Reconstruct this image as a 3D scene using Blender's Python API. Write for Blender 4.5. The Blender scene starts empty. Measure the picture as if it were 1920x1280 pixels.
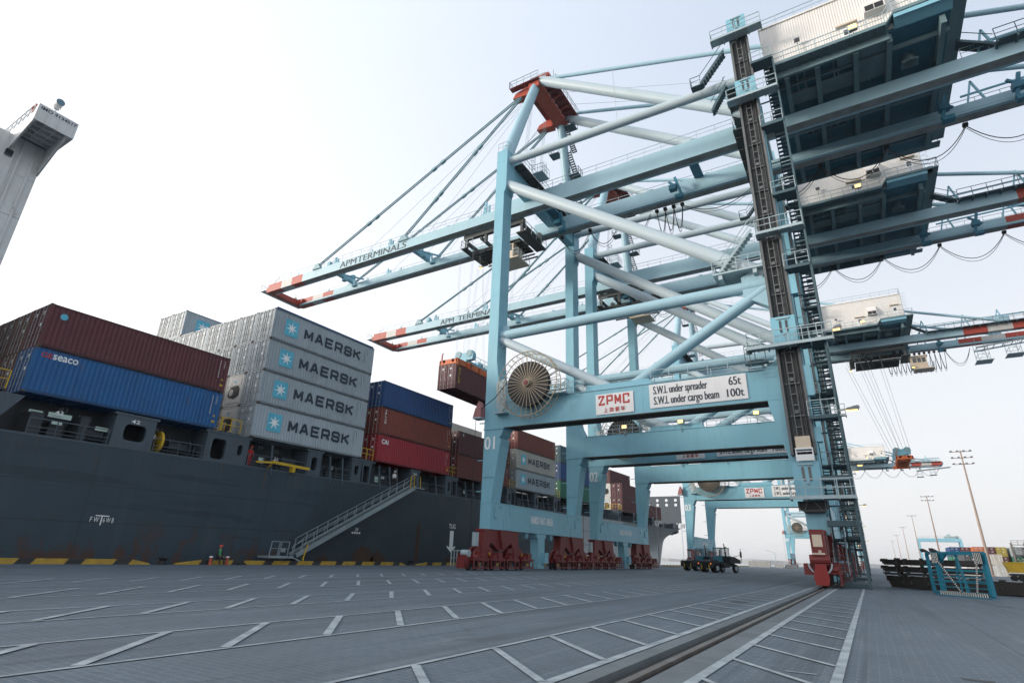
import bpy, bmesh, math, random
from mathutils import Vector, Matrix
from math import radians, sin, cos, pi, sqrt

rnd = random.Random(7)
sc = bpy.context.scene
col = sc.collection

# ------------------------------------------------------------------ camera
cam_d = bpy.data.cameras.new("camera")
cam_d.sensor_width = 36.0
cam_d.lens = 36.0 * 1038.61 / 1920.0
cam_d.clip_start = 0.1
cam_d.clip_end = 30000
cam = bpy.data.objects.new("camera", cam_d)
col.objects.link(cam)
YAW, PITCH, ROLL = 0.552183, 0.368023, -0.0323215
_f = Vector((-sin(YAW)*cos(PITCH), cos(YAW)*cos(PITCH), sin(PITCH)))
_r = Vector((cos(YAW), sin(YAW), 0))
_d = _f.cross(_r)
_r2 = _r*cos(ROLL) + _d*sin(ROLL)
_d2 = -_r*sin(ROLL) + _d*cos(ROLL)
_m = Matrix((( _r2.x, -_d2.x, -_f.x), (_r2.y, -_d2.y, -_f.y), (_r2.z, -_d2.z, -_f.z)))
cam.matrix_world = Matrix.Translation((0, 0, 1.25)) @ _m.to_4x4()
sc.camera = cam

# ------------------------------------------------------------------ light
SUN_AZ = Vector((-0.80, -0.60))         # horizontal direction towards the sun
SUN_EL = radians(13.0)
sun_d = bpy.data.lights.new("sun", 'SUN')
sun_d.energy = 1.25
sun_d.angle = radians(11.0)
sun_d.color = (1.0, 0.91, 0.80)
sun = bpy.data.objects.new("sun", sun_d)
col.objects.link(sun)
_h = SUN_AZ.normalized()
_sd = Vector((_h.x*cos(SUN_EL), _h.y*cos(SUN_EL), sin(SUN_EL)))
sun.rotation_euler = _sd.to_track_quat('Z', 'Y').to_euler()
sun.location = _sd*200

w = bpy.data.worlds.new("World")
sc.world = w
w.use_nodes = True
wn, wl = w.node_tree.nodes, w.node_tree.links
wn.clear()
sky = wn.new('ShaderNodeTexSky')
sky.sky_type = 'NISHITA'
sky.sun_disc = False
sky.sun_elevation = SUN_EL
sky.sun_rotation = math.atan2(_h.x, _h.y)
sky.air_density = 1.0
sky.dust_density = 6.0
sky.ozone_density = 1.0
hsv = wn.new('ShaderNodeHueSaturation')
hsv.inputs['Saturation'].default_value = 0.55
# milky coastal haze: paler towards the horizon and towards the sun
tcw = wn.new('ShaderNodeTexCoord')
sepw = wn.new('ShaderNodeSeparateXYZ'); wl.new(tcw.outputs['Generated'], sepw.inputs[0])
hr = wn.new('ShaderNodeMapRange'); hr.interpolation_type = 'SMOOTHSTEP'
wl.new(sepw.outputs['Z'], hr.inputs[0]); hr.inputs[1].default_value = 0.0; hr.inputs[2].default_value = 0.85
hz = wn.new('ShaderNodeMix'); hz.data_type = 'RGBA'
wl.new(hr.outputs[0], hz.inputs[0])
hz.inputs[6].default_value = (3.28, 3.31, 3.38, 1)
hz.inputs[7].default_value = (2.08, 2.42, 2.95, 1)
dotw = wn.new('ShaderNodeVectorMath'); dotw.operation = 'DOT_PRODUCT'
wl.new(tcw.outputs['Generated'], dotw.inputs[0]); dotw.inputs[1].default_value = tuple(_sd)
gr = wn.new('ShaderNodeMapRange'); gr.interpolation_type = 'SMOOTHSTEP'
wl.new(dotw.outputs['Value'], gr.inputs[0]); gr.inputs[1].default_value = -0.55; gr.inputs[2].default_value = 1.0
gl = wn.new('ShaderNodeMix'); gl.data_type = 'RGBA'; gl.blend_type = 'ADD'
wl.new(gr.outputs[0], gl.inputs[0]); wl.new(hz.outputs[2], gl.inputs[6]); gl.inputs[7].default_value = (1.8, 1.68, 1.55, 1)
mx = wn.new('ShaderNodeMix'); mx.data_type = 'RGBA'; mx.inputs[0].default_value = 0.85
bg = wn.new('ShaderNodeBackground')
bg.inputs['Strength'].default_value = 0.12
wo = wn.new('ShaderNodeOutputWorld')
wl.new(sky.outputs[0], hsv.inputs['Color'])
wl.new(hsv.outputs[0], mx.inputs[6]); wl.new(gl.outputs[2], mx.inputs[7])
wl.new(mx.outputs[2], bg.inputs['Color'])
wl.new(bg.outputs[0], wo.inputs['Surface'])

sc.view_settings.view_transform = 'Standard'
sc.view_settings.look = 'None'
sc.view_settings.gamma = 1.0
sc.view_settings.use_curve_mapping = False
sc.view_settings.exposure = 1.38
sc.render.engine = 'CYCLES'
sc.cycles.use_denoising = True
sc.cycles.max_bounces = 6

# ------------------------------------------------------------------ helpers
def V(*a):
    return Vector(a)

class MB:
    """collects polygons (with a material index) and links them as one mesh object"""
    def __init__(s):
        s.v, s.f, s.m = [], [], []
        s.done = []
    def cut(s):
        """close one piece: each piece becomes an object of its own in build_all"""
        if s.v: s.done.append((s.v, s.f, s.m)); s.v, s.f, s.m = [], [], []
    def build_all(s, name, mats, parent=None, smooth=False, origin=None):
        s.cut(); out = []
        for v, f, m in s.done:
            q = MB(); q.v, q.f, q.m = v, f, m
            out.append(q.build(name, mats, parent, smooth, origin))
        return out
    def face(s, pts, m=0):
        b = len(s.v)
        s.v += [tuple(p) for p in pts]
        s.f.append(tuple(range(b, b+len(pts)))); s.m.append(m)
    def raw(s, verts, faces, m=0):
        b = len(s.v)
        s.v += [tuple(p) for p in verts]
        for f in faces:
            s.f.append(tuple(b+i for i in f)); s.m.append(m)
    def box(s, x0, x1, y0, y1, z0, z1, m=0):
        vs = [(x0,y0,z0),(x1,y0,z0),(x1,y1,z0),(x0,y1,z0),(x0,y0,z1),(x1,y0,z1),(x1,y1,z1),(x0,y1,z1)]
        s.raw(vs, [(0,3,2,1),(4,5,6,7),(0,1,5,4),(1,2,6,5),(2,3,7,6),(3,0,4,7)], m)
    def bar(s, p, q, a, b=None, m=0, up=None):
        """rectangular bar from p to q, a wide (sideways) and b high"""
        p, q = Vector(p), Vector(q)
        b = a if b is None else b
        d = q-p
        if d.length < 1e-6: return
        d.normalize()
        u = Vector(up) if up else (Vector((0,0,1)) if abs(d.z) < .95 else Vector((0,1,0)))
        sd = d.cross(u).normalized()
        u = sd.cross(d)
        sd, u = sd*a*.5, u*b*.5
        vs = [p-sd-u, p+sd-u, p+sd+u, p-sd+u, q-sd-u, q+sd-u, q+sd+u, q-sd+u]
        s.raw(vs, [(0,3,2,1),(4,5,6,7),(0,1,5,4),(1,2,6,5),(2,3,7,6),(3,0,4,7)], m)
    def tube(s, p, q, r, n=8, r2=None, m=0, cap=True):
        p, q = Vector(p), Vector(q)
        r2 = r if r2 is None else r2
        d = (q-p)
        if d.length < 1e-6: return
        d.normalize()
        u = Vector((0,0,1)) if abs(d.z) < .95 else Vector((0,1,0))
        a = d.cross(u).normalized(); b = a.cross(d)
        vs = []
        for c, rr in ((p, r), (q, r2)):
            for i in range(n):
                t = 2*pi*i/n
                vs.append(c + a*(rr*cos(t)) + b*(rr*sin(t)))
        fs = [(i, (i+1) % n, n+(i+1) % n, n+i) for i in range(n)]
        if cap:
            fs += [tuple(range(n-1, -1, -1)), tuple(range(n, 2*n))]
        s.raw(vs, fs, m)
    def path(s, pts, r, n=6, m=0):
        for i in range(len(pts)-1):
            s.tube(pts[i], pts[i+1], r, n, m=m, cap=True)
    def prism(s, poly, ax, a, b, m=0):
        """poly: 2-D outline; ax: the axis it is extruded along ('x': (y,z); 'y': (x,z); 'z': (x,y))"""
        def P(u, v, t):
            return {'x': (t,u,v), 'y': (u,t,v), 'z': (u,v,t)}[ax]
        n = len(poly)
        vs = [P(u, v, a) for u, v in poly] + [P(u, v, b) for u, v in poly]
        fs = [tuple(range(n)), tuple(range(2*n-1, n-1, -1))]
        fs += [(i, n+i, n+(i+1) % n, (i+1) % n) for i in range(n)]
        s.raw(vs, fs, m)
    def lathe(s, c, ax, prof, n=16, m=0):
        """prof: (radius, height along ax)"""
        c = Vector(c)
        A = {'x': (V(0,1,0), V(0,0,1), V(1,0,0)), 'y': (V(0,0,1), V(1,0,0), V(0,1,0)), 'z': (V(1,0,0), V(0,1,0), V(0,0,1))}[ax]
        vs, fs = [], []
        for r, h in prof:
            for i in range(n):
                t = 2*pi*i/n
                vs.append(c + A[0]*(r*cos(t)) + A[1]*(r*sin(t)) + A[2]*h)
        for k in range(len(prof)-1):
            for i in range(n):
                j = (i+1) % n
                fs.append((k*n+i, k*n+j, (k+1)*n+j, (k+1)*n+i))
        fs.append(tuple(range(n-1, -1, -1)))
        fs.append(tuple(range((len(prof)-1)*n, len(prof)*n)))
        s.raw(vs, fs, m)
    def rail(s, pts, h=1.1, sp=1.6, r=0.022, m=0, mid=True, up=(0,0,1)):
        """hand rail along a polyline: posts, top rail and middle rail"""
        up = Vector(up)
        pts = [Vector(p) for p in pts]
        for i in range(len(pts)-1):
            p, q = pts[i], pts[i+1]
            L = (q-p).length
            k = max(1, round(L/sp))
            for j in range(k+1):
                if j == 0 and i > 0: continue
                c = p.lerp(q, j/k)
                s.bar(c, c+up*h, 2*r, 2*r, m)
            s.bar(p+up*h, q+up*h, 2.2*r, 2.2*r, m)
            if mid: s.bar(p+up*h*.52, q+up*h*.52, 1.6*r, 1.6*r, m)
    def build(s, name, mats, parent=None, smooth=False, origin=None):
        if not isinstance(mats, (list, tuple)): mats = [mats]
        o3 = Vector(origin) if origin is not None else (ORG.get(parent.name, Vector()) if parent else Vector())
        me = bpy.data.meshes.new(name)
        me.from_pydata([(v[0]-o3.x, v[1]-o3.y, v[2]-o3.z) for v in s.v], [], s.f)
        for m in mats: me.materials.append(m)
        me.polygons.foreach_set('material_index', s.m)
        bm = bmesh.new(); bm.from_mesh(me)
        bmesh.ops.recalc_face_normals(bm, faces=bm.faces)
        bm.to_mesh(me); bm.free()
        if smooth:
            me.polygons.foreach_set('use_smooth', [True]*len(me.polygons))
            bpy.context.view_layer.update()
            me.set_sharp_from_angle(angle=radians(40))
        me.update()
        ob = bpy.data.objects.new(name, me)
        col.objects.link(ob)
        if parent:
            ob.parent = parent
            ORG[ob.name] = o3
        else:
            ob.location = o3
            ORG[ob.name] = o3
        return ob

ORG = {}      # world origin used for the vertices of each object

def tag(o, label=None, cat=None, group=None, kind=None):
    if label: o['label'] = label
    if cat: o['category'] = cat
    if group: o['group'] = group
    if kind: o['kind'] = kind
    return o

def thing(name, loc, label, cat, group=None):
    o = bpy.data.objects.new(name, None)
    o.empty_display_size = .5
    o.location = loc
    col.objects.link(o)
    ORG[o.name] = Vector(loc)
    return tag(o, label, cat, group)

def copy_tree(o, parent=None, skip=()):
    c = o.copy(); col.objects.link(c)
    c.parent = parent
    for ch in list(o.children):
        if ch.name.split('.')[0] in skip: continue
        copy_tree(ch, c, skip)
    return c

_tc = {}
def text_geo(body, bold=0.0):
    k = (body, bold)
    if k in _tc: return _tc[k]
    cu = bpy.data.curves.new('t', 'FONT')
    cu.body = body; cu.size = 1.0; cu.offset = bold; cu.resolution_u = 3
    ob = bpy.data.objects.new('t', cu); col.objects.link(ob)
    bpy.context.view_layer.update()
    dg = bpy.context.evaluated_depsgraph_get()
    me = bpy.data.meshes.new_from_object(ob.evaluated_get(dg))
    vs = [v.co.copy() for v in me.vertices]
    fs = [tuple(p.vertices) for p in me.polygons]
    bpy.data.objects.remove(ob); bpy.data.curves.remove(cu); bpy.data.meshes.remove(me)
    xs = [v.x for v in vs] or [0]; ys = [v.y for v in vs] or [0]
    _tc[k] = (vs, fs, min(xs), max(xs), min(ys), max(ys))
    return _tc[k]

def add_text(mb, body, o, ux, uy, width, height, m=0, bold=0.0, fat=0.0):
    """lettering whose bounding box is width x height with its lower left corner at o"""
    vs, fs, x0, x1, y0, y1 = text_geo(body, bold)
    if not vs: return
    o, ux, uy = Vector(o), Vector(ux), Vector(uy)
    sx = width/max(x1-x0, 1e-6); sy = height/max(y1-y0, 1e-6)
    nz = ux.cross(uy).normalized()
    for k, dx in enumerate((-fat, 0, fat) if fat else (0,)):      # heavier strokes: the same letters set three times, a hair apart
        mb.raw([o + ux*((v.x-x0)*sx+dx) + uy*((v.y-y0)*sy) + nz*(.0015*k) for v in vs], fs, m)

# ------------------------------------------------------------------ materials
def lin(r, g, b):
    f = lambda c: (c/255/12.92) if c/255 <= .04045 else ((c/255+.055)/1.055)**2.4
    return (f(r), f(g), f(b))

def mat(name, c, rough=.55, metal=0.0, dirt=.35, dirt_col=None, scale=.7, streak=.35, bump=0.0, spec=.4, speck=0.0, rust=0.0, vary=0.0):
    """painted / weathered surface: base colour, cloudy wear, vertical streaks, specks, rust patches"""
    M = bpy.data.materials.new(name); M.use_nodes = True
    nt = M.node_tree; N, L = nt.nodes, nt.links
    P = N['Principled BSDF']
    P.inputs['Roughness'].default_value = rough
    P.inputs['Metallic'].default_value = metal
    P.inputs['Specular IOR Level'].default_value = spec
    tc0 = N.new('ShaderNodeTexCoord')
    oi = N.new('ShaderNodeObjectInfo')          # every object gets its own piece of the wear pattern
    om = N.new('ShaderNodeVectorMath'); om.operation = 'SCALE'; om.inputs[0].default_value = (37.0, 61.0, 13.0)
    L.new(oi.outputs['Random'], om.inputs['Scale'])
    oa = N.new('ShaderNodeVectorMath'); oa.operation = 'ADD'
    L.new(tc0.outputs['Object'], oa.inputs[0]); L.new(om.outputs[0], oa.inputs[1])
    class tc: outputs = {'Object': oa.outputs[0]}
    def noise(sc_, det=4, rg=.6, vec=None, stretch=None):
        mp = N.new('ShaderNodeMapping')
        L.new(tc.outputs['Object'], mp.inputs[0])
        if stretch: mp.inputs['Scale'].default_value = stretch
        n = N.new('ShaderNodeTexNoise'); n.inputs['Scale'].default_value = sc_
        n.inputs['Detail'].default_value = det; n.inputs['Roughness'].default_value = rg
        L.new(mp.outputs[0], n.inputs['Vector'])
        return n.outputs['Fac']
    def ramp(src, a, b):
        r = N.new('ShaderNodeMapRange'); r.inputs[1].default_value = a; r.inputs[2].default_value = b
        L.new(src, r.inputs[0]); return r.outputs[0]
    def mul(src, k):
        x = N.new('ShaderNodeMath'); x.operation = 'MULTIPLY'; L.new(src, x.inputs[0]); x.inputs[1].default_value = k
        return x.outputs[0]
    dc = dirt_col or tuple(x*.45+.01 for x in c)
    cur = None
    def mix(fac, colr):
        nonlocal cur
        x = N.new('ShaderNodeMix'); x.data_type = 'RGBA'
        L.new(fac, x.inputs[0])
        if cur is None: x.inputs[6].default_value = (*c, 1)
        else: L.new(cur, x.inputs[6])
        x.inputs[7].default_value = (*colr, 1)
        cur = x.outputs[2]
    if dirt: mix(mul(ramp(noise(scale), .38, .78), dirt), dc)
    if streak: mix(mul(ramp(noise(2.2, 3, .6, stretch=(1.6, 1.6, .12)), .48, .80), streak), dc)
    if speck: mix(mul(ramp(noise(14, 2, .5), .66, .74), speck), tuple(x*.35 for x in c))
    if rust: mix(mul(ramp(noise(1.3, 6, .7, stretch=(1, 1, .45)), .60, .70), rust), (.13, .055, .03))
    if vary and cur is not None:
        hv_ = N.new('ShaderNodeHueSaturation')
        vr = N.new('ShaderNodeMapRange'); vr.inputs[3].default_value = 1-vary; vr.inputs[4].default_value = 1+vary*.7
        L.new(oi.outputs['Random'], vr.inputs[0]); L.new(vr.outputs[0], hv_.inputs['Value'])
        L.new(cur, hv_.inputs['Color']); cur = hv_.outputs[0]
    if cur is None: P.inputs['Base Color'].default_value = (*c, 1)
    else: L.new(cur, P.inputs['Base Color'])
    if bump:
        b = N.new('ShaderNodeBump'); b.inputs['Strength'].default_value = bump; b.inputs['Distance'].default_value = .02
        L.new(noise(1.2, 3, .5), b.inputs['Height']); L.new(b.outputs[0], P.inputs['Normal'])
    return M

def emit(name, c, s):
    M = bpy.data.materials.new(name); M.use_nodes = True
    P = M.node_tree.nodes['Principled BSDF']
    P.inputs['Base Color'].default_value = (*c, 1)
    P.inputs['Emission Color'].default_value = (*c, 1)
    P.inputs['Emission Strength'].default_value = s
    return M

CB = (.205, .445, .545)
m_blue = mat('crane blue paint', CB, .45, dirt=.42, dirt_col=(.15,.31,.37), scale=.30, streak=.38, speck=.6, bump=.10, rust=.10)
m_bluedk = mat('deep blue paint', (.03,.18,.26), .5, dirt=.4, streak=.3)
m_girder = mat('sun bleached girder paint', (.33,.50,.57), .45, dirt=.30, dirt_col=(.24,.36,.40), scale=.4, streak=.2, speck=.3)
m_tie = mat('faded brace paint', (.30,.47,.55), .45, dirt=.30, dirt_col=(.22,.34,.38), scale=.5, streak=.15)
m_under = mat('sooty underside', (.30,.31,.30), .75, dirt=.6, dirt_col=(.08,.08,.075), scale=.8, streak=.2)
m_beam_under = mat('dark beam underside', (.045,.042,.038), .8, dirt=.5, dirt_col=(.09,.06,.04), streak=0, scale=1.5)  # brown-black tone for the underside flange of the portal beams
m_pipe = mat('pale brace paint', (.42,.51,.555), .45, dirt=.30, dirt_col=(.38,.44,.45), scale=.5, streak=.15)
m_rodp = mat('stay rod paint', (.22,.36,.40), .5, dirt=.3)
m_galv = mat('galvanised steel', (.36,.45,.48), .5, .2, dirt=.4, streak=.2)
m_stair = mat('stair steel', (.065,.115,.135), .6, .2, dirt=.5, streak=.3)
m_grate = mat('walkway grating', (.06,.065,.065), .8, .1, dirt=.5)
m_dusty = mat('dusty mast steel', (.058,.064,.066), .75, .1, dirt=.6, dirt_col=(.035,.036,.036), scale=1.1, streak=.6, rust=.12)
m_dustrail = mat('dusty guide rail', (.135,.145,.15), .65, .1, dirt=.5, streak=.5, rust=.15)
m_redb = mat('bogie red paint', (.165,.022,.022), .5, dirt=.45, dirt_col=(.09,.02,.02), streak=.4)
m_redapex = mat('apex red paint', (.38,.065,.038), .5, dirt=.3, streak=.3)
m_bandr = mat('band red paint', (.37,.05,.030), .5, dirt=.3)
m_bandw = mat('band white paint', (.50,.49,.47), .5, dirt=.3)
m_house = mat('house cladding', (.70,.685,.66), .55, dirt=.16, dirt_col=(.60,.52,.42), scale=.3, streak=.25)
m_houseb = mat('house base plate', (.14,.225,.25), .6, dirt=.5, streak=.1)
m_teal = mat('recess teal', (.025,.14,.20), .6, dirt=.4)
m_white = mat('white paint', (.78,.78,.77), .5, dirt=.2, streak=.2)
m_signw = mat('sign white', (.74,.74,.74), .5, dirt=.15, streak=.15)
m_signr = mat('sign red', (.42,.045,.04), .5, dirt=.2)
m_ink = mat('lettering dark', (.035,.045,.06), .6, dirt=.2)
m_inkg = mat('lettering slate', (.045,.06,.08), .6, dirt=.2)
m_letw = mat('lettering white', (.80,.83,.84), .6, dirt=.15)
m_reel = mat('reel tan steel', (.40,.34,.25), .5, .25, dirt=.4)
m_cable = mat('black cable', (.015,.016,.018), .6, dirt=.2, streak=0)
m_reelc = mat('reel cable grey', (.27,.27,.265), .6, dirt=.4, streak=0, scale=3)
m_rope = mat('wire rope', (.34,.36,.38), .5, .3, dirt=.2, streak=0)
m_cream = mat('cream paint', (.62,.52,.40), .55, dirt=.35, streak=.35)
m_orange = mat('spreader orange', (.58,.12,.025), .5, dirt=.4, dirt_col=(.18,.05,.02), streak=.4)
m_glass = mat('dark glass', (.02,.03,.035), .08, dirt=0, streak=0, spec=.8)
m_lamp = emit('lit lamp', (1.0,.60,.17), 1.3)
m_lampoff = mat('lamp housing', (.18,.19,.20), .4, .3, dirt=.2)
m_black = mat('dark gear', (.02,.022,.024), .7, dirt=.3)
m_yellow = mat('safety yellow', (.55,.36,.02), .55, dirt=.35, streak=.3)
m_conc = mat('concrete', (.33,.33,.32), .85, dirt=.4, streak=.3)
# ================================================================== ground, water, markings
def ground_mat():
    M = bpy.data.materials.new('paver ground'); M.use_nodes = True
    nt = M.node_tree; N, L = nt.nodes, nt.links
    P = N['Principled BSDF']; P.inputs['Roughness'].default_value = .72
    P.inputs['Specular IOR Level'].default_value = .35
    tc = N.new('ShaderNodeTexCoord')
    def mp(scale, rot=0):
        m = N.new('ShaderNodeMapping'); m.inputs['Scale'].default_value = scale; m.inputs['Rotation'].default_value = (0,0,rot)
        L.new(tc.outputs['Object'], m.inputs[0]); return m.outputs[0]
    br = N.new('ShaderNodeTexBrick')
    br.inputs['Scale'].default_value = 1.0
    br.inputs['Brick Width'].default_value = .24; br.inputs['Row Height'].default_value = .12
    br.inputs['Mortar Size'].default_value = .009; br.inputs['Mortar Smooth'].default_value = .3
    br.inputs['Color1'].default_value = (.074,.105,.133,1); br.inputs['Color2'].default_value = (.094,.128,.158,1)
    br.inputs['Mortar'].default_value = (.150,.180,.205,1)
    L.new(mp((1,1,1)), br.inputs['Vector'])
    def noise(vec, s, d=5, r=.6):
        n = N.new('ShaderNodeTexNoise'); n.inputs['Scale'].default_value = s; n.inputs['Detail'].default_value = d; n.inputs['Roughness'].default_value = r
        L.new(vec, n.inputs['Vector']); return n.outputs['Fac']
    def rng(src, a, b, c=0, d=1):
        r = N.new('ShaderNodeMapRange'); 
        for i, x in enumerate((a, b, c, d)): r.inputs[i+1].default_value = x
        L.new(src, r.inputs[0]); return r.outputs[0]
    def mixm(a, fac, colr, mode='MIX'):
        x = N.new('ShaderNodeMix'); x.data_type = 'RGBA'; x.blend_type = mode
        L.new(fac, x.inputs[0]); L.new(a, x.inputs[6]); x.inputs[7].default_value = (*colr, 1); return x.outputs[2]
    c = br.outputs['Color']
    c = mixm(c, rng(noise(mp((1,1,1)), .35), .42, .72, 0, .45), (.066,.083,.10))       # cloudy stains
    c = mixm(c, rng(noise(mp((.55,.02,1)), 1.6, 4), .50, .68, 0, .60), (.046,.058,.070))   # tyre lanes
    c = mixm(c, rng(noise(mp((1.6,.09,1)), 2.3, 5), .55, .72, 0, .45), (.175,.20,.22))   # dusty streaks
    c = mixm(c, rng(noise(mp((1,1,1)), 9, 6, .75), .50, .80, 0, .50), (.05,.064,.078))    # grain
    c = mixm(c, rng(noise(mp((1,1,1)), 42, 3, .7), .52, .72, 0, .45), (.20,.23,.25))    # light grit
    c = mixm(c, rng(noise(mp((1,1,1)), 70, 3, .7), .54, .74, 0, .55), (.03,.042,.055))    # dark grit
    c = mixm(c, rng(noise(mp((.9,.012,1)), 3.1, 3), .60, .68, 0, .5), (.036,.046,.056))    # narrow tyre marks
    c = mixm(c, rng(noise(mp((.5,.25,1)), .8, 4), .64, .69, 0, .65), (.055,.062,.07))    # oil spots
    L.new(c, P.inputs['Base Color'])
    b = N.new('ShaderNodeBump'); b.inputs['Strength'].default_value = .35; b.inputs['Distance'].default_value = .012
    mm = N.new('ShaderNodeMath'); mm.operation = 'SUBTRACT'
    L.new(noise(mp((1,1,1)), 30, 4), mm.inputs[0]); L.new(br.outputs['Fac'], mm.inputs[1])
    L.new(mm.outputs[0], b.inputs['Height']); L.new(b.outputs[0], P.inputs['Normal'])
    return M
m_ground = ground_mat()

QX = -40.25          # quay edge
g = MB()             # quay surface with the rail slot left open
SL, SR = -2.80, -2.34
def sheet(mb, x0, x1, y0, y1, z):
    mb.face([(x0,y0,z),(x1,y0,z),(x1,y1,z),(x0,y1,z)])
sheet(g, QX, SL, -60, 1600, 0)
sheet(g, SR, 1500, -60, 1600, 0)
g.face([(SL,-60,0),(SL,1600,0),(SL,1600,-.16),(SL,-60,-.16)])
g.face([(SR,-60,0),(SR,1600,0),(SR,1600,-.16),(SR,-60,-.16)])
sheet(g, SL, SR, -60, 1600, -.16)
g.face([(QX,-60,0),(QX,1600,0),(QX,1600,-5),(QX,-60,-5)])
g.face([(QX,1600,0),(1500,1600,0),(1500,1600,-5),(QX,1600,-5)])
tag(g.build('ground', m_ground), kind='structure')

m_strip = mat('slot concrete', (.125,.148,.162), .85, dirt=.7, dirt_col=(.06,.07,.078), scale=1.6, streak=0, speck=.5)
s = MB()
s.box(-3.05, SL+.001, -60, 900, -.1, .006)
s.box(SR-.001, -1.96, -60, 900, -.1, .006)
tag(s.build('rail_slot_edging', m_strip), kind='structure')
m_slot = mat('slot dirt', (.05,.052,.05), .9, dirt=.7, dirt_col=(.062,.064,.062), scale=3, streak=0)
s = MB(); s.box(SL+.004, SR-.004, -60, 900, -.2, -.075)
tag(s.build('rail_slot_bed', m_slot), kind='structure')
m_rail = mat('polished rail', (.20,.185,.175), .45, .6, dirt=.6, dirt_col=(.08,.066,.056), scale=2, streak=0)
def rail_prof(xc):
    return [(xc-.085,-.118),(xc+.085,-.118),(xc+.085,-.10),(xc+.03,-.085),(xc+.03,-.05),(xc+.05,-.04),(xc+.05,.012),(xc-.05,.012),(xc-.05,-.04),(xc-.03,-.05),(xc-.03,-.085),(xc-.085,-.10)]
r = MB(); r.prism(rail_prof(-2.50), 'y', -60, 900)
tag(r.build('crane_rail', m_rail), kind='structure')
r = MB(); r.box(-28.72, -28.62, -60, 900, -.05, .012)
tag(r.build('crane_rail', m_rail), kind='structure')

def paint_mat():
    return mat('road paint', (.33,.38,.405), .7, dirt=.9, dirt_col=(.11,.138,.16), scale=2.6, streak=0, speck=.6)
m_paint = paint_mat()
k = MB()
Z = .010
def strip(x, wd, y0, y1): sheet(k, x-wd/2, x+wd/2, y0, y1, Z)
for x, wd in ((-3.14,.13),(-1.90,.13),(-.55,.12),(-4.83,.075),(-7.40,.075),(-9.37,.075),(-11.93,.075),(-13.86,.075),(-16.86,.08),(-19.38,.08),(-22.2,.09),(-24.6,.09)):
    strip(x, wd, -20, 620 if x > -2 else 420)
def ticks(xl, xr, y_left, dy, step, n0, n1, wd=.11):
    for i in range(n0, n1):
        y = y_left + i*step
        a, b = V(xl+.05, y, Z+.004), V(xr-.05, y-dy, Z+.004)
        d = (b-a).normalized(); p = V(-d.y, d.x, 0)*wd/2
        k.face([a-p, b-p, b+p, a+p])
ticks(-4.83, -3.14, 9.30, 1.56, 1.735, -6, 110)
ticks(-9.37, -7.40, 5.43, 2.0, 1.715, -6, 95, .13)
ticks(-13.86, -11.93, 8.40, 2.0, 1.72, -8, 80, .13)
ticks(-19.38, -16.86, 10.21, 2.4, 1.80, -8, 70, .13)
ticks(-24.6, -22.2, 9.9, 2.3, 1.80, -4, 60, .13)
ticks(-1.90, -.55, 9.10, 1.40, 1.735, -6, 110, .09)
for x, y, lx, ly in ((-13.2,52,3.2,.30),(-9.4,56,2.2,.3),(-7.8,55,1.6,.3),(-16,64,3.6,.3),(-.95,8.6,.35,.05)):
    sheet(k, x-lx/2, x+lx/2, y-ly/2, y+ly/2, Z)
tag(k.build('road_markings', m_paint), kind='structure')
m_patch = mat('tar patch', (.06,.066,.07), .8, dirt=.4, streak=0)
k = MB()
for x, y, a, b in ((4.15,29.5,.30,.20),(-4.1,22.0,.25,.5),(.9,9.6,.16,.10)):
    k.face([(x+a*cos(t)*(1+.2*sin(3*t)), y+b*sin(t)*(1+.25*cos(2*t)), .005) for t in [2*pi*i/18 for i in range(18)]])
tag(k.build('ground_patches', m_patch), kind='structure')

# water
def water_mat():
    M = bpy.data.materials.new('sea water'); M.use_nodes = True
    nt = M.node_tree; N, L = nt.nodes, nt.links; P = N['Principled BSDF']
    P.inputs['Base Color'].default_value = (.05,.10,.12,1); P.inputs['Roughness'].default_value = .18
    tc = N.new('ShaderNodeTexCoord'); n = N.new('ShaderNodeTexNoise'); n.inputs['Scale'].default_value = .35; n.inputs['Detail'].default_value = 6
    L.new(tc.outputs['Object'], n.inputs['Vector'])
    b = N.new('ShaderNodeBump'); b.inputs['Strength'].default_value = .6; b.inputs['Distance'].default_value = .3
    L.new(n.outputs['Fac'], b.inputs['Height']); L.new(b.outputs[0], P.inputs['Normal'])
    return M
wt = MB(); sheet(wt, -9000, 9000, -300, 12000, -3.0)
tag(wt.build('water', water_mat()), kind='structure')
m_shore = mat('hazy shore', (.34,.36,.37), .9, dirt=.3, scale=.01, streak=0)
sh = MB()
pts = []
for i in range(61):
    x = -2600 + i*70
    pts.append((x, 6 + 12*abs(sin(i*.37))*abs(cos(i*.11)) + 5*rnd.random()))
for i in range(60):
    (xa, za), (xb, zb) = pts[i], pts[i+1]
    ya, yb = 3200 + 40*sin(i), 3200 + 40*sin(i+1)
    sh.face([(xa,ya,-4),(xb,yb,-4),(xb,yb,zb),(xa,ya,za)])
    sh.face([(xa,ya,za),(xb,yb,zb),(xb,yb+300,zb*.6),(xa,ya+300,za*.6)])
tag(sh.build('far_shore', m_shore), kind='structure')

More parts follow.
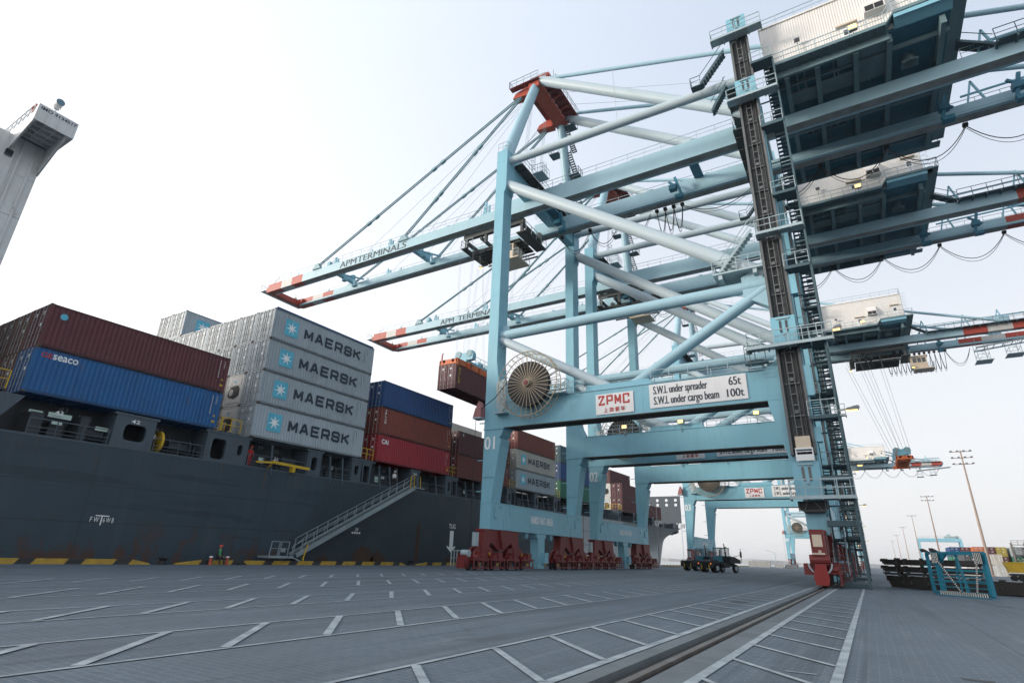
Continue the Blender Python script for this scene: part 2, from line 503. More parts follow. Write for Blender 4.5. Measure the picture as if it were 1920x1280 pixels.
# kerb blocks along the quay edge, yellow and black
m_ky = mat('kerb yellow', (.38,.245,.022), .6, dirt=.75, dirt_col=(.16,.10,.03), scale=2, streak=.2)
m_kb = mat('kerb black', (.022,.023,.025), .7, dirt=.4, streak=.1)
def kerb(y0, y1, label, taper0=True, taper1=True):
    b = MB(); y = y0; i = 0; KH = .30
    x0, x1 = -40.2, -39.85
    sl = .24                       # slant of the stripes
    ends = .55
    ys = []
    while y < y1-.3:
        w_ = rnd.uniform(1.5, 1.75) if i % 2 == 0 else rnd.uniform(.75, .95)
        ys.append((y, min(y+w_, y1), i % 2)); y += w_; i += 1
    for a, c, bl in ys:
        la = 0 if a == y0 else sl; lc = 0 if c >= y1 else sl
        za = zb = KH
        ta, tc_ = a+la, c+lc
        if a == y0 and taper0: za = .08
        if c >= y1 and taper1: zb = .08; tc_ = c
        vs = [(x0,a,0),(x1,a,0),(x1,c,0),(x0,c,0),(x0+.02,ta,za),(x1-.06,ta,za),(x1-.06,tc_,zb),(x0+.02,tc_,zb)]
        b.raw(vs, [(0,3,2,1),(4,5,6,7),(0,1,5,4),(1,2,6,5),(2,3,7,6),(3,0,4,7)], bl)
    o = b.build('quay_kerb', [m_ky, m_kb], origin=(-40.0,(y0+y1)/2,0))
    tag(o, label, 'kerb', 'yellow and black kerbs along the quay edge')
kerb(-20, 21.0, 'yellow and black striped kerb at the left end below the stacked maroon and blue containers')
kerb(22.7, 45.8, 'long yellow and black striped kerb beneath the gangway')
kerb(47.4, 66.0, 'yellow and black striped kerb running behind the nearest red crane bogies', True, False)
kerb(67.5, 300, 'far yellow and black kerb stretching past the bow of the ship')

# mooring bollards in the gaps
def bollard(y, label):
    b = MB()
    b.lathe((-39.95,y,0), 'z', [(.34,0),(.34,.05),(.2,.09),(.17,.26),(.27,.33),(.30,.40),(.22,.47),(.05,.50)], 16)
    b.bar((-40.15,y,.36), (-39.6,y,.40), .16, .12)
    o = b.build('mooring_bollard', m_black, smooth=True, origin=(-39.95,y,0))
    tag(o, label, 'bollard', 'mooring bollards on the quay edge')
bollard(21.85, 'black mooring bollard in the kerb gap left of the seated person')
bollard(46.6, 'black mooring bollard in the kerb gap right of the gangway')
# ================================================================== container ship
SX = -41.3                       # plane of the ship's side
CX = SX-16.1                     # centre line
TRIM = .0125
def deckz(y): return 7.0 + TRIM*(y-11.7)
def basez(y): return 9.45 + .0105*(y-11.7)

def hull_mat():
    M = bpy.data.materials.new('hull paint'); M.use_nodes = True
    nt = M.node_tree; N, L = nt.nodes, nt.links; P = N['Principled BSDF']
    P.inputs['Roughness'].default_value = .5; P.inputs['Specular IOR Level'].default_value = .35
    tc = N.new('ShaderNodeTexCoord')
    def noise(st, s, d=5, r=.6, off=(0,0,0)):
        m = N.new('ShaderNodeMapping'); m.inputs['Scale'].default_value = st; m.inputs['Location'].default_value = off
        L.new(tc.outputs['Object'], m.inputs[0])
        n = N.new('ShaderNodeTexNoise'); n.inputs['Scale'].default_value = s; n.inputs['Detail'].default_value = d; n.inputs['Roughness'].default_value = r
        L.new(m.outputs[0], n.inputs['Vector']); return n.outputs['Fac']
    sep = N.new('ShaderNodeSeparateXYZ'); L.new(tc.outputs['Object'], sep.inputs[0])
    def rng(src, a, b, c=0, d=1):
        r = N.new('ShaderNodeMapRange')
        for i, x in enumerate((a, b, c, d)): r.inputs[i+1].default_value = x
        L.new(src, r.inputs[0]); return r.outputs[0]
    def mul(a, b):
        x = N.new('ShaderNodeMath'); x.operation = 'MULTIPLY'; L.new(a, x.inputs[0])
        if isinstance(b, float): x.inputs[1].default_value = b
        else: L.new(b, x.inputs[1])
        return x.outputs[0]
    cur = None
    base = (.028,.052,.073)
    def mix(fac, c):
        nonlocal cur
        x = N.new('ShaderNodeMix'); x.data_type = 'RGBA'; L.new(fac, x.inputs[0])
        if cur is None: x.inputs[6].default_value = (*base, 1)
        else: L.new(cur, x.inputs[6])
        x.inputs[7].default_value = (*c, 1); cur = x.outputs[2]
    z, y = sep.outputs['Z'], sep.outputs['Y']
    mix(rng(noise((1,1,1), .25), .40, .70, 0, .55), (.024,.041,.058))
    mix(rng(noise((1,.12,1.2), .9), .55, .66, 0, .55), (.020,.033,.046))        # touched-up darker paint
    mix(rng(noise((1,.10,1.6), .55, 3, .5, (0,3,0)), .60, .63, 0, .6), (.016,.028,.040))  # long smears
    mix(rng(noise((1,1.2,.15), 1.1, 4), .52, .75, 0, .5), (.050,.070,.086))     # vertical runs
    low = rng(z, 3.2, 0.2)
    mix(mul(rng(noise((1,.8,.5), .9, 7, .72), .50, .58), mul(low, .95)), (.066,.031,.020))   # rust low down
    mix(mul(rng(noise((1,2.4,.25), 1.2, 6, .7, (0,11,0)), .585, .64), mul(rng(z, 7.8, 4.5, 1, 0), .9)), (.10,.050,.028))  # rust under the sheer
    mix(mul(rng(noise((1,1,1), 2.6, 6, .8), .70, .74), .7), (.16,.15,.14))      # scuffs
    mix(mul(rng(noise((1,.5,3), 1.7, 6, .75, (0,5,2)), .66, .69), mul(low, .8)), (.22,.20,.18))
    L.new(cur, P.inputs['Base Color'])
    b = N.new('ShaderNodeBump'); b.inputs['Strength'].default_value = .45; b.inputs['Distance'].default_value = .05
    wv = N.new('ShaderNodeTexWave'); wv.bands_direction = 'Y'; wv.inputs['Scale'].default_value = .36; wv.inputs['Distortion'].default_value = 1.2; wv.inputs['Detail'].default_value = 1.0
    L.new(tc.outputs['Object'], wv.inputs['Vector'])
    ad = N.new('ShaderNodeMath'); ad.operation = 'MULTIPLY_ADD'; L.new(wv.outputs['Fac'], ad.inputs[0]); ad.inputs[1].default_value = .22
    L.new(noise((1,1,1), .45, 2), ad.inputs[2]); L.new(ad.outputs[0], b.inputs['Height']); L.new(b.outputs[0], P.inputs['Normal'])
    return M
m_hull = hull_mat()
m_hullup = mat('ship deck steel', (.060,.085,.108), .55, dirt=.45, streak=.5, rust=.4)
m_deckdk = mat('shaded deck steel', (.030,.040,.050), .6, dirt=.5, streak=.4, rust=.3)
m_seam = mat('hull seam', (.022,.028,.034), .6, dirt=0, streak=0)
m_bow = mat('bow plating', (.40,.43,.45), .5, dirt=.35, streak=.45)
m_swhite = mat('ship white', (.62,.64,.65), .5, dirt=.3, streak=.55, dirt_col=(.40,.36,.31), rust=.45)

ship = thing('container_ship', (CX, 60, 0), 'large dark grey container ship moored along the quay with stacked containers on deck', 'ship')

# hull: lofted sections
st = [(-70,16.1,16.1),(0,16.1,16.1),(60,16.1,16.1),(88,16.1,16.1),(112,16.1,15.0),(126,16.0,13.0),(140,15.7,10.0),(152,15.0,7.2),(162,14.1,4.9),(171,12.0,2.9),(179,9.0,1.2),(185,6.7,.25),(192,4.4,.15),(199,2.6,.12),(206,1.3,.1),(212,.4,.1)]
def stem_z(y):
    return -3 if y < 185.5 else 5.2 + (y-185)/27*8.2
def sheer(y):
    return deckz(y) + (0 if y < 140 else ((y-140)/72)**1.6*4.0)
h = MB(); NZ = 14
rows = []
for (y, dh, wh) in st:
    z1 = sheer(y); z0 = min(stem_z(y), z1-.1)
    for sgn in (1,):
        rr = []
        for i in range(NZ+1):
            t = i/NZ; z = z0 + (z1-z0)*t
            tt = max(0, (z-3.0)/(z1-3.0)) if y < 185.5 else t
            half = wh + (dh-wh)*tt**1.7
            rr.append((half, z))
        rows.append((y, rr))
for k_ in range(len(rows)-1):
    (ya, ra), (yb, rb) = rows[k_], rows[k_+1]
    mi = 0 if yb <= 88 else 1
    for i in range(NZ):
        for sg in (1, -1):
            h.face([(CX+sg*ra[i][0],ya,ra[i][1]), (CX+sg*rb[i][0],yb,rb[i][1]), (CX+sg*rb[i+1][0],yb,rb[i+1][1]), (CX+sg*ra[i+1][0],ya,ra[i+1][1])], mi)
    h.face([(CX+ra[NZ][0],ya,ra[NZ][1]-.02),(CX-ra[NZ][0],ya,ra[NZ][1]-.02),(CX-rb[NZ][0],yb,rb[NZ][1]-.02),(CX+rb[NZ][0],yb,rb[NZ][1]-.02)], 0)
h.face([(CX+r_[0],-70,r_[1]) for r_ in rows[0][1]] + [(CX-r_[0],-70,r_[1]) for r_ in reversed(rows[0][1])], 0)
h.build('hull', [m_hull, m_bow], ship, smooth=True)
# bow bulwark plates rising above the forecastle deck
b = MB()
def half_at(y):
    for k_ in range(len(st)-1):
        if st[k_][0] <= y <= st[k_+1][0]:
            t = (y-st[k_][0])/(st[k_+1][0]-st[k_][0]); return st[k_][1]*(1-t)+st[k_+1][1]*t
    return .3
ys = [183,188,192,196,200,204,208,212]
for i in range(len(ys)-1):
    ya, yb = ys[i], ys[i+1]
    ta = min(1, (ya-183)/5); tb = min(1, (yb-183)/5)
    for sg in (1, -1):
        xa, xb = CX+sg*half_at(ya), CX+sg*half_at(yb)
        za, zb = sheer(ya), sheer(yb)
        ha, hb = 3.4*ta, 3.4*tb
        o_ = .35*sg
        b.face([(xa,ya,za),(xb,yb,zb),(xb+o_,yb+.8,zb+hb),(xa+o_,ya+.8,za+ha)])
        b.face([(xa-.12*sg,ya,za),(xb-.12*sg,yb,zb),(xb+o_-.12*sg,yb+.8,zb+hb),(xa+o_-.12*sg,ya+.8,za+ha)])
        b.face([(xa+o_,ya+.8,za+ha),(xb+o_,yb+.8,zb+hb),(xb+o_-.12*sg,yb+.8,zb+hb),(xa+o_-.12*sg,ya+.8,za+ha)])
b.build('bow_bulwark', m_bow, ship)
b = MB()
b.box(CX+8.6, CX+9.5, 193, 194.5, 8.5, 9.3); b.tube((CX+9.0,193.8,9.2),(CX+8.6,193.8,10.6),.25)
b.bar((CX+8.9,193.4,8.4),(CX+8.9,195.2,7.9),.3,.3); b.bar((CX+9.2,195,8.3),(CX+9.2,194.6,7.2),.25,.25)
b.build('anchor', m_black, ship)
# breakwater with two rows of round holes
def holed_wall(mb, x0, x1, y, z0, z1, cols, rows_, r, th=.12, n=12):
    dx, dz = (x1-x0)/cols, (z1-z0)/rows_
    for a in range(cols):
        for c in range(rows_):
            cx, cz = x0+(a+.5)*dx, z0+(c+.5)*dz
            out, inn = [], []
            for i in range(n):
                t = 2*pi*(i+.5)/n
                ux, uz = cos(t), sin(t)
                s_ = min((dx/2)/max(abs(ux),1e-6), (dz/2)/max(abs(uz),1e-6))
                out.append((cx+ux*s_, cz+uz*s_)); inn.append((cx+ux*r, cz+uz*r))
            for i in range(n):
                j = (i+1) % n
                for yy in (y, y+th):
                    mb.face([(out[i][0],yy,out[i][1]),(out[j][0],yy,out[j][1]),(inn[j][0],yy,inn[j][1]),(inn[i][0],yy,inn[i][1])])
                # corners of the cell
                if (abs(abs(out[i][0]-cx)-dx/2) < 1e-6) != (abs(abs(out[j][0]-cx)-dx/2) < 1e-6):
                    cr = (cx+math.copysign(dx/2, out[i][0]-cx), cz+math.copysign(dz/2, out[i][1]-cz))
                    for yy in (y, y+th):
                        mb.face([(out[i][0],yy,out[i][1]),(cr[0],yy,cr[1]),(out[j][0],yy,out[j][1])])
                mb.face([(inn[i][0],y,inn[i][1]),(inn[j][0],y,inn[j][1]),(inn[j][0],y+th,inn[j][1]),(inn[i][0],y+th,inn[i][1])])
b = MB()
BWY = 163
holed_wall(b, CX-14.3, CX+14.3, BWY, 15.3, 17.9, 11, 2, .42)
b.box(CX-14.3, CX+14.3, BWY, BWY+.12, 17.9, 18.35); b.box(CX-14.3, CX+14.3, BWY, BWY+.12, 11.0, 15.3)
for i in range(9):
    x = CX-12+i*3
    b.prism([(BWY+.12,9.0),(BWY+3.2,9.0),(BWY+.12,17.5)], 'x', x-.06, x+.06)
b.build('breakwater', mat('breakwater grey', (.075,.095,.115), .55, dirt=.3, streak=.4), ship)
b = MB()
for x, y, z1 in ((CX+9.5,172,13.5),(CX+7,178,12.5),(CX+11,168,12.2),(CX+4,180,13.0)):
    b.lathe((x,y,8.5),'z',[(.6,0),(.6,1.4),(.9,1.5),(.9,1.8),(.3,2.0),(.3,z1-8.5)],10); b.cut()
b.box(CX+6, CX+11, 169, 171.5, 8.8, 11.2); b.cut()
b.rail([(CX+13.2,166,sheer(166)),(CX+11.8,175,sheer(175)),(CX+9.6,184,sheer(184))], 1.1, 1.8, .03)
b.build_all('foredeck_machinery', m_hullup, ship, smooth=True)

# plate seams on the side
b = MB()
X0 = SX+.004
for za in (4.55, 2.3):
    n = 60
    for i in range(n):
        ya, yb = -20+i*2, -18+i*2
        b.face([(X0,ya,za+TRIM*(ya-12)),(X0,yb,za+TRIM*(yb-12)),(X0,yb,za+.05+TRIM*(yb-12)),(X0,ya,za+.05+TRIM*(ya-12))])
for ya in (8.6,17.0,29.7,31.2,35.4,37.3,52.2,61.8,71,80.5,88.5):
    b.face([(X0,ya,-3),(X0,ya+.04,-3),(X0,ya+.04,deckz(ya)),(X0,ya,deckz(ya))])
b.build('plate_seams', m_seam, ship)
# repainted area of the side, edged by a long curve
m_hullrep = mat('repainted hull', (.022,.037,.050), .55, dirt=.5, dirt_col=(.040,.056,.070), scale=.4, streak=.4, rust=.25)
b = MB()
cur_ = [(31.2,.4),(33.2,2.6),(34.6,4.3),(35.4,5.8),(35.8,7.28)]
poly = [(SX+.006,y,z) for y, z in cur_] + [(SX+.006,y,deckz(y)-.02) for y in (40,46,52,60)] + [(SX+.006,y,z) for y, z in ((60.3,5.0),(60.2,2.0))] + [(SX+.006,y,z) for y, z in ((60,-.5),(32.5,-.5))]
b.face(poly)
b.build('repainted_patch', m_hullrep, ship)
# draught marks and tug mark
b = MB()
UY, UZ = (0,1,0), (0,0,1)
X1 = SX+.012
add_text(b, 'F W', (X1,17.50,2.42), UY, UZ, .50, .30); add_text(b, '6 W B', (X1,18.24,2.42), UY, UZ, .62, .30)
b.face([(X1,17.75,2.78),(X1,18.55,2.78),(X1,18.55,2.84),(X1,17.75,2.84)])
b.face([(X1,18.10,2.25),(X1,18.17,2.25),(X1,18.17,2.78),(X1,18.10,2.78)])
b.cut(); add_text(b, 'TUG', (X1,54.4,3.95), UY, UZ, 1.25, .52, bold=.01)
b.face([(X1,54.65,1.9),(X1,55.35,1.9),(X1,55.35,3.72),(X1,54.65,3.72)])
b.face([(X1,54.2,1.9),(X1,55.8,1.9),(X1,55.0,1.35)])
b.face([(X1,54.2,1.9),(X1,54.2,2.1),(X1,54.65,1.9)]); b.face([(X1,55.8,1.9),(X1,55.35,1.9),(X1,55.8,2.1)])
b.cut(); add_text(b, '28', (X1,39.75,2.98), UY, UZ, .45, .28)
for i in range(4):
    b.face([(X1,39.4+i*.3,2.72),(X1,39.6+i*.3,2.72),(X1,39.6+i*.3,2.88),(X1,39.4+i*.3,2.88)])
b.build_all('hull_marks', m_letw, ship)
# brown rust block streak near the tug mark
b = MB()
b.face([(SX+.009,48.6,.3),(SX+.009,49.4,.3),(SX+.009,49.2,4.2),(SX+.009,48.75,4.35)]); b.cut()
r5 = random.Random(5)
for (y0_, y1_, z_) in ((39.9,42.6,1.7),(42.3,44.3,1.25),(35.6,37.0,.8),(53.9,55.6,.9)):
    n_ = 26
    top = [(y0_+(y1_-y0_)*i/n_, z_*(.55+.45*sin(pi*i/n_))+r5.uniform(-.28,.22)) for i in range(n_+1)]
    for i in range(n_):
        b.face([(SX+.009,top[i][0],-.4),(SX+.009,top[i+1][0],-.4),(SX+.009,*top[i+1]),(SX+.009,*top[i])])
    b.cut()
b.build_all('rust_stain', mat('rust stain', (.065,.032,.022), .8, dirt=.7, dirt_col=(.026,.026,.028), scale=1.6, streak=.6), ship)

# working passage below the containers: coaming wall, deck edge strip, roof pieces
b = MB()
XI = SX-2.3
y = -20
while y < 140:
    yb = y+5
    b.face([(XI,y,deckz(y)-.4),(XI,yb,deckz(yb)-.4),(XI,yb,basez(yb)-.02),(XI,y,basez(y)-.02)])
    b.face([(XI,y,basez(y)-.03),(XI,yb,basez(yb)-.03),(CX-16,yb,basez(yb)-.03),(CX-16,y,basez(y)-.03)])
    b.face([(CX-15.6,y-5,deckz(y)-.4),(CX-15.6,y,deckz(y)-.4),(CX-15.6,y,basez(y)-.15),(CX-15.6,y-5,basez(y)-.15)]) if y > -19 else None  # unseen port wall, added to block sun shining through under the containers
    y = yb
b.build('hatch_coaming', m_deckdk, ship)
# edge coaming of the hull top
b = MB(); y = -20
while y < 140:
    b.bar((SX-.06,y,deckz(y)+.05), (SX-.06,y+5,deckz(y+5)+.05), .16, .12)
    y += 5
b.build('deck_edge', m_hullup, ship)

def rrect(cy, cz, w_, hgt, r, n=4):
    """rounded rectangle outline in (y, z)"""
    out = []
    for sy, sz, a0 in ((1,1,0),(-1,1,pi/2),(-1,-1,pi),(1,-1,3*pi/2)):
        for i in range(n+1):
            t = a0+(pi/2)*i/n
            out.append((cy+sy*(w_/2-r)+r*cos(t), cz+sz*(hgt/2-r)+r*sin(t)))
    return out
def holed_plate(mb, ya, yb, z0a, z1a, holes, xa, xb):
    """plate in the y-z plane between xa and xb with rounded openings; holes sorted along y: (cy, cz, w, h, r)"""
    cuts = [ya] + [ (holes[i][0]+holes[i][2]/2 + holes[i+1][0]-holes[i+1][2]/2)/2 for i in range(len(holes)-1)] + [yb]
    for i, (cy, cz, w_, hgt, r) in enumerate(holes):
        a, c = cuts[i], cuts[i+1]
        inn = rrect(cy, cz, w_, hgt, r)
        n = len(inn)
        out = []
        for (py, pz) in inn:
            dy, dz = py-cy, pz-cz
            fy = ((c-cy) if dy > 0 else (cy-a))/max(abs(dy), 1e-6)
            fz = ((z1a-cz) if dz > 0 else (cz-z0a))/max(abs(dz), 1e-6)
            f_ = min(fy, fz); out.append((cy+dy*f_, cz+dz*f_))
        for q in range(n):
            j = (q+1) % n
            for xx in (xa, xb):
                mb.face([(xx,*out[q]),(xx,*out[j]),(xx,*inn[j]),(xx,*inn[q])])
            e1 = abs(out[q][0]-a) < 1e-5 or abs(out[q][0]-c) < 1e-5
            e2 = abs(out[j][0]-a) < 1e-5 or abs(out[j][0]-c) < 1e-5
            if e1 != e2:
                cr = (a if out[q][0] < cy else c, z0a if out[q][1] < cz else z1a)
                for xx in (xa, xb): mb.face([(xx,*out[q]),(xx,*cr),(xx,*out[j])])
            mb.face([(xa,*inn[q]),(xa,*inn[j]),(xb,*inn[j]),(xb,*inn[q])])
    for yy in (ya, yb):
        mb.face([(xa,yy,z0a),(xb,yy,z0a),(xb,yy,z1a),(xa,yy,z1a)])
    mb.face([(xa,ya,z1a),(xb,ya,z1a),(xb,yb,z1a),(xa,yb,z1a)])
def pillar(ya, yb, holes, label=None, num=None):
    b = MB(); zm = (ya+yb)/2
    z0, z1 = deckz(zm)-.02, basez(zm)-.28
    hs = [(ya+fy*(yb-ya), z0+fz*(z1-z0), w_, hh*(z1-z0), r) for fy, fz, w_, hh, r in holes]
    if hs: holed_plate(b, ya, yb, z0, z1, hs, SX-.28, SX-.02)
    else: b.box(SX-.28, SX-.02, ya, yb, z0, z1)
    b.box(SX-1.2, SX+.02, ya-.15, yb+.15, z1, z1+.16)
    for yy in (ya+.05, yb-.05): b.box(SX-2.3, SX-.28, yy-.06, yy+.06, z0, z1)
    p = b.build('deck_pillar', m_hullup, ship)
    if num:
        t = MB(); add_text(t, num, (SX+.0, zm-.35, z1-.42), UY, UZ, .55, .24, bold=.01)
        t.build('frame_number', m_letw, p)
    return p
b = MB()      # leaning plain pillar at the aft end of the stack
b.prism([(9.75,deckz(10)),(11.0,deckz(11)),(12.3,basez(12)-.25),(10.9,basez(11)-.25)], 'x', SX-.5, SX-.02)
b.build('deck_pillar', m_hullup, ship)
pillar(17.35, 19.95, [(.52,.52,1.4,.50,.32)], num='42')
pillar(23.7, 27.25, [(.30,.47,1.15,.70,.28),(.80,.56,.42,.38,.2)])
pillar(33.1, 34.7, [(.5,.52,.62,.56,.30)])
pillar(38.4, 41.3, [(.22,.55,.5,.42,.24),(.68,.46,.8,.74,.06)])
pillar(47.0, 48.4, [(.5,.5,.5,.55,.24)], num='34')
pillar(53.2, 55.6, [(.28,.52,.42,.5,.2),(.74,.48,.7,.78,.05)])
pillar(60.6, 61.8, [(.5,.5,.5,.55,.24)])
pillar(67.0, 69.4, [(.28,.52,.42,.5,.2),(.74,.48,.7,.78,.05)])
pillar(74.9, 76.1, [(.5,.5,.5,.55,.24)])
pillar(81.2, 83.6, [(.28,.52,.42,.5,.2),(.74,.48,.7,.78,.05)])
pillar(89.2, 90.4, [(.5,.5,.5,.55,.24)])
pillar(95.4, 97.8, [(.28,.52,.42,.5,.2),(.74,.48,.7,.78,.05)])
pillar(109.4, 111.8, [(.28,.52,.42,.5,.2),(.74,.48,.7,.78,.05)])
pillar(118.2, 119.3, [(.5,.5,.45,.55,.22)]); pillar(125.4, 126.6, [(.5,.5,.45,.55,.22)]); pillar(131, 132.2, [(.5,.5,.45,.55,.22)])
# side railing and leaning stanchions between pillars
b = MB()
spans = [(12.9,17.2),(20.1,23.6),(27.4,33.0),(34.9,38.3),(41.5,45.0),(48.6,53.0),(55.8,60.5),(62,66.9),(69.6,74.8),(76.3,81.0),(83.8,89.0),(90.6,95.2),(98,109.2),(112,118),(120,131)]
for a, c in spans:
    b.rail([(SX-.1,a,deckz(a)),(SX-.1,c,deckz(c))], 1.05, 1.5, .025)
    b.bar((SX-.1,a,deckz(a)+.3),(SX-.1,c,deckz(c)+.3),.035)
    b.cut()
b.build_all('side_railing', m_hullup, ship)
b = MB()
for yy in (29.6, 35.9, 37.4, 42.4, 43.9, 45.0, 51.6, 57.5, 59.2, 63.6, 65.2, 71.6, 73.2, 78, 79.6):
    z0 = deckz(yy)
    b.bar((SX+.02,yy,z0-.35),(SX-.35,yy,z0+1.9),.14,.14)
    b.box(SX-.42,SX-.28,yy-.09,yy+.09,z0+1.8,z0+2.1); b.cut()
b.build_all('lashing_stanchion', m_hullup, ship)
# machinery seen in the passage
b = MB()
for (a, c, z0, z1, dx) in ((13.0,13.7,0,1.5,1.6),(14.2,15.0,0,1.1,1.2),(15.6,16.1,0,1.7,1.7),(28.0,29.0,0,1.0,1.2),(31.0,32.4,0,1.3,1.5),(36.2,37.0,0,.9,1.2),(42.0,42.7,0,1.2,1.2),(49.6,50.6,0,1.1,1.4),(56.4,57.2,0,1.4,1.5),(63,64.2,0,1.3,1.5),(71,72,0,1.3,1.5),(78,78.8,0,1.2,1.4),(86,87,0,1.5,1.5),(92,93,0,1.4,1.4)):
    zz = deckz(a); b.box(SX-2.2, SX-2.2+dx, a, c, zz+z0, zz+z1); b.cut()
b.tube((SX-1.2,15.8,deckz(16)+.75),(SX-1.2,17.2,deckz(16)+.75),.42,14); b.cut()
b.lathe((SX-1.1,21.3,deckz(21)+.75),'y',[(.72,-.02),(.72,.06),(.35,.1),(.35,1.5),(.72,1.52),(.72,1.6)],16)
for yy in (20.6, 23.2): b.box(SX-1.7,SX-.6,yy,yy+.12,deckz(yy),deckz(yy)+.9)
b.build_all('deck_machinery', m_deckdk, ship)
b = MB()   # yellow half drum and yellow telescopic beam, yellow lashing rails
b.lathe((SX-.75,20.55,deckz(21)+.85),'y',[(.8,0),(.8,.14)],16); b.build('yellow_drum', m_yellow, ship); b = MB()
z0 = deckz(30)
b.bar((SX+.35,27.9,z0+.42),(SX+.35,29.8,z0+.62),.12,.14); b.bar((SX+.3,29.4,z0+.62),(SX+.3,33.2,z0+.55),.14,.22)
b.bar((SX+.2,29.5,z0+.5),(SX-.4,29.5,z0+.1),.1,.1); b.box(SX,SX+.4,31.4,31.7,z0+.05,z0+.5)
b.build('yellow_boom_rest', m_yellow, ship)
def cross_rail(ya, w_=1.7):
    b = MB(); z = basez(ya)
    for xx in (SX-.15, SX-2.4, SX-4.9): 
        b.rail([(xx,ya,z),(xx,ya+w_,z)], 1.05, .8, .028)
    b.rail([(SX-.15,ya+.1,z),(SX-9,ya+.1,z)], 1.05, 1.2, .028)
    b.build('lashing_walkway_rail', m_yellow, ship)
    d = MB(); d.box(SX-28, SX-.1, ya, ya+w_, z-.14, z-.02)
    d.build('lashing_walkway', m_deckdk, ship)
for yy in (9.6, 24.6, 39.4, 53.7, 67.7, 81.8, 95.8, 110): cross_rail(yy)
# white notices, numbers
b = MB()
for yy, dz, w_, hh in ((12.9,1.45,.7,.16),(13.9,1.35,1.25,.3),(14.2,.95,.55,.22),(16.6,1.0,.75,.25),(26.0,.25,.5,.6),(28.8,.55,.5,.45),(41.2,.55,.35,.5),(42.3,.45,.5,.55),(56.5,.6,.35,.5),(57.8,.65,.6,.4),(63.9,.6,.5,.4)):
    z = deckz(yy)+dz; b.box(SX-.75, SX-.72, yy, yy+w_, z, z+hh); b.cut()
b.build_all('safety_notice', mat('pale notice', (.50,.66,.60), .6, dirt=.2), ship)
b = MB()
XN = XI+.01
for yy, s_, dz in ((14.9,'43',2.05),(16.1,'11S',1.75),(21.0,'41',1.85),(29.6,'39',1.9),(31.0,'10S',1.8),(36.0,'37',1.8),(43.2,'35',1.8),(44.9,'36',1.8)):
    add_text(b, s_, (XN,yy,deckz(yy)+dz), UY, UZ, .5 if len(s_) == 2 else .75, .3); b.cut()
b.build_all('coaming_number', mat('faint number', (.25,.27,.28), .6, dirt=.4), ship)
b = MB()
for yy, s_, dz in ((14.15,'43',1.55),(19.9,'42',1.1),(30.1,'39',.95),(36.1,'37',1.0),(43.0,'18',.9)):
    add_text(b, s_, (SX-.5,yy,deckz(yy)+dz), UY, UZ, .42, .22, bold=.015)
    b.box(SX-.56,SX-.51,yy-.05,yy+.47,deckz(yy)+dz-.05,deckz(yy)+dz+.0); b.cut()
b.build_all('frame_number', m_letw, ship)

# superstructure and bridge wing
WX = -44.4
b = MB()
b.box(CX-13.5, WX, -14, 9.7, 6.8, 26.45)
for zz in (11.5, 15.0, 17.9, 20.9, 23.8): b.box(WX, WX+.03, -14, 9.7, zz, zz+.05)
for yy in (2.0, 5.2, 7.6, 8.45, 9.15): b.box(WX, WX+.10, yy, yy+(.65 if yy == 7.6 else .12), 6.8, 26.3)
b.build('superstructure', m_swhite, ship)
b = MB()
b.prism(rrect(7.93,24.98,.42,.55,.10), 'x', WX+.101, WX+.125)
b.build('wall_window', m_glass, ship)
WZ0, WZ1 = 26.40, 27.66
b = MB()
b.box(SX-.10, SX, 7.8, 10.02, WZ0, WZ1)                                  # outboard screen
b.box(WX-6, SX-.10, 9.92, 10.02, WZ0, WZ1)                               # forward screen
b.prism([(SX-.10,26.3),(SX-.10,WZ1),(SX-.5,27.6),(SX-1.0,27.15),(WX-6,27.15),(WX-6,24.9),(-45.45,25.1),(-43.96,25.37),(-42.4,25.95)], 'y', 7.8, 7.9)   # after web, curved below
b.box(WX-6, SX-.1, 7.9, 9.92, WZ0+.30, WZ0+.40)                          # floor
b.box(WX-6, SX-.1, 7.9, 8.02, WZ0+.02, WZ0+.30); b.box(WX-6, SX-.1, 9.6, 9.92, WZ0+.02, WZ0+.30)
for i in range(5): b.box(SX-.75-i*.72, SX-.65-i*.72, 8.02, 9.6, WZ0+.05, WZ0+.30)
for yy in (8.5, 9.1): b.box(WX, SX-.2, yy, yy+.06, WZ0+.1, WZ0+.30)
b.prism([(SX-.1,WZ0),(WX,WZ0),(WX,WZ0-2.1)], 'y', 9.62, 9.74)              # bracket
w_ = b.build('bridge_wing', m_swhite, ship)
b = MB(); add_text(b, 'IMO 9134517', (SX+.006,7.95,WZ1-.37), UY, UZ, 2.0, .24, bold=.03)
b.build('registry_lettering', m_ink, w_)
b = MB(); b.rail([(SX-1.1,7.85,27.15),(WX-6,7.85,27.15)], 1.0, .7, .03)
b.build('wing_rail', m_swhite, w_)
b = MB()
b.tube((SX-.5,8.75,WZ1),(SX-.5,8.75,WZ1+.55),.035); b.lathe((SX-.5,8.75,WZ1+.5),'z',[(.16,0),(.16,.06)],12)
b.bar((SX-.5,8.60,WZ1+.55),(SX-.5,8.60,WZ1+.95),.03); b.bar((SX-.5,8.95,WZ1+.55),(SX-.5,8.95,WZ1+.95),.03)
sl_ = b.build('searchlight', m_swhite, ship, smooth=True)
b = MB(); b.lathe((SX-.85,8.77,WZ1+.98),'x',[(.20,0),(.25,.08),(.25,.62)],18); b.build('lamp_barrel', m_swhite, sl_, smooth=True)
b = MB(); b.lathe((SX-.23,8.77,WZ1+.98),'x',[(.235,.005),(.235,.02),(.1,.04)],18); b.build('lamp_lens', mat('lens', (.12,.22,.28), .1, dirt=0, streak=0), sl_)
b = MB()
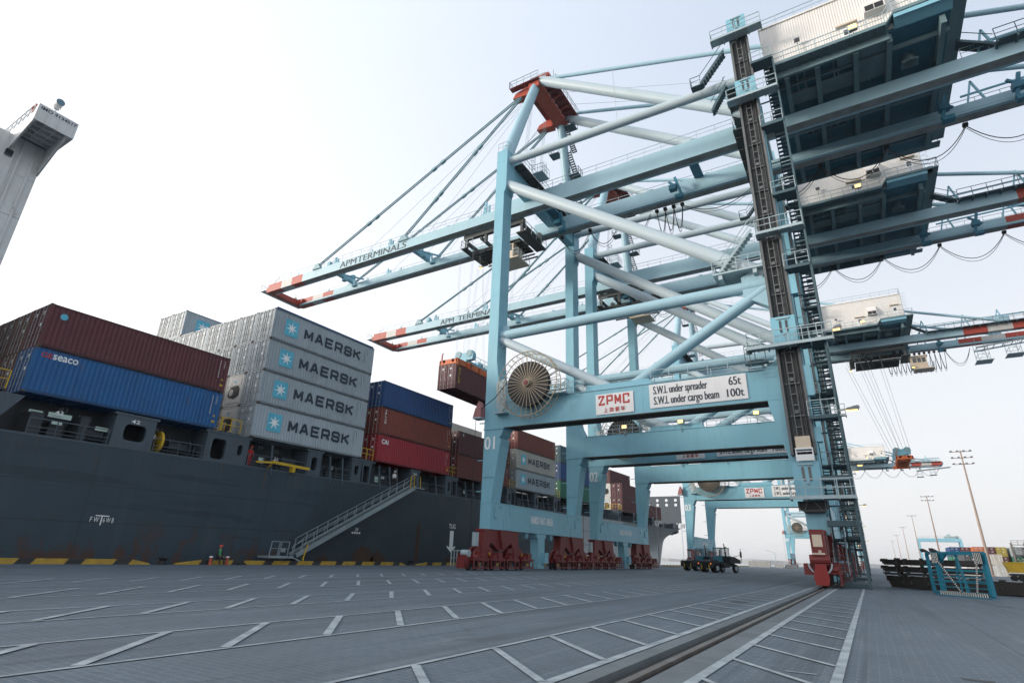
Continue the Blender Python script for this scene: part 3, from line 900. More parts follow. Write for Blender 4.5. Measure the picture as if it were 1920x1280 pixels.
def ring(mb, c, R, r, ax='y', n=18, m=0, m2=None, a0=0, a1=2*pi):
    pts = []
    for i in range(n+1):
        t = a0+(a1-a0)*i/n
        d = {'y': (cos(t),0,sin(t)), 'x': (0,cos(t),sin(t)), 'z': (cos(t),sin(t),0)}[ax]
        pts.append((c[0]+R*d[0], c[1]+R*d[1], c[2]+R*d[2]))
    for i in range(n):
        mb.tube(pts[i], pts[i+1], r, 6, m=(m if (m2 is None or (i//3) % 2 == 0) else m2))
ring(b, (SX-.85,7.80,WZ1-.05), .30, .06, 'y', 18, 0, 1)
b.build('lifebuoy', [m_redapex, m_swhite], ship)
b = MB()
b.bar((-47,9.2,10.0),(-47,9.2,14.9),.16); b.bar((-47,9.2,14.9),(-45.4,9.2,15.5),.08)
for xx, zz in ((-46.4,15.15),(-45.6,15.5)): b.box(xx-.35, xx+.2, 9.0, 9.4, zz, zz+.14)
b.build('floodlight_bracket', m_swhite, ship)
# ================================================================== shipping containers
CMC = {}
def cmat(name, c, rust=.5, **k):
    CMC[name] = c
    return mat(name, c, .55, dirt=.45, scale=.5, streak=.5, rust=rust, bump=.05, vary=.14, **k)
CM = {
 'maersk': cmat('container grey', (.335,.395,.435), .35, dirt_col=(.225,.265,.295)),
 'beige': cmat('container pale beige', (.42,.41,.37), .5, dirt_col=(.30,.28,.24)),
 'maroon': cmat('container maroon', (.10,.024,.031), .35),
 'blue': cmat('container blue', (.008,.105,.29), .35, dirt_col=(.010,.05,.13)),
 'navy': cmat('container navy', (.010,.065,.20), .5),
 'brown': cmat('container brown', (.205,.042,.027), .5),
 'red': cmat('container red', (.29,.015,.027), .35),
 'oxide': cmat('container oxide', (.155,.034,.030), .5),
 'rusty': cmat('container rusty brown', (.135,.062,.040), .9),
 'white': cmat('container white', (.60,.60,.58), .3),
 'teal': cmat('container teal', (.04,.11,.14), .4),
 'green': cmat('container green', (.02,.16,.10), .4),
 'orange': cmat('container orange', (.50,.15,.06), .3),
 'yellow': cmat('container yellow', (.36,.28,.04), .3),
 'pale': cmat('container cream', (.62,.58,.52), .2),
 'dark': cmat('container dark grey', (.07,.075,.08), .5),
}
CMR = {}
for k_, m_ in list(CM.items()):
    CMR[k_] = mat(m_.name+' rail', tuple(x*.5+.006 for x in CMC[m_.name]), .65, dirt=.6, streak=.3, rust=.6)
m_casting = mat('corner casting', (.10,.085,.075), .7, .2, dirt=.5, rust=.5)
m_gasket = mat('door hardware', (.30,.31,.31), .5, .3, dirt=.5, rust=.5)
m_gap = mat('door gasket rubber', (.02,.02,.022), .8, dirt=0, streak=0)  # black rubber strip between the two door leaves
m_star = mat('star square blue', (.10,.45,.60), .55, dirt=.3, streak=.3)
m_maersk = mat('wordmark navy', (.020,.035,.055), .6, dirt=.2)
CL, CW = 12.19, 2.438

def corr_side(mb, x, y0, y1, z0, z1, sgn, pitch=.278, dep=.05):
    """trapezoidal corrugated panel in the y-z plane"""
    n = int((y1-y0)/pitch); p = (y1-y0)/n
    ys = []
    for i in range(n):
        a = y0+i*p
        ys += [(a, 0), (a+p*.26, 0), (a+p*.5, dep), (a+p*.76, dep)]
    ys.append((y1, 0))
    for i in range(len(ys)-1):
        (a, da), (b_, db) = ys[i], ys[i+1]
        mb.face([(x-sgn*da,a,z0),(x-sgn*db,b_,z0),(x-sgn*db,b_,z1),(x-sgn*da,a,z1)])
def corr_end(mb, y, x0, x1, z0, z1, sgn, pitch=.25, dep=.045):
    n = int((x1-x0)/pitch); p = (x1-x0)/n
    xs = []
    for i in range(n):
        a = x0+i*p
        xs += [(a,0),(a+p*.26,0),(a+p*.5,dep),(a+p*.76,dep)]
    xs.append((x1,0))
    for i in range(len(xs)-1):
        (a, da), (b_, db) = xs[i], xs[i+1]
        mb.face([(a,y-sgn*da,z0),(b_,y-sgn*db,z0),(b_,y-sgn*db,z1),(a,y-sgn*da,z1)])

_protos = {}
def proto(color, h=2.81, L=CL, corr=True, reefer=False):
    key = (color, h, L, corr, reefer)
    if key in _protos: return _protos[key]
    m = CM[color]
    t = bpy.data.objects.new('shipping_container', None); t.empty_display_size = .5
    ORG[t.name] = Vector((0,0,0))
    col.objects.link(t)
    hw, hl = CW/2, L/2
    b = MB()
    P = .15
    for sx in (-1, 1):
        for y0, y1 in ((-hl, -hl+P), (hl-P, hl)):
            b.box(*sorted((sx*hw, sx*(hw-P))), y0, y1, 0, h)
        b.box(*sorted((sx*(hw-.020), sx*(hw-.10))), -hl+P, hl-P, 0, .17, 1)
        b.box(*sorted((sx*(hw-.020), sx*(hw-.08))), -hl+P, hl-P, h-.09, h-.01, 1)
        if corr: corr_side(b, sx*(hw-.022), -hl+P, hl-P, .17, h-.09, sx)
        else: b.face([(sx*(hw-.022),-hl+P,.17),(sx*(hw-.022),hl-P,.17),(sx*(hw-.022),hl-P,h-.09),(sx*(hw-.022),-hl+P,h-.09)])
    b.box(-hw+P, hw-P, -hl+.01, -hl+.14, 0, .16); b.box(-hw+P, hw-P, -hl+.01, -hl+.14, h-.13, h)
    b.box(-hw+P, hw-P, hl-.14, hl-.01, 0, .16); b.box(-hw+P, hw-P, hl-.14, hl-.01, h-.13, h)
    corr_end(b, hl-.03, -hw+P, hw-P, .16, h-.13, 1)
    b.face([(-hw+.05,-hl+.1,h-.03),(hw-.05,-hl+.1,h-.03),(hw-.05,hl-.1,h-.03),(-hw+.05,hl-.1,h-.03)])
    b.face([(-hw+.05,-hl+.1,.10),(hw-.05,-hl+.1,.10),(hw-.05,hl-.1,.10),(-hw+.05,hl-.1,.10)])
    n = int(L/.6)
    for i in range(1, n):
        y = -hl+i*L/n; b.box(-hw+.1, hw-.1, y-.03, y+.03, 0.01, .098)
    c_ = .178
    for sx in (-1, 1):
        for sy in (-1, 1):
            for z0 in (-.008, h-.11):
                b.box(*sorted((sx*(hw+.004), sx*(hw-.16))), *sorted((sy*(hl+.004), sy*(hl-c_))), z0, z0+.118, 2)
    b.build('body', [m, CMR[color], m_casting], t, origin=(0,0,0))
    if not reefer:
        for s_ in (-1, 1):
            b = MB()
            xa, xb = (-hw+P+.01, -.012) if s_ < 0 else (.012, hw-P-.01)
            y = -hl+.045
            b.box(xa, xb, y, y+.04, .17, h-.14)
            nz = 4
            zs = [.17+(h-.31)*i/nz for i in range(nz+1)]
            for i in range(nz):      # pressed panels stand proud between horizontal ribs
                b.box(xa+.05, xb-.05, y-.028, y, zs[i]+.07, zs[i+1]-.07)
            d = b.build('door', m, t, origin=(0,0,0))
            b = MB()
            for fx in (.24, .72):
                x = xa+(xb-xa)*fx
                b.tube((x,y-.055,.05),(x,y-.055,h-.05),.022,6)
                for zz in (.10,.55,1.25,2.0,h-.14): b.box(x-.05,x+.05,y-.07,y-.02,zz-.04,zz+.04)
                b.bar((x,y-.06,1.05),(x+.24,y-.06,1.02),.03)
            b.build('locking_bars', m_gasket, d, origin=(0,0,0))
            b = MB()
            b.box(xa+.36, xa+.62, y-.034, y-.029, h-.50, h-.42); b.cut(); b.box(xa+.36, xa+.58, y-.034, y-.029, h-.62, h-.56)
            if s_ > 0: b.cut(); b.box(xa+.38, xa+.60, y-.034, y-.029, h-1.42, h-1.22)
            b.build_all('door_marking', m_letw, d, origin=(0,0,0))
        b = MB()
        b.box(-.012, .012, -hl+.03, -hl+.08, .17, h-.14)
        b.build('door_gasket', m_gap, t, origin=(0,0,0))
    else:
        b = MB(); y = -hl+.03
        b.box(-hw+P, hw-P, y, y+.06, .16, h-.13)
        b.box(-hw+.3, hw-.3, y-.03, y, h-1.0, h-.35)
        b.box(-hw+.25, hw-.25, y-.03, y, .25, .55)
        d = b.build('machinery_panel', m, t, origin=(0,0,0))
        b = MB()
        b.prism([(-.75,1.35),(-.45,1.72),(.55,1.78),(.80,1.5),(.80,.85),(.2,.62),(-.55,.8),(-.8,1.0)], 'y', y-.02, y-.005)
        b.box(-.2,.7,y-.04,y-.02,.9,1.3)
        b.build('condenser_opening', m_black, d, origin=(0,0,0))
        b = MB(); b.lathe((-.28,y-.05,1.22),'y',[(.30,0),(.30,.03)],16)
        b.build('fan', m_gasket, d, origin=(0,0,0))
        b = MB(); b.box(-.12,.16,y-.035,y-.031,h-.75,h-.5)
        b.build('logo_plate', m_star, d, origin=(0,0,0))
    _protos[key] = t
    t['used'] = False
    return t

def star_pts(cy, cz, R, r, n=7, rot=0):
    out = []
    for i in range(2*n):
        t = pi/2+rot+pi*i/n; q = R if i % 2 == 0 else r
        out.append((cy+q*cos(t), cz+q*sin(t)))
    return out

def squared_word(mb, word, x, y0, z0, width, hgt, m=0, tf=.225):
    """bold squared capitals with clipped corners drawn as thick strokes, reading along +y"""
    S = {  # strokes on a 0..1 grid
     'M': [((0,0),(0,1)),((0,1),(.5,.22)),((.5,.22),(1,1)),((1,1),(1,0))],
     'A': [((0,0),(.42,1)),((.42,1),(.58,1)),((.58,1),(1,0)),((.2,.30),(.8,.30))],
     'E': [((1,1),(0,1)),((0,1),(0,0)),((0,0),(1,0)),((0,.5),(.86,.5))],
     'R': [((0,0),(0,1)),((0,1),(.86,1)),((.86,1),(1,.86)),((1,.86),(1,.52)),((1,.52),(.86,.40)),((.86,.40),(0,.40)),((.62,.40),(1,0))],
     'S': [((1,.86),(.86,1)),((.86,1),(.14,1)),((.14,1),(0,.86)),((0,.86),(0,.62)),((0,.62),(.14,.52)),((.14,.52),(.86,.48)),((.86,.48),(1,.38)),((1,.38),(1,.14)),((1,.14),(.86,0)),((.86,0),(.14,0)),((.14,0),(0,.14)),((1,.86),(1,.74)),((0,.14),(0,.26))],
     'K': [((0,0),(0,1)),((0,.42),(1,1)),((.36,.60),(1,0))],
     'Z': [((0,1),(1,1)),((1,1),(.0,.0)),((0,0),(1,0)),((0,1),(0,.80)),((1,0),(1,.12))],
     'P': [((0,0),(0,1)),((0,1),(1,1)),((1,1),(1,.42)),((1,.42),(.25,.42))],
     'C': [((1,.72),(1,1)),((1,1),(0,1)),((0,1),(0,0)),((0,0),(1,0)),((1,0),(1,.24))],
    }
    n = len(word)
    lw = width/(n+(n-1)*.22); gap = lw*.22
    th = hgt*tf
    for i, ch in enumerate(word):
        oy = y0+i*(lw+gap)
        for q, (a, c) in enumerate(S[ch]):
            f = lambda p: V(0, oy+th/2+p[0]*(lw-th), z0+th/2+p[1]*(hgt-th))
            pa, pc = f(a), f(c)
            d = (pc-pa).normalized(); pr = V(0,-d.z,d.y)*th/2
            e = d*th*.30 if ch not in 'MAK' else d*th*.2
            xx = x+.0012*q
            mb.face([(xx,*(pa-e-pr)[1:]),(xx,*(pc+e-pr)[1:]),(xx,*(pc+e+pr)[1:]),(xx,*(pa-e+pr)[1:])], m)

SIDE = CW/2 - .014
def side_codes(mb, h, y, m=0):
    """rows of small identification marks near the end of the side"""
    r = random.Random(int(y*100))
    for j, yy in enumerate((y, y+.34)):
        zz = h-.35
        for i in range(11 if j == 0 else 5):
            w_ = .05+r.random()*.03
            mb.face([(SIDE,yy,zz-.07),(SIDE,yy+w_,zz-.07),(SIDE,yy+w_,zz),(SIDE,yy,zz)], m)
            zz -= .13
m_codes = mat('stencil marks', (.62,.62,.60), .6, dirt=.3)
m_codesdk = mat('stencil marks dark', (.09,.10,.11), .6, dirt=.3)
m_dyel = mat('warning yellow', (.55,.33,.03), .6, dirt=.3)

def container(color, X, Y, Z, label, group='containers stacked on the ship', h=2.81, L=CL, corr=True, reefer=False, marks=None, name=None, tilt=.0105, rotz=0):
    """Y is the after (near) end of the container"""
    p = proto(color, h, L, corr, reefer)
    if not p['used']:
        t = p; p['used'] = True
    else:
        t = copy_tree(p, None, ('lettering','emblem','side_marking','roof_edge'))
    if 'used' in t and t is not p: del t['used']
    t.location = (X, Y+L/2, Z); t.rotation_euler = (tilt, 0, rotz)
    tag(t, label, 'container', group)
    O = (0,0,0); hl = L/2
    if marks == 'maersk':
        b = MB()
        b.prism(rrect(-hl+1.95, 1.48, 1.40, 1.52, .10), 'x', SIDE, SIDE+.004)
        e = b.build('emblem', m_star, t, origin=O)
        b = MB(); sp = star_pts(-hl+1.95, 1.48, .62, .19)
        c_ = (SIDE+.010, -hl+1.95, 1.48)
        for i in range(14):
            j = (i+1) % 14
            b.face([c_, (SIDE+.010,*sp[i]), (SIDE+.010,*sp[j])])
        b.build('star', m_letw, e, origin=O)
        b = MB(); squared_word(b, 'MAERSK', SIDE+.004, -hl+3.35, .98, 7.05, 1.0)
        b.build('lettering', m_maersk, t, origin=O)
        b = MB(); side_codes(b, h, hl-1.3); b.build('side_marking', m_codesdk, t, origin=O)
    elif marks == 'star':
        b = MB(); b.prism(rrect(-hl+1.95, 1.48, 1.40, 1.52, .10), 'x', SIDE, SIDE+.004)
        e = b.build('emblem', m_star, t, origin=O)
        b = MB(); sp = star_pts(-hl+1.95, 1.48, .62, .19); c_ = (SIDE+.010, -hl+1.95, 1.48)
        for i in range(14): b.face([c_, (SIDE+.010,*sp[i]), (SIDE+.010,*sp[(i+1) % 14])])
        b.build('star', m_letw, e, origin=O)
    elif marks == 'seaco':
        b = MB(); add_text(b, 'seaco', (SIDE+.004,-hl+.98,2.22), UY, UZ, 1.36, .34, bold=.015); b.build('lettering', m_letw, t, origin=O)
        b = MB(); add_text(b, 'GE', (SIDE+.004,-hl+.36,2.24), UY, UZ, .58, .32, bold=.02); b.build('lettering', m_signr, t, origin=O)
    elif marks == 'cai':
        b = MB(); add_text(b, 'CAI', (SIDE+.004,-hl+.55,1.86), UY, UZ, 1.0, .50, bold=.03); b.build('lettering', m_letw, t, origin=O)
    elif marks == 'triton':
        b = MB()
        for i, ch in enumerate('TRITON'): add_text(b, ch, (SIDE+.004,-hl+.62,2.38-i*.25), UY, UZ, .27 if ch != 'I' else .06, .19, bold=.03)
        b.build('lettering', m_letw, t, origin=O)
    elif marks == 'disc':
        b = MB(); b.lathe((SIDE,-hl+.85,2.15),'x',[(.21,0),(.21,.008)],18); b.build('emblem', m_star, t, origin=O)
    elif marks == 'gold':
        b = MB()
        for i, ch in enumerate('GOLD'): add_text(b, ch, (SIDE+.004,-hl+.55,2.15-i*.48), UY, UZ, .34, .38, bold=.03)
        b.build('lettering', m_dyel, t, origin=O)
    elif marks == 'z':
        b = MB(); add_text(b, 'Z', (SIDE+.004,-hl+.75,2.25), UY, UZ, .28, .32, bold=.03); b.build('lettering', m_letw, t, origin=O)
    if marks in ('seaco','cai','triton','disc','gold','z','plain'):
        b = MB(); side_codes(b, h, hl-.75); b.build('side_marking', m_codes, t, origin=O)
        b = MB(); b.face([(SIDE,hl-.45,.9),(SIDE,hl-.25,.9),(SIDE,hl-.35,1.08)]); b.box(SIDE,SIDE+.004,hl-.48,hl-.22,.45,.75 if marks == 'cai' else .6)
        b.build('side_marking', m_dyel, t, origin=O)
    return t

PIT = 2.865
def cx(i): return SX-1.22-(i-1)*2.5     # column i counted from the quay side
TIER = {1:'lowest', 2:'second from the bottom', 3:'third from the bottom', 4:'top'}
# bay with the maroon and blue boxes
Y0 = 12.0; b0 = basez(Y0+6)
container('blue', cx(1), Y0, b0, 'blue container with white and red wordmark under the maroon one', marks='seaco')
container('maroon', cx(1), Y0, b0+PIT, 'long maroon container with round blue emblem on top of the blue container', marks='disc')
for i in (2,3,4,5):
    n_ = {2:'first',3:'second',4:'third',5:'fourth'}[i]
    container('rusty', cx(i), Y0, b0+PIT, 'rusty brown container end in the top tier, %s one left of the long maroon container' % n_, 'rusty containers beside the maroon and blue pair')
    container('rusty' if i != 3 else 'oxide', cx(i), Y0, b0, 'rusty brown container end in the lower tier, %s one left of the blue container' % n_, 'rusty containers beside the maroon and blue pair')
# four high grey stack
Y0 = 27.2; b0 = basez(Y0+6)
for k_ in range(4):
    t = container('maersk', cx(1), Y0, b0+k_*PIT, 'light grey container with star and wordmark, %s of the four high stack' % TIER[k_+1], 'grey containers of the tall stack', marks='maersk')
    if k_ == 3:
        b = MB(); b.box(CW/2-.10, CW/2-.006, -CL/2+.16, CL/2-.16, 2.83, 2.98)
        b.build('roof_edge', CM['navy'], t, origin=(0,0,0))
G2 = 'grey containers whose door ends face the stern'
container('white', cx(2), Y0, b0, 'white refrigerated container low between the blue container and the grey stack', G2, reefer=True)
container('white', cx(2), Y0, b0+PIT, 'white refrigerated container with black machinery opening, second tier beside the grey stack', G2, reefer=True)
nth = {2:'second', 3:'third', 4:'fourth', 5:'fifth', 6:'sixth', 7:'seventh', 8:'eighth'}
container('maersk', cx(2), Y0, b0+2*PIT, 'grey container end in the third tier, directly above the white refrigerated container', G2)
container('maersk', cx(3), Y0, b0+2*PIT, 'grey container end in the third tier, half hidden behind the corner of the maroon container', G2)
container('maersk', cx(4), Y0, b0+2*PIT, 'grey container end in the third tier, just a corner showing above the maroon container', G2)
for i in range(2, 9):
    container('maersk', cx(i), Y0, b0+3*PIT, 'grey container end in the fourth tier, %s from the wordmarked corner' % nth[i], G2)
container('maersk', cx(7), Y0, b0+4*PIT, 'grey container with star emblem standing alone in the highest tier, right one of two', G2, marks='star')
container('maersk', cx(8), Y0, b0+4*PIT, 'grey container in the highest tier, left one of two against the sky', G2)
for i in range(3, 9):
    for k_ in range(0, 3):
        if i in (3, 4) and k_ == 2: continue
        container('dark', cx(i), Y0, b0+k_*PIT, 'dark container buried under the grey tiers behind the maroon container', 'buried containers', corr=False)
# three high stack: red, brown, blue
Y0 = 41.45; b0 = basez(Y0+6)
container('red', cx(1), Y0, b0, 'bright red container with white three letter mark at the bottom of its stack', marks='cai')
container('brown', cx(1), Y0, b0+PIT, 'brown container with vertical white lettering between the red and the blue one', marks='triton')
container('navy', cx(1), Y0, b0+2*PIT, 'dark blue container on top of the brown and red ones', marks='plain')
for i in (2, 3):
    for k_ in range(2): container('oxide', cx(i), Y0, b0+k_*PIT, 'dark oxide container hidden inboard of the red and brown stack', 'containers inboard of the red stack', corr=False)
# two high stack
Y0 = 55.3; b0 = basez(Y0+6)
container('oxide', cx(1), Y0, b0, 'reddish brown container under the maroon one, left of the nearest crane leg', marks='plain')
container('maroon', cx(1), Y0, b0+PIT, 'maroon container with small white mark, left of the leg numbered 01', marks='z')
container('pale', cx(3), Y0, b0+2*PIT-.4, 'pale grey container just showing above the maroon one left of the leg numbered 01', corr=False)
for k_ in range(2): container('dark', cx(3), Y0, b0+k_*PIT-.2, 'dark container hidden under the pale grey one', 'containers under the pale one', corr=False)
# brown over two grey
Y0 = 69.45; b0 = basez(Y0+6)+.03
container('maersk', cx(1), Y0, b0, 'grey container with star and wordmark right of leg 01, lower of two', marks='maersk')
container('beige', cx(1), Y0, b0+PIT, 'weathered beige container with star emblem and wordmark under the brown one', marks='maersk')
container('brown', cx(1), Y0, b0+2*PIT, 'brown container on top of the two wordmarked ones right of the leg numbered 01', marks='plain')
# dark green stack
Y0 = 83.6; b0 = basez(Y0+6)
container('green', cx(1), Y0, b0, 'green container at the bottom of the dark stack behind the second crane leg', marks='plain')
container('navy', cx(1), Y0, b0+PIT, 'dark blue container between the green and the teal one', marks='plain')
container('teal', cx(1), Y0, b0+2*PIT, 'teal container on top of the dark stack right of the brown one', marks='plain')
# maroon with white refrigerated ends
Y0 = 112.0; b0 = basez(Y0+6)-.3
container('maroon', cx(1), Y0, b0, 'maroon container with red door end right of leg 02, lower of two', marks='plain')
container('maroon', cx(1), Y0, b0+PIT, 'maroon container with red door end right of leg 02, upper of two', marks='plain')
container('white', cx(2), Y0, b0, 'white refrigerated container end right of leg 02, lower of two', reefer=True)
container('white', cx(2), Y0, b0+PIT, 'white refrigerated container end right of leg 02, upper of two', reefer=True)
container('maroon', cx(2), Y0, b0+2*PIT, 'maroon container in the third tier above the white refrigerated ends', marks='plain')
Y0 = 126.0; b0 = basez(Y0+6)-.55
container('maroon', cx(1), Y0, b0, 'foremost maroon container, single tier ahead of the breakwater', marks='plain')
# ================================================================== ship-to-shore crane
YN, YF = 42.75, 62.1             # outer faces of the two frames
YC = (YN+YF)/2
LD = 1.65                        # depth of the legs along the quay
CRX = -15.6
FRAMES = ((YN, YN+LD, 1), (YF-LD, YF, -1))

crane = thing('ship_to_shore_crane', (CRX, YC, 0), 'nearest light blue quay crane, numbered 01, holding a maroon container over the ship', 'crane', 'light blue quay cranes')

def P_(name, mb, mats, parent=None, smooth=False):
    return mb.build(name, mats, parent or crane, smooth)

# ---- legs, portal beams, ties
wleg_parts = []
for ya, yb, s_ in FRAMES:
    b = MB()
    b.prism([(-29.1,5.6),(-28.05,5.6),(-27.35,10.6),(-27.2,11.2),(-27.45,11.35),(-27.2,11.6),(-27.0,12.2),(-29.1,12.2)], 'y', ya+.05, yb-.05)
    b.prism([(-29.1,12.24),(-26.6,12.24),(-26.6,14.6),(-26.95,14.95),(-27.45,15.9),(-27.8,17.4),(-28.0,19.0),(-28.0,38.6),(-27.85,38.9),(-27.75,39.5),(-27.75,44.4),(-29.1,44.4)], 'y', ya, yb)
    b.box(-29.16,-26.95, ya-.02, yb+.02, 12.14, 12.25)
    for zz in (7.8,26,33,42.8): b.box(-29.115,-28.0 if zz > 12 else -27.85, ya-.012, yb+.012, zz, zz+.03)
    for zz in (6.6,9.4,12.9): b.bar((-29.1,ya+.4,zz),(-29.9,ya+.4,zz+.02),.08)
    for i in range(5): b.box(-29.16,-29.1,ya+.5,ya+.62,20+i*4.5,20.12+i*4.5)
    l_ = P_('leg', b, m_blue); wleg_parts.append(l_)
    b = MB()
    b.prism([(-3.3,9.9),(-1.92,9.9),(-1.92,46.6),(-3.3,46.6)], 'y', ya, yb)
    b.prism([(-3.3,5.665),(-1.92,5.665),(-1.92,9.89),(-3.3,9.89),(-3.3,12.22),(-4.45,12.22),(-4.40,11.7),(-3.40,7.0)], 'y', ya, yb)
    for zz in (6.2,20,30,38): b.box(-3.312,-1.908, ya-.012, yb+.012, zz, zz+.03)
    P_('leg', b, m_blue)
    b = MB()
    b.prism([(-26.598,12.24),(-3.302,12.24),(-3.302,15.4),(-4.4,14.6),(-26.598,14.6)], 'y', ya+.02, yb-.02)
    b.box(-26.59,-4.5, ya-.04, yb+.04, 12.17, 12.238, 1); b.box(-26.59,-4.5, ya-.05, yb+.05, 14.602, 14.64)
    for xx in (-21.5,-13.7,-8.9): b.box(xx,xx+.04, ya+.008, yb-.008, 12.26, 14.58)
    b.prism([(-19.0,14.64),(-18.6,15.2),(-13.2,15.2),(-12.8,14.64)], 'y', ya+.3, yb-.3)
    pb = P_('portal_beam', b, [m_blue, m_beam_under])
    b = MB()
    fy = ya-.05 if s_ > 0 else yb+.05
    b.rail([(-25.4,fy,14.64),(-18.9,fy,14.64)], 1.05, 1.5, .022); b.rail([(-12.9,fy,14.64),(-5.4,fy,14.64)], 1.05, 1.5, .022)
    b.rail([(-25.4,yb-.1 if s_ > 0 else ya+.1,14.64),(-5.4,yb-.1 if s_ > 0 else ya+.1,14.64)], 1.05, 1.5, .022)
    b.build('beam_rail', m_galv, pb)
    ym = (ya+yb)/2
    b = MB(); b.tube((-28.0,ym,21.75),(-3.3,ym,21.8),.50,16); b.prism([(-28.02,20.4),(-27.2,20.9),(-27.2,22.6),(-28.02,22.9)], 'y', ym-.12, ym+.12); b.prism([(-5.2,20.9),(-3.28,19.6),(-3.28,23.4),(-5.2,22.6)], 'y', ym-.4, ym+.4)
    P_('tie_pipe', b, m_tie, smooth=True)
    b = MB(); b.tube((-27.85,ym,43.2),(-3.3,ym,42.6),.46,16)
    P_('tie_pipe', b, m_pipe, smooth=True)
    b = MB(); b.tube((-27.9,ym,39.9),(-3.4,ym,22.6),.62,18)
    P_('diagonal_brace', b, m_pipe, smooth=True)
    b = MB(); b.tube((-28.0,ym,21.3),(-16.9,ym,15.0),.46,14); P_('diagonal_brace', b, m_pipe, smooth=True)
    b = MB(); b.tube((-3.4,ym,21.5),(-14.5,ym,15.0),.46,14); P_('diagonal_brace', b, m_tie, smooth=True)
# numbers on the waterside legs
def leg_number(parent, num):
    b = MB(); add_text(b, num, (-28.98,YN+.028,10.3), (1,0,0), UZ, 1.1, 1.2, fat=.03)
    return b.build('leg_number', m_letw, parent, origin=(CRX,YC,0))
leg_number(wleg_parts[0], '01')

# ---- sill beams
sills = []
for x0, x1, zb in ((-29.1,-28.0,3.35),(-3.15,-1.95,3.1)):
    b = MB()
    b.box(x0, x1, YN, YF, zb, 5.6)
    b.box(x0-.04, x1+.04, YN-.03, YF+.03, 5.602, 5.66)
    for yy in (YN+3.2, YF-3.2-.5): b.box(x1, x1+.05, yy, yy+.5, 4.7, 5.65)
    for yy in (YN+2.2, YF-2.9): b.box(x1, x1+.03, yy, yy+1.3, zb+.05, 4.3)
    for yy in (YN+.9, YF-1.6):
        b.lathe((x1,yy,4.55),'x',[(.32,0),(.32,.1)],14); b.bar((x1+.08,yy-.2,5.25),(x1+.08,yy-.2,4.3),.08); b.bar((x1+.08,yy+.55,5.2),(x1+.08,yy+.75,5.45),.1)
    for yy in (YC-2.9, YC+2.3): b.prism([(yy,zb),(yy+.7,zb),(yy+.45,zb-.55),(yy+.25,zb-.55)], 'x', x0+.4, x1-.3)
    for yy in (YC-6,YC-2.6,YC+2.4,YC+5): b.box(x1+.001,x1+.006,yy,yy+.05,zb+.1,zb+1.5)
    sb = P_('sill_beam', b, m_blue); sills.append(sb)
b = MB(); add_text(b, 'HARD HAT AREA', (-27.99,YC-2.3,4.25), UY, UZ, 4.7, .70, fat=.03)
b.build('warning_lettering', m_letw, sills[0])

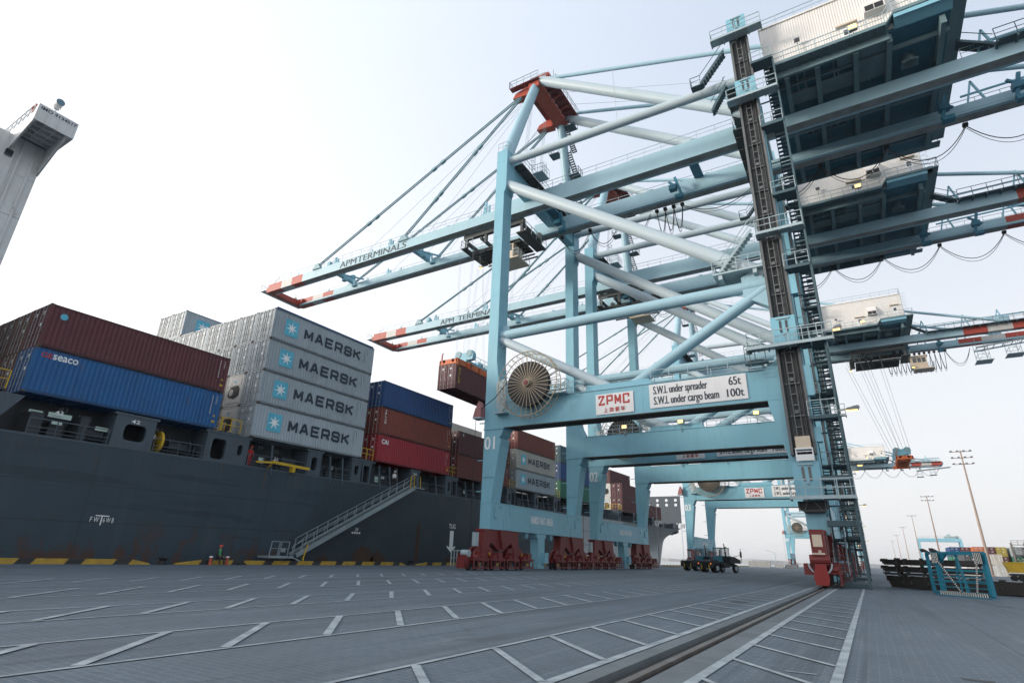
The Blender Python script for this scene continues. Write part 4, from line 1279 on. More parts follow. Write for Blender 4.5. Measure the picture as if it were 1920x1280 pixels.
# ---- travelling bogies
m_redf = mat('fresh red paint', (.24,.015,.014), .45, dirt=.4)
def bogie(x, ym, near):
    b = MB(); w_ = .42
    # main equaliser with the notched lower edge
    b.box(x-w_-.04,x+w_+.04,ym-3.0,ym+3.0,3.15,3.34)
    b.prism([(ym-2.9,3.16),(ym+2.9,3.16),(ym+3.0,2.5),(ym+3.2,1.55),(ym+2.3,1.5),(ym+1.75,2.25),(ym+1.5,2.2),(ym+.35,1.55),(ym-.35,1.55),(ym-1.5,2.2),(ym-1.75,2.25),(ym-2.3,1.5),(ym-3.2,1.55),(ym-3.0,2.5)], 'x', x-w_, x+w_)
    for s1 in (-1,1): b.prism([(ym-.55,3.3),(ym+.35,3.3),(ym+.15,2.2),(ym-.25,2.2)], 'x', *sorted((x+s1*w_, x+s1*(w_+.22))))
    b.lathe((x-w_-.25,ym,1.95),'x',[(.22,0),(.22,2*w_+.5)],14)
    root = P_('bogie', b, m_redb)
    b = MB()
    for c in (ym-2.6, ym+2.6):
        b.prism([(c-1.75,.95),(c-1.2,1.75),(c-.35,2.0),(c+.35,2.0),(c+1.2,1.75),(c+1.75,.95),(c+1.5,.7),(c-1.5,.7)], 'x', x-w_+.06, x-w_+.26); b.cut()
        b.prism([(c-1.75,.95),(c-1.2,1.75),(c-.35,2.0),(c+.35,2.0),(c+1.2,1.75),(c+1.75,.95),(c+1.5,.7),(c-1.5,.7)], 'x', x+w_-.26, x+w_-.06); b.cut()
    b.build_all('sub_equaliser', m_redb, root)
    b = MB()
    for c in (ym-3.9, ym-1.3, ym+1.3, ym+3.9):
        b.box(x-.36, x+.36, c-1.0, c+1.0, .62, 1.05)
        b.box(x+.36, x+.95, c+.1, c+.75, .70, 1.45); b.box(x-.95, x-.36, c-.75, c-.1, .70, 1.35)
        b.tube((x+.4,c-.35,1.0),(x+.9,c-.35,1.0),.24,10)
        b.box(x+.36, x+1.0, c-.95, c+.95, .78, .86); b.cut()
    b.build_all('bogie_frame', m_redb, root)
    b = MB()
    for c in (ym-3.9, ym-1.3, ym+1.3, ym+3.9):
        for s1 in (-.46, .46): b.lathe((x-.12,c+s1,.36),'x',[(.30,0),(.36,.04),(.36,.20),(.30,.24)],16); b.cut()
    b.build_all('wheel', m_black, root, smooth=False)
    b = MB()
    for c in (ym-3.9, ym-1.3, ym+1.3, ym+3.9):
        for sx in (1,):
            X = x+sx*.98
            b.box(*sorted((X, X-sx*.10)), c-1.16, c+1.16, .80, .95); b.box(*sorted((X, X-sx*.10)), c-1.16, c+1.16, .16, .28)
            for yy in (-1.05,-.35,.35,1.05): b.box(*sorted((X, X-sx*.06)), c+yy-.06, c+yy+.06, .28, .80)
            b.cut()
    b.build_all('wheel_guard', m_redb, root)
    if near:
        sg = -1
        e = ym-5.0
        b = MB()
        b.prism([(x-.32,.16),(x+.32,.16),(x+.40,.5),(x+.34,1.0),(x-.34,1.0),(x-.40,.5)], 'y', e-.55, e+.15)
        b.box(x-.30,x+.30,e-.15,e+.9,.5,1.3)
        b.build('rail_sweep', m_redf if x > -10 else m_redb, root)
        if x > -10:
            b = MB()
            b.box(x-.38,x+.38,e+.35,e+1.3,1.2,3.3); b.box(x-.45,x+.45,e+.1,e+.9,1.3,1.75)
            b.tube((x-.55,e+.3,1.55),(x+.55,e+.3,1.55),.3,12)
            b.build('cable_box', m_redb, root)
            b = MB(); b.box(x-.26,x+.26,e+.32,e+.349,2.3,3.0); b.cut(); b.box(x-.34,x+.34,e-.05,e+.099,1.85,1.95); b.box(x-.02,x+.14,e+.32,e+.349,1.95,2.1)
            b.build_all('notice_plate', m_cream, root)
            b = MB()
            pts = [(x+.62*cos(t),e-.2+.1*sin(t),1.35+.62*sin(t)) for t in [pi+pi*i/12 for i in range(13)]]
            b.path(pts, .045, 6)
            b.build('hose_loop', m_galv, root)
        else:
            b = MB(); b.box(x+.05,x+.42,e+.9,e+1.35,1.9,3.0); b.build('control_box', m_galv, root)
            b = MB(); b.rail([(x-.9,e-.6,.3),(x-.9,e+.2,.3),(x-.2,e+.2,.3)],1.2,.5,.03); b.tube((x-.3,e+.1,1.3),(x+.4,e+.1,1.3),.28,12); b.build('cable_guide_arm', m_galv, root)
    b = MB()
    for yy in (-3.7,-1.9,1.9,3.7): b.box(x+w_+.002, x+w_+.05, ym+yy-.09, ym+yy+.09, 1.2, 1.45); b.cut()
    b.build_all('reflector', m_dyel, root)
for x in (-28.55, -2.54):
    bogie(x, YN+2.2, True); bogie(x, YF-2.2, False)
b = MB()   # stowage pin posts under the sill beams
for x in (-28.5, -2.55):
    b.prism([(YC-1.0,3.33),(YC+1.0,3.33),(YC+1.0,3.0),(YC+.7,2.9),(YC+.62,.12),(YC-.62,.12),(YC-.7,2.9),(YC-1.0,3.0)], 'x', x-.45, x+.45)
    b.box(x+.45,x+.8,YC+.1,YC+.9,.6,1.6); b.cut()
b.build_all('stowage_pin_post', m_blue, crane)

# ---- upper cross beams
for x0, x1, z0, z1 in ((-29.0,-27.9,41.3,44.3),(-3.25,-2.0,42.2,44.6)):
    b = MB(); b.box(x0, x1, YN+LD, YF-LD, z0, z1)
    P_('cross_beam', b, m_blue)
b = MB()
for x0, x1, z in ((-27.9,-26.7,43.0),(-4.7,-3.3,43.4),(-4.4,-3.35,38.0)):
    y = YN+LD
    b.box(x0, x1, YN+LD, YF-LD, z, z+.12)
    for i in range(9): b.box(x0+.05, x1-.05, y+1+i*1.85, y+1.1+i*1.85, z-.14, z)
    b.cut()
b.build_all('cross_walkway', m_grate, crane)
b = MB()
for x0, x1, z in ((-27.9,-26.75,43.12),(-4.65,-3.3,43.52),(-4.35,-3.35,38.12)):
    xx = x1 if x0 < -20 else x0
    b.rail([(xx,YN+LD,z),(xx,YF-LD,z)], 1.1, 1.6, .022); b.cut()
b.rail([(-29.05,YN+.05,44.4),(-27.8,YN+.05,44.4),(-27.8,YN+LD,44.4)], 1.1, .7, .02); b.cut()
for yy in (YN+5.0, YF-5.6):      # caged platforms next to the mast
    b.box(-26.6,-25.3,yy-1.2,yy+.6,43.0,43.1); b.rail([(-26.6,yy-1.2,43.1),(-25.3,yy-1.2,43.1),(-25.3,yy+.6,43.1)],1.1,.7,.02); b.cut()
b.build_all('walkway_rail', m_galv, crane)

# ---- girders with boom (x from the tip to the landside end)
TIP, REAR = -77.4, 31.0
def girder(yo, s_):
    """yo: outer face; s_: +1 when the girder lies further along +y"""
    yi = yo+s_*1.0
    ya, yb = sorted((yo, yi))
    b = MB()
    zb = 40.1
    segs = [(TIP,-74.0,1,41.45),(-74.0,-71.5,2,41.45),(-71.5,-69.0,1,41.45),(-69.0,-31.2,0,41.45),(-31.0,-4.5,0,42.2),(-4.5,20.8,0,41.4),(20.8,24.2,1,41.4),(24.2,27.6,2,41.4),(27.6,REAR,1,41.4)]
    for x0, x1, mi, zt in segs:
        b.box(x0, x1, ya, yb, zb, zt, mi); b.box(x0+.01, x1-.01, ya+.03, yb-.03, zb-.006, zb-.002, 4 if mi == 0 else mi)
    # trolley rail ledge on the inner lower edge
    b.box(TIP+.6, REAR-.3, *sorted((yi, yi+s_*.32)), zb+.02, zb+.22, 0)
    b.box(TIP+.6, REAR-.3, *sorted((yi+s_*.1, yi+s_*.2)), zb+.22, zb+.36, 3)
    for x in range(-66, 20, 12):
        b.box(x, x+.04, ya-.006, yb+.006, zb+.02, 41.3, 0)
    # outer longitudinal pipes and cable tray
    for zz in (40.55, 40.75): b.tube((-68,yo-s_*.06,zz),(20,yo-s_*.06,zz),.035,5,m=3) if s_ < 0 else None
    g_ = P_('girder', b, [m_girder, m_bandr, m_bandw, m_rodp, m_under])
    b = MB()
    for x0, x1, z in ((TIP+1.5,-31.5,41.45),(-30.8,-4.6,42.2),(13.5,REAR-1,41.4)):
        b.rail([(x0,yo+s_*.1,z),(x1,yo+s_*.1,z)], 1.05, 1.9, .02); b.cut()
    b.build_all('girder_rail', m_galv, g_)
    b = MB()
    for x in (-71,-66.5,-62,-55,-47.5,-41,-35.5,-24.5,-15.5,-9.0):
        z = 41.45 if x < -31 else 42.2
        b.box(x, x+.5, ya+.3, yb-.2, z, z+.35)
        b.bar((x+.25,(ya+yb)/2,z+.3),(x+.25,(ya+yb)/2,z+.3+.4*abs(sin(x))),.12); b.cut()
    b.build_all('deck_fitting', m_rodp, g_)
    return g_
gA = girder(48.8, 1)
gB = girder(2*YC-48.8, -1)
def boom_lettering(parts, gap=.95):
    b = MB(); x = -60.6
    for word, wd in parts:
        add_text(b, word, (x,48.8-.01,40.28), (1,0,0), UZ, wd, 1.0, fat=.045); x += wd + gap
    return b
boom_lettering([('APM',3.35),('TERMINALS',9.3)], .25).build('boom_lettering', m_inkg, gA)
YA, YB = 48.8, 2*YC-48.8
# boom tip frame and cross ties between the girders
b = MB()
b.box(TIP-.5, TIP+.4, YA+.1, YB-.1, 40.2, 41.0)
b.box(TIP-.02, TIP+1.3, YA+1.0, YA+1.5, 40.3, 41.2); b.box(TIP-.02, TIP+1.3, YB-1.5, YB-1.0, 40.3, 41.2)
P_('boom_tip_beam', b, m_bandr)
b = MB()
b.box(TIP-1.6, TIP-.5, YA-.2, YB+.2, 40.5, 40.58)
b.rail([(TIP-.5,YA-.2,40.58),(TIP-1.6,YA-.2,40.58),(TIP-1.6,YB+.2,40.58),(TIP-.5,YB+.2,40.58)], 1.1, 1.2, .022)
b.bar((TIP-.9,YA+.2,40.6),(TIP+2.4,YA+.2,42.4),.06)
P_('tip_platform', b, m_galv)
b = MB()
for yy in (YA+2.0, YA+5.4): b.lathe((TIP-.2,yy,41.0),'x',[(.42,0),(.42,.3)],14); b.bar((TIP,yy,40.9),(TIP,yy,41.9),.1); b.cut()
b.build_all('tip_sheave', m_cream, crane)
def boom_tie(x):
    b = MB()
    b.box(x-.35, x+.35, YA+1.0, YB-1.0, 41.55, 42.15)
    for s_, y in ((1,YA+.9),(-1,YB-.9)):
        b.prism([(y,41.45),(y,42.9),(y+s_*.5,42.9),(y+s_*1.6,42.15),(y+s_*1.6,41.55)], 'x', x-.3, x+.3)
    b.bar((x,YA+1.0,41.3),(x+2.4,YB-1.0,41.7),.2,.2)
    # lamps and hanging arms for the festoon
    for yy in (YA+2.6, YB-2.6):
        b.bar((x+1.2,yy,41.7),(x+2.0,yy,41.2),.22,.22); b.bar((x+2.0,yy,41.2),(x+2.2,yy,40.0),.2,.2); b.box(x+1.9,x+2.7,yy-.25,yy+.25,39.75,40.05)
    P_('boom_tie', b, m_blue)
for x in (-64.5, -49.0): boom_tie(x)
b = MB()
for x in (-27.3, -9.6): 
    b.box(x-.5, x+.5, YA+1.0, YB-1.0, 42.0, 42.18); b.cut()
for x, sgn in ((-26.5,1),(-12.0,1),(12.8,-1),(18,-1)):
    b.bar((x,YB-2.4,41.9),(x+.6*sgn,YB-2.4,39.4),.3,.3); b.box(x+.3*sgn-.4,x+.3*sgn+.5,YB-2.8,YB-2.1,39.0,39.4)
    b.bar((x-.8,YB-2.0,41.8),(x+.4,YB-2.0,40.6),.22,.22)
    b.box(x-.7,x+.1,YB-2.7,YB-2.0,40.3,40.9); b.cut()
b.build_all('girder_bracket', m_bluedk, crane)
b = MB()   # upright latch plates on the boom
for x, y in ((-62.5,YA+.35),(-51.5,YA+.35),(-35.2,YA+.35),(-58,YB-.35),(-37,YB-.35)):
    hh = 2.0 if x > -40 else 1.3
    b.prism([(x,41.45),(x+.9,41.45),(x+.55,41.45+.5),(x+.5,41.45+hh),(x+.25,41.45+hh)], 'y', y-.1, y+.1)
    b.box(x+.8,x+1.0,y-.1,y+.1,41.45,41.45+hh*.7); b.cut()
b.build_all('latch_plate', m_blue, crane)

# ---- A-frame mast, stays
AX, AZ = -27.6, 59.2
for y0, y1, s_ in ((YN+.9, 48.6, 1), (YF-.9, 2*YC-48.6, -1)):
    b = MB(); b.tube((-28.4,y0,44.3),(AX,y1,AZ-.6),.72,18,r2=.60)
    ml = P_('mast_leg', b, m_tie, smooth=True)
    b = MB(); b.tube((AX+1.0,y1,AZ),(-3.6,y1,43.4),.62,18); P_('backstay', b, m_pipe, smooth=True)
    b = MB(); b.tube((AX+1.2,y1+.3*s_,AZ+.5),(26.5,y1+.3*s_,41.7),.24,10)
    b.box(26.0,27.4,y1-.1,y1+.7,41.4,42.4)
    P_('rear_stay', b, m_tie, smooth=True)
    for xe in (-66.0, -48.5):
        b = MB()
        p, q = V(AX-1.6,y1+.2*s_,AZ-.6), V(xe,y1+.3*s_,41.9)
        for dy in (-.13,.13): b.tube(p+V(0,dy,0), q+V(0,dy,0), .095, 6)
        for t in (.36,.40,.68,.72):
            c = p.lerp(q,t); d = (q-p).normalized(); b.bar(c-d*.35, c+d*.35, .42, .34)
        b.prism([(xe-.7,41.45),(xe+1.1,41.45),(xe+.5,42.3),(xe-.1,42.3)], 'y', y1+.3*s_-.3, y1+.3*s_+.3)
        P_('forestay', b, m_rodp)
    for k_ in range(3):
        b = MB()
        b.tube((AX-1.9-k_*.2,y1+s_*(1.1+k_*.25),AZ-.8),(-56+k_*5.5,y1+s_*(.9+k_*.2),42.2),.022,4)
        b.cut(); b.tube((AX-1.6,y1+s_*(1.6+k_*.3),AZ-.8),(-30.5,y1+s_*(1.4+k_*.3),42.6),.022,4)
        b.build_all('hoist_rope', m_rope, crane)
b = MB()   # thin ropes from the apex back to the house
for dy in (2.6,5.0): b.tube((AX+1.2,48.6+dy,AZ+.1),(2.5,48.6+dy,47.5),.025,4); b.cut()
for yy in (YN+.9,):
    b.tube((-17,48.6,56.2),(-15.0,YN+.9,43.0),.02,4)
b.build_all('hoist_rope', m_rope, crane)
b = MB()   # red head of the A-frame
b.prism([(AX-.7,AZ-1.1),(AX+.8,AZ-1.1),(AX+.8,AZ+.2),(AX-.7,AZ+.2)], 'y', 48.0, 2*YC-48.0)
for y1 in (48.9, 2*YC-49.3):
    b.prism([(AX-3.4,AZ-1.0),(AX-.9,AZ-1.3),(AX-.9,AZ+.3),(AX-3.0,AZ-.3)], 'y', y1-.35, y1+.75)
b.box(AX-1.4,AX+.9,49.6,51.3,AZ+.2,AZ+.9); b.box(AX-.8,AX+1.3,49.8,51.6,AZ+2.1,AZ+2.6)
for q_ in (-.6,1.1):
    for yy in (49.9,51.5): b.bar((AX+q_,yy,AZ+.8),(AX+q_,yy,AZ+2.2),.12)
for i in range(4): b.bar((AX+1.0,49.2+i*2.2,AZ),(AX+2.6,49.2+i*2.2,AZ-.3),.14); b.bar((AX+2.6,49.2+i*2.2,AZ-.3),(AX+1.0,49.2+i*2.2,AZ-1.0),.1)
P_('mast_head', b, m_redapex)
b = MB()
z = AZ+.62
b.box(AX-3.4,AX+.9,47.6,48.4,AZ-.15,AZ-.05); b.box(AX+.9,AX+2.6,49.2,2*YC-48.4,AZ-.25,AZ-.13); b.box(AX-1.9,AX-.9,50.5,2*YC-49,AZ+.1,AZ+.2)
for i in range(6): b.box(AX+.9,AX+2.6,50.2+i*1.1,50.35+i*1.1,AZ-.5,AZ-.25)
mp_ = P_('head_platform', b, mat('red grating', (.16,.03,.03), .7, dirt=.4))
b = MB()
b.rail([(AX-3.4,47.6,AZ-.05),(AX+.9,47.6,AZ-.05)], 1.1, 1.1, .03); b.rail([(AX-3.4,48.4,AZ-.05),(AX-3.4,47.6,AZ-.05)], 1.1, .8, .03)
b.rail([(AX+2.6,49.2,AZ-.13),(AX+2.6,2*YC-48.4,AZ-.13)], 1.1, 1.3, .03); b.rail([(AX-1.4,49.6,AZ+1.4),(AX+.9,49.6,AZ+1.4),(AX+.9,51.3,AZ+1.4)], 1.1, .8, .03)
b.bar((AX+1.4,51.0,AZ+1.0),(AX+1.4,51.0,AZ+4.0),.07)
b.build('platform_rail', m_galv, mp_)
# stairway climbing the far mast leg
b = MB()
y1, y0 = 2*YC-48.6, YF-.9
for i, t in enumerate((.22,.47,.72,.93)):
    c = V(-28.4,y0,44.3).lerp(V(AX,y1,AZ-.6), t)
    sg = 1 if i % 2 else -1
    b.box(c.x+(.6 if sg > 0 else -2.1), c.x+(2.1 if sg > 0 else -.6), c.y-.7, c.y+.7, c.z, c.z+.09)
    xx = c.x+2.1*sg
    b.rail([(xx,c.y-.7,c.z+.09),(xx,c.y+.7,c.z+.09)], 1.0, .7, .025); b.rail([(c.x+.6*sg,c.y-.7,c.z+.09),(xx,c.y-.7,c.z+.09)], 1.0, .75, .025)
    if i < 3:
        n_ = V(-28.4,y0,44.3).lerp(V(AX,y1,AZ-.6), (.22,.47,.72,.93)[i+1])
        for k_ in range(12):
            p = V(c.x+1.4,c.y+.5,c.z).lerp(V(n_.x+.7,n_.y-.2,n_.z), k_/12)
            b.box(p.x-.3,p.x+.3,p.y-.12,p.y+.12,p.z,p.z+.05)
        for o_ in (-.32,.32): b.bar((c.x+1.4+o_,c.y+.5,c.z),(n_.x+.7+o_,n_.y-.2,n_.z),.05,.2)
P_('mast_stairway', b, m_stair)
# ladders and cages at the waterside cross beam
b = MB()
for yy in (YN+3.4, YN+6.2, YF-7.0):
    for dx in (0,.45): b.bar((-26.5+dx,yy,43.1),(-26.5+dx,yy,46.0),.04)
    for i in range(9): b.bar((-26.5,yy,43.3+i*.32),(-26.05,yy,43.3+i*.32),.03)
    for i in range(4): ring(b, (-26.28,yy-.3,44.0+i*.6), .38, .015, 'z', 8)
    b.cut()
b.build_all('caged_ladder', m_galv, crane)

# ---- machinery house
HX0, HX1, HY0, HY1 = -.9, 12.5, 43.9, 61.2
HZ, HZT = 42.5, 47.9
b = MB()
def clad(mb, x0, x1, y, z0, z1, sgn):
    n = int((x1-x0)/.20)
    for i in range(n):
        a = x0+(x1-x0)*i/n; c = x0+(x1-x0)*(i+1)/n; m_ = (a+c)/2
        mb.face([(a,y,z0),(m_-.02,y,z0),(m_-.02,y,z1),(a,y,z1)]); mb.face([(m_-.02,y,z0),(m_,y+.03*sgn,z0),(m_,y+.03*sgn,z1),(m_-.02,y,z1)])
        mb.face([(m_,y+.03*sgn,z0),(c-.02,y+.03*sgn,z0),(c-.02,y+.03*sgn,z1),(m_,y+.03*sgn,z1)]); mb.face([(c-.02,y+.03*sgn,z0),(c,y,z0),(c,y,z1),(c-.02,y,z1)])
clad(b, HX0, HX1, HY0, HZ, HZT, -1); clad(b, HX0, HX1, HY1, HZ, HZT, 1)
for x in (HX0, HX1): b.face([(x,HY0,HZ),(x,HY1,HZ),(x,HY1,HZT),(x,HY0,HZT)])
b.face([(HX0-.1,HY0-.1,HZT),(HX1+.1,HY0-.1,HZT),(HX1+.1,YC,HZT+.7),(HX0-.1,YC,HZT+.7)]); b.face([(HX0-.1,HY1+.1,HZT),(HX1+.1,HY1+.1,HZT),(HX1+.1,YC,HZT+.7),(HX0-.1,YC,HZT+.7)])
b.face([(HX0,HY0,HZT),(HX0,YC,HZT+.7),(HX0,HY1,HZT)]); b.face([(HX1,HY0,HZT),(HX1,YC,HZT+.7),(HX1,HY1,HZT)])
b.box(HX0-.06,HX1+.06,HY0-.14,HY0-.04,HZT-.12,HZT+.04)
house = P_('machinery_house', b, m_house)
b = MB()
b.prism([(HY0-.04,HZ+3.75),(HY0-.75,HZ+2.85),(HY0-.75,HZ+2.0),(HY0-.04,HZ+2.0)], 'x', 7.0, 8.5)
b.build('vent_hood', m_house, house)
b = MB(); b.box(7.1,7.72,HY0-.765,HY0-.752,HZ+2.05,HZ+2.6); b.cut(); b.box(7.78,8.4,HY0-.765,HY0-.752,HZ+2.05,HZ+2.6)
b.build_all('vent_grille', m_black, house)
b = MB(); b.box(4.9,6.5,HY0-.35,HY0-.04,HZ+1.95,HZ+2.1); b.cut(); b.box(10.6,12.0,HY0-.35,HY0-.04,HZ+3.3,HZ+3.45)
b.build_all('door_canopy', m_cream, house)
b = MB(); b.box(5.2,6.15,HY0-.05,HY0-.035,HZ+.05,HZ+1.9); b.cut(); b.box(10.9,11.7,HY0-.05,HY0-.035,HZ+1.05,HZ+3.1)
dr = b.build_all('door', m_white, house)
b = MB(); b.box(5.4,5.95,HY0-.06,HY0-.051,HZ+1.05,HZ+1.6); b.build('door_window', m_glass, dr[0])
b = MB(); b.box(11.1,11.55,HY0-.06,HY0-.051,HZ+2.2,HZ+2.8); b.build('door_window', m_glass, dr[1])
def lamp(parent, x, y, z, lit, s=.28):
    b = MB(); b.box(x-s, x+s, y-s*.5, y+s*.5, z-s*.7, z+s*.7); b.bar((x,y+.1,z-s*.7),(x,y+.1,z-1.1),.06)
    l_ = b.build('floodlight', m_lampoff, parent)
    b = MB(); b.box(x-s*.85, x+s*.85, y-s*.5-.03, y-s*.5-.004, z-s*.55, z+s*.55)
    b.build('lamp_face', m_lamp if lit else m_glass, l_)
lamp(house, 1.9, HY0-.5, HZ+2.1, False, .22); lamp(house, 5.95, HY0-.85, HZ+.75, True, .34)
# gallery round the house, stepped up at its landside end
b = MB()
PY = HY0-1.0
for (x0, x1, z) in ((-.6,8.1,42.38),(8.75,13.2,43.25)):
    b.box(x0, x1, PY, HY0-.03, z-.12, z)
    n = int((x1-x0)/.55)
    for i in range(n+1):
        xx = x0+(x1-x0)*i/n; b.box(xx-.03, xx+.03, PY+.02, HY0-.05, z-.28, z-.12)
    b.box(x0, x1, PY-.06, PY, z-.22, z+.08)
b.bar((8.1,PY+.5,42.3),(8.75,PY+.5,43.2),.9,.1)
b.box(12.6,13.7,PY,HY1+.9,43.13,43.25); b.box(-.6,13.2,HY1+.03,HY1+1.0,42.26,42.38)
gal = P_('house_gallery', b, m_houseb)
b = MB()
b.rail([(-.6,PY,42.4),(8.1,PY,42.4),(8.75,PY,43.27),(13.7,PY,43.27),(13.7,HY1+.9,43.27)], 1.1, 1.2, .026)
b.rail([(-.6,HY1+1.0,42.4),(13.2,HY1+1.0,42.4)], 1.1, 1.4, .026)
b.rail([(HX0,HY0-.05,HZT+.02),(HX1,HY0-.05,HZT+.02),(HX1,HY1,HZT+.02)], 1.0, 1.5, .026)
for dx in (0,.4): b.bar((HX1+.05,HY0+.3+dx,HZ),(HX1+.05,HY0+.3+dx,HZT+1),.04)
for i in range(7): ring(b, (HX1+.4,HY0+.5,HZ+2+i*.6), .38, .015, 'z', 8)
b.build('gallery_rail', m_galv, gal)
# base frame under the house: deep longitudinal edges, cross members and recessed plates
b = MB()
b.box(HX0, 8.3, HY0-.03, HY0+.22, 41.55, 42.3); b.box(HX0, 8.3, HY1-.2, HY1, 41.55, 42.3)
for x in (.6, 3.0, 5.9, 8.3, 11.9):
    b.box(x-.19, x+.19, HY0+.22, HY1-.2, 41.45, 42.28)
b.box(HX0, 12.5, 45.6, 45.78, 41.85, 42.28); b.box(HX0, 12.5, 58.9, 59.1, 41.85, 42.28); b.box(HX0, 12.5, 52.2, 52.6, 41.6, 42.28)
for x in (2.0,4.3,7.0,1.4,4.6): b.box(x-.05,x+.05,HY0+.22,46.5+.3*x,42.0,42.28)
for x0, x1, y0, y1 in ((.8,2.8,46.9,48.5),(3.2,5.7,46.6,48.4),(6.1,8.1,45.8,48.4),(4.6,5.7,44.3,45.6),(6.2,8.1,44.2,45.5)):
    b.box(x0,x1,y0,y1,42.02,42.26)
for i in range(5):
    b.box(2.0+i*.55,2.1+i*.55,50.2,53.4,41.9,42.28)
for yy in (50.2,51.2,52.2,53.4): b.box(1.6,5.0,yy,yy+.1,41.88,42.28)
base = P_('house_base', b, m_houseb)
b = MB(); b.box(HX0+.02, HX1-.02, HY0+.02, HY1-.02, 42.30, 42.46)
b.build('floor_plate', m_teal, base)
b = MB(); b.prism([(HY0+.1,42.35),(HY0+.1,43.0),(HY0-.95,43.0),(HY0-.95,42.75)], 'x', 8.75, 12.6)
b.box(8.75,12.6,HY0-.98,HY0-.95,42.62,43.0)
b.build('apron_box', m_blue, base)
b = MB(); b.lathe((9.8,47.4,41.4),'z',[(.5,0),(.5,.9)],14); b.box(9.2,10.4,47.0,47.9,41.4,41.6)
b.build('drain_pot', m_houseb, base, smooth=True)
# landside end: apex brackets and raised pipe above the rear girders
for y in (YA+.5, YB-.5):
    b = MB()
    for x in (15.3, 21.4, 26.2):
        b.bar((x-.7,y,41.4),(x,y,44.0),.16); b.bar((x+.7,y,41.4),(x,y,44.0),.16)
    b.tube((14.3,y,42.6),(30.5,y,42.9),.11,8)
    P_('rear_pipe_trestle', b, m_blue)
b = MB()   # stairs from the gallery down to the rear girder
for i in range(12):
    t = i/12; b.box(13.4+t*2.2,13.65+t*2.2,YA-.3,YA+.7,43.1-t*1.6,43.16-t*1.6)
for yy in (YA-.3, YA+.7):
    b.bar((13.4,yy,43.1),(15.7,yy,41.5),.06,.22); b.bar((13.4,yy,44.1),(15.7,yy,42.5),.05)
b.box(15.6,REAR-.5,YA-.9,YA-.05,41.3,41.4)
for i in range(12): b.box(15.6+i*1.25,15.75+i*1.25,YA-.9,YA-.05,41.1,41.3)
b.rail([(15.6,YA-.9,41.4),(REAR-.5,YA-.9,41.4)], 1.1, 1.3, .026)
P_('rear_walkway', b, m_stair)
b = MB()
b.box(REAR-.4,REAR+.4,YA+.2,YB-.2,40.3,41.2)
P_('rear_beam', b, m_blue)
b = MB()   # maintenance cage hung at the landside end
for x0, z0 in ((22.6,36.2),(27.0,36.8)):
    for yy in (YB-3.6,YB-1.2):
        for xx in (x0,x0+1.6): b.bar((xx,yy,z0),(xx,yy,40.2),.07)
    for zz in (z0,z0+1.1,z0+2.3):
        b.rail([(x0,YB-3.6,zz),(x0+1.6,YB-3.6,zz)],.0,1.6,.03,mid=False); b.bar((x0,YB-1.2,zz),(x0+1.6,YB-1.2,zz),.06); b.bar((x0,YB-3.6,zz),(x0,YB-1.2,zz),.06); b.bar((x0+1.6,YB-3.6,zz),(x0+1.6,YB-1.2,zz),.06)
    b.box(x0-.4,x0+2.0,YB-3.8,YB-1.0,z0-.1,z0)
    b.bar((x0,YB-3.6,z0),(x0+1.6,YB-3.6,z0+2.3),.05); b.bar((x0+1.6,YB-3.6,z0),(x0,YB-3.6,z0+2.3),.05); b.cut()
b.bar((22.6,YB-3.6,38.6),(34,YB-3.6,39.6),.16,.25); b.bar((22.6,YB-1.2,38.6),(34,YB-1.2,39.6),.16,.25)
for i in range(8): b.bar((24+i*1.3,YB-3.6,38.75+i*.11),(24+i*1.3,YB-1.2,38.75+i*.11),.1)
b.build_all('maintenance_cage', m_galv, crane)

# ---- landside leg fittings: hoist mast, ladder, landings, stairs
b = MB()
b.box(-3.22,-2.02,YN-.14,YN-.01,8.2,46.5)
mast = P_('lift_mast', b, m_dusty)
b = MB()
b.box(-3.42,-3.24,YN-.55,YN-.0,8.2,46.3); b.box(-2.0,-1.84,YN-.55,YN-.0,8.2,46.3)
b.build('guide_rail', m_dustrail, mast)
b = MB()
for xx in (-2.86,-2.48): b.box(xx-.03,xx+.03,YN-.36,YN-.28,8.2,46)
for i in range(48):
    z = 8.5+i*.78; b.box(-2.86,-2.48,YN-.36,YN-.28,z,z+.07)
    if i % 3 == 0: b.box(-3.15,-2.2,YN-.30,YN-.14,z,z+.10); b.box(-2.8,-2.54,YN-.40,YN-.30,z+.2,z+.45)
for xx in (-3.05,-2.95,-2.3,-2.2): b.tube((xx,YN-.2,8.4),(xx,YN-.2,46),.028,5)
b.build('cable_ladder', m_dustrail, mast)
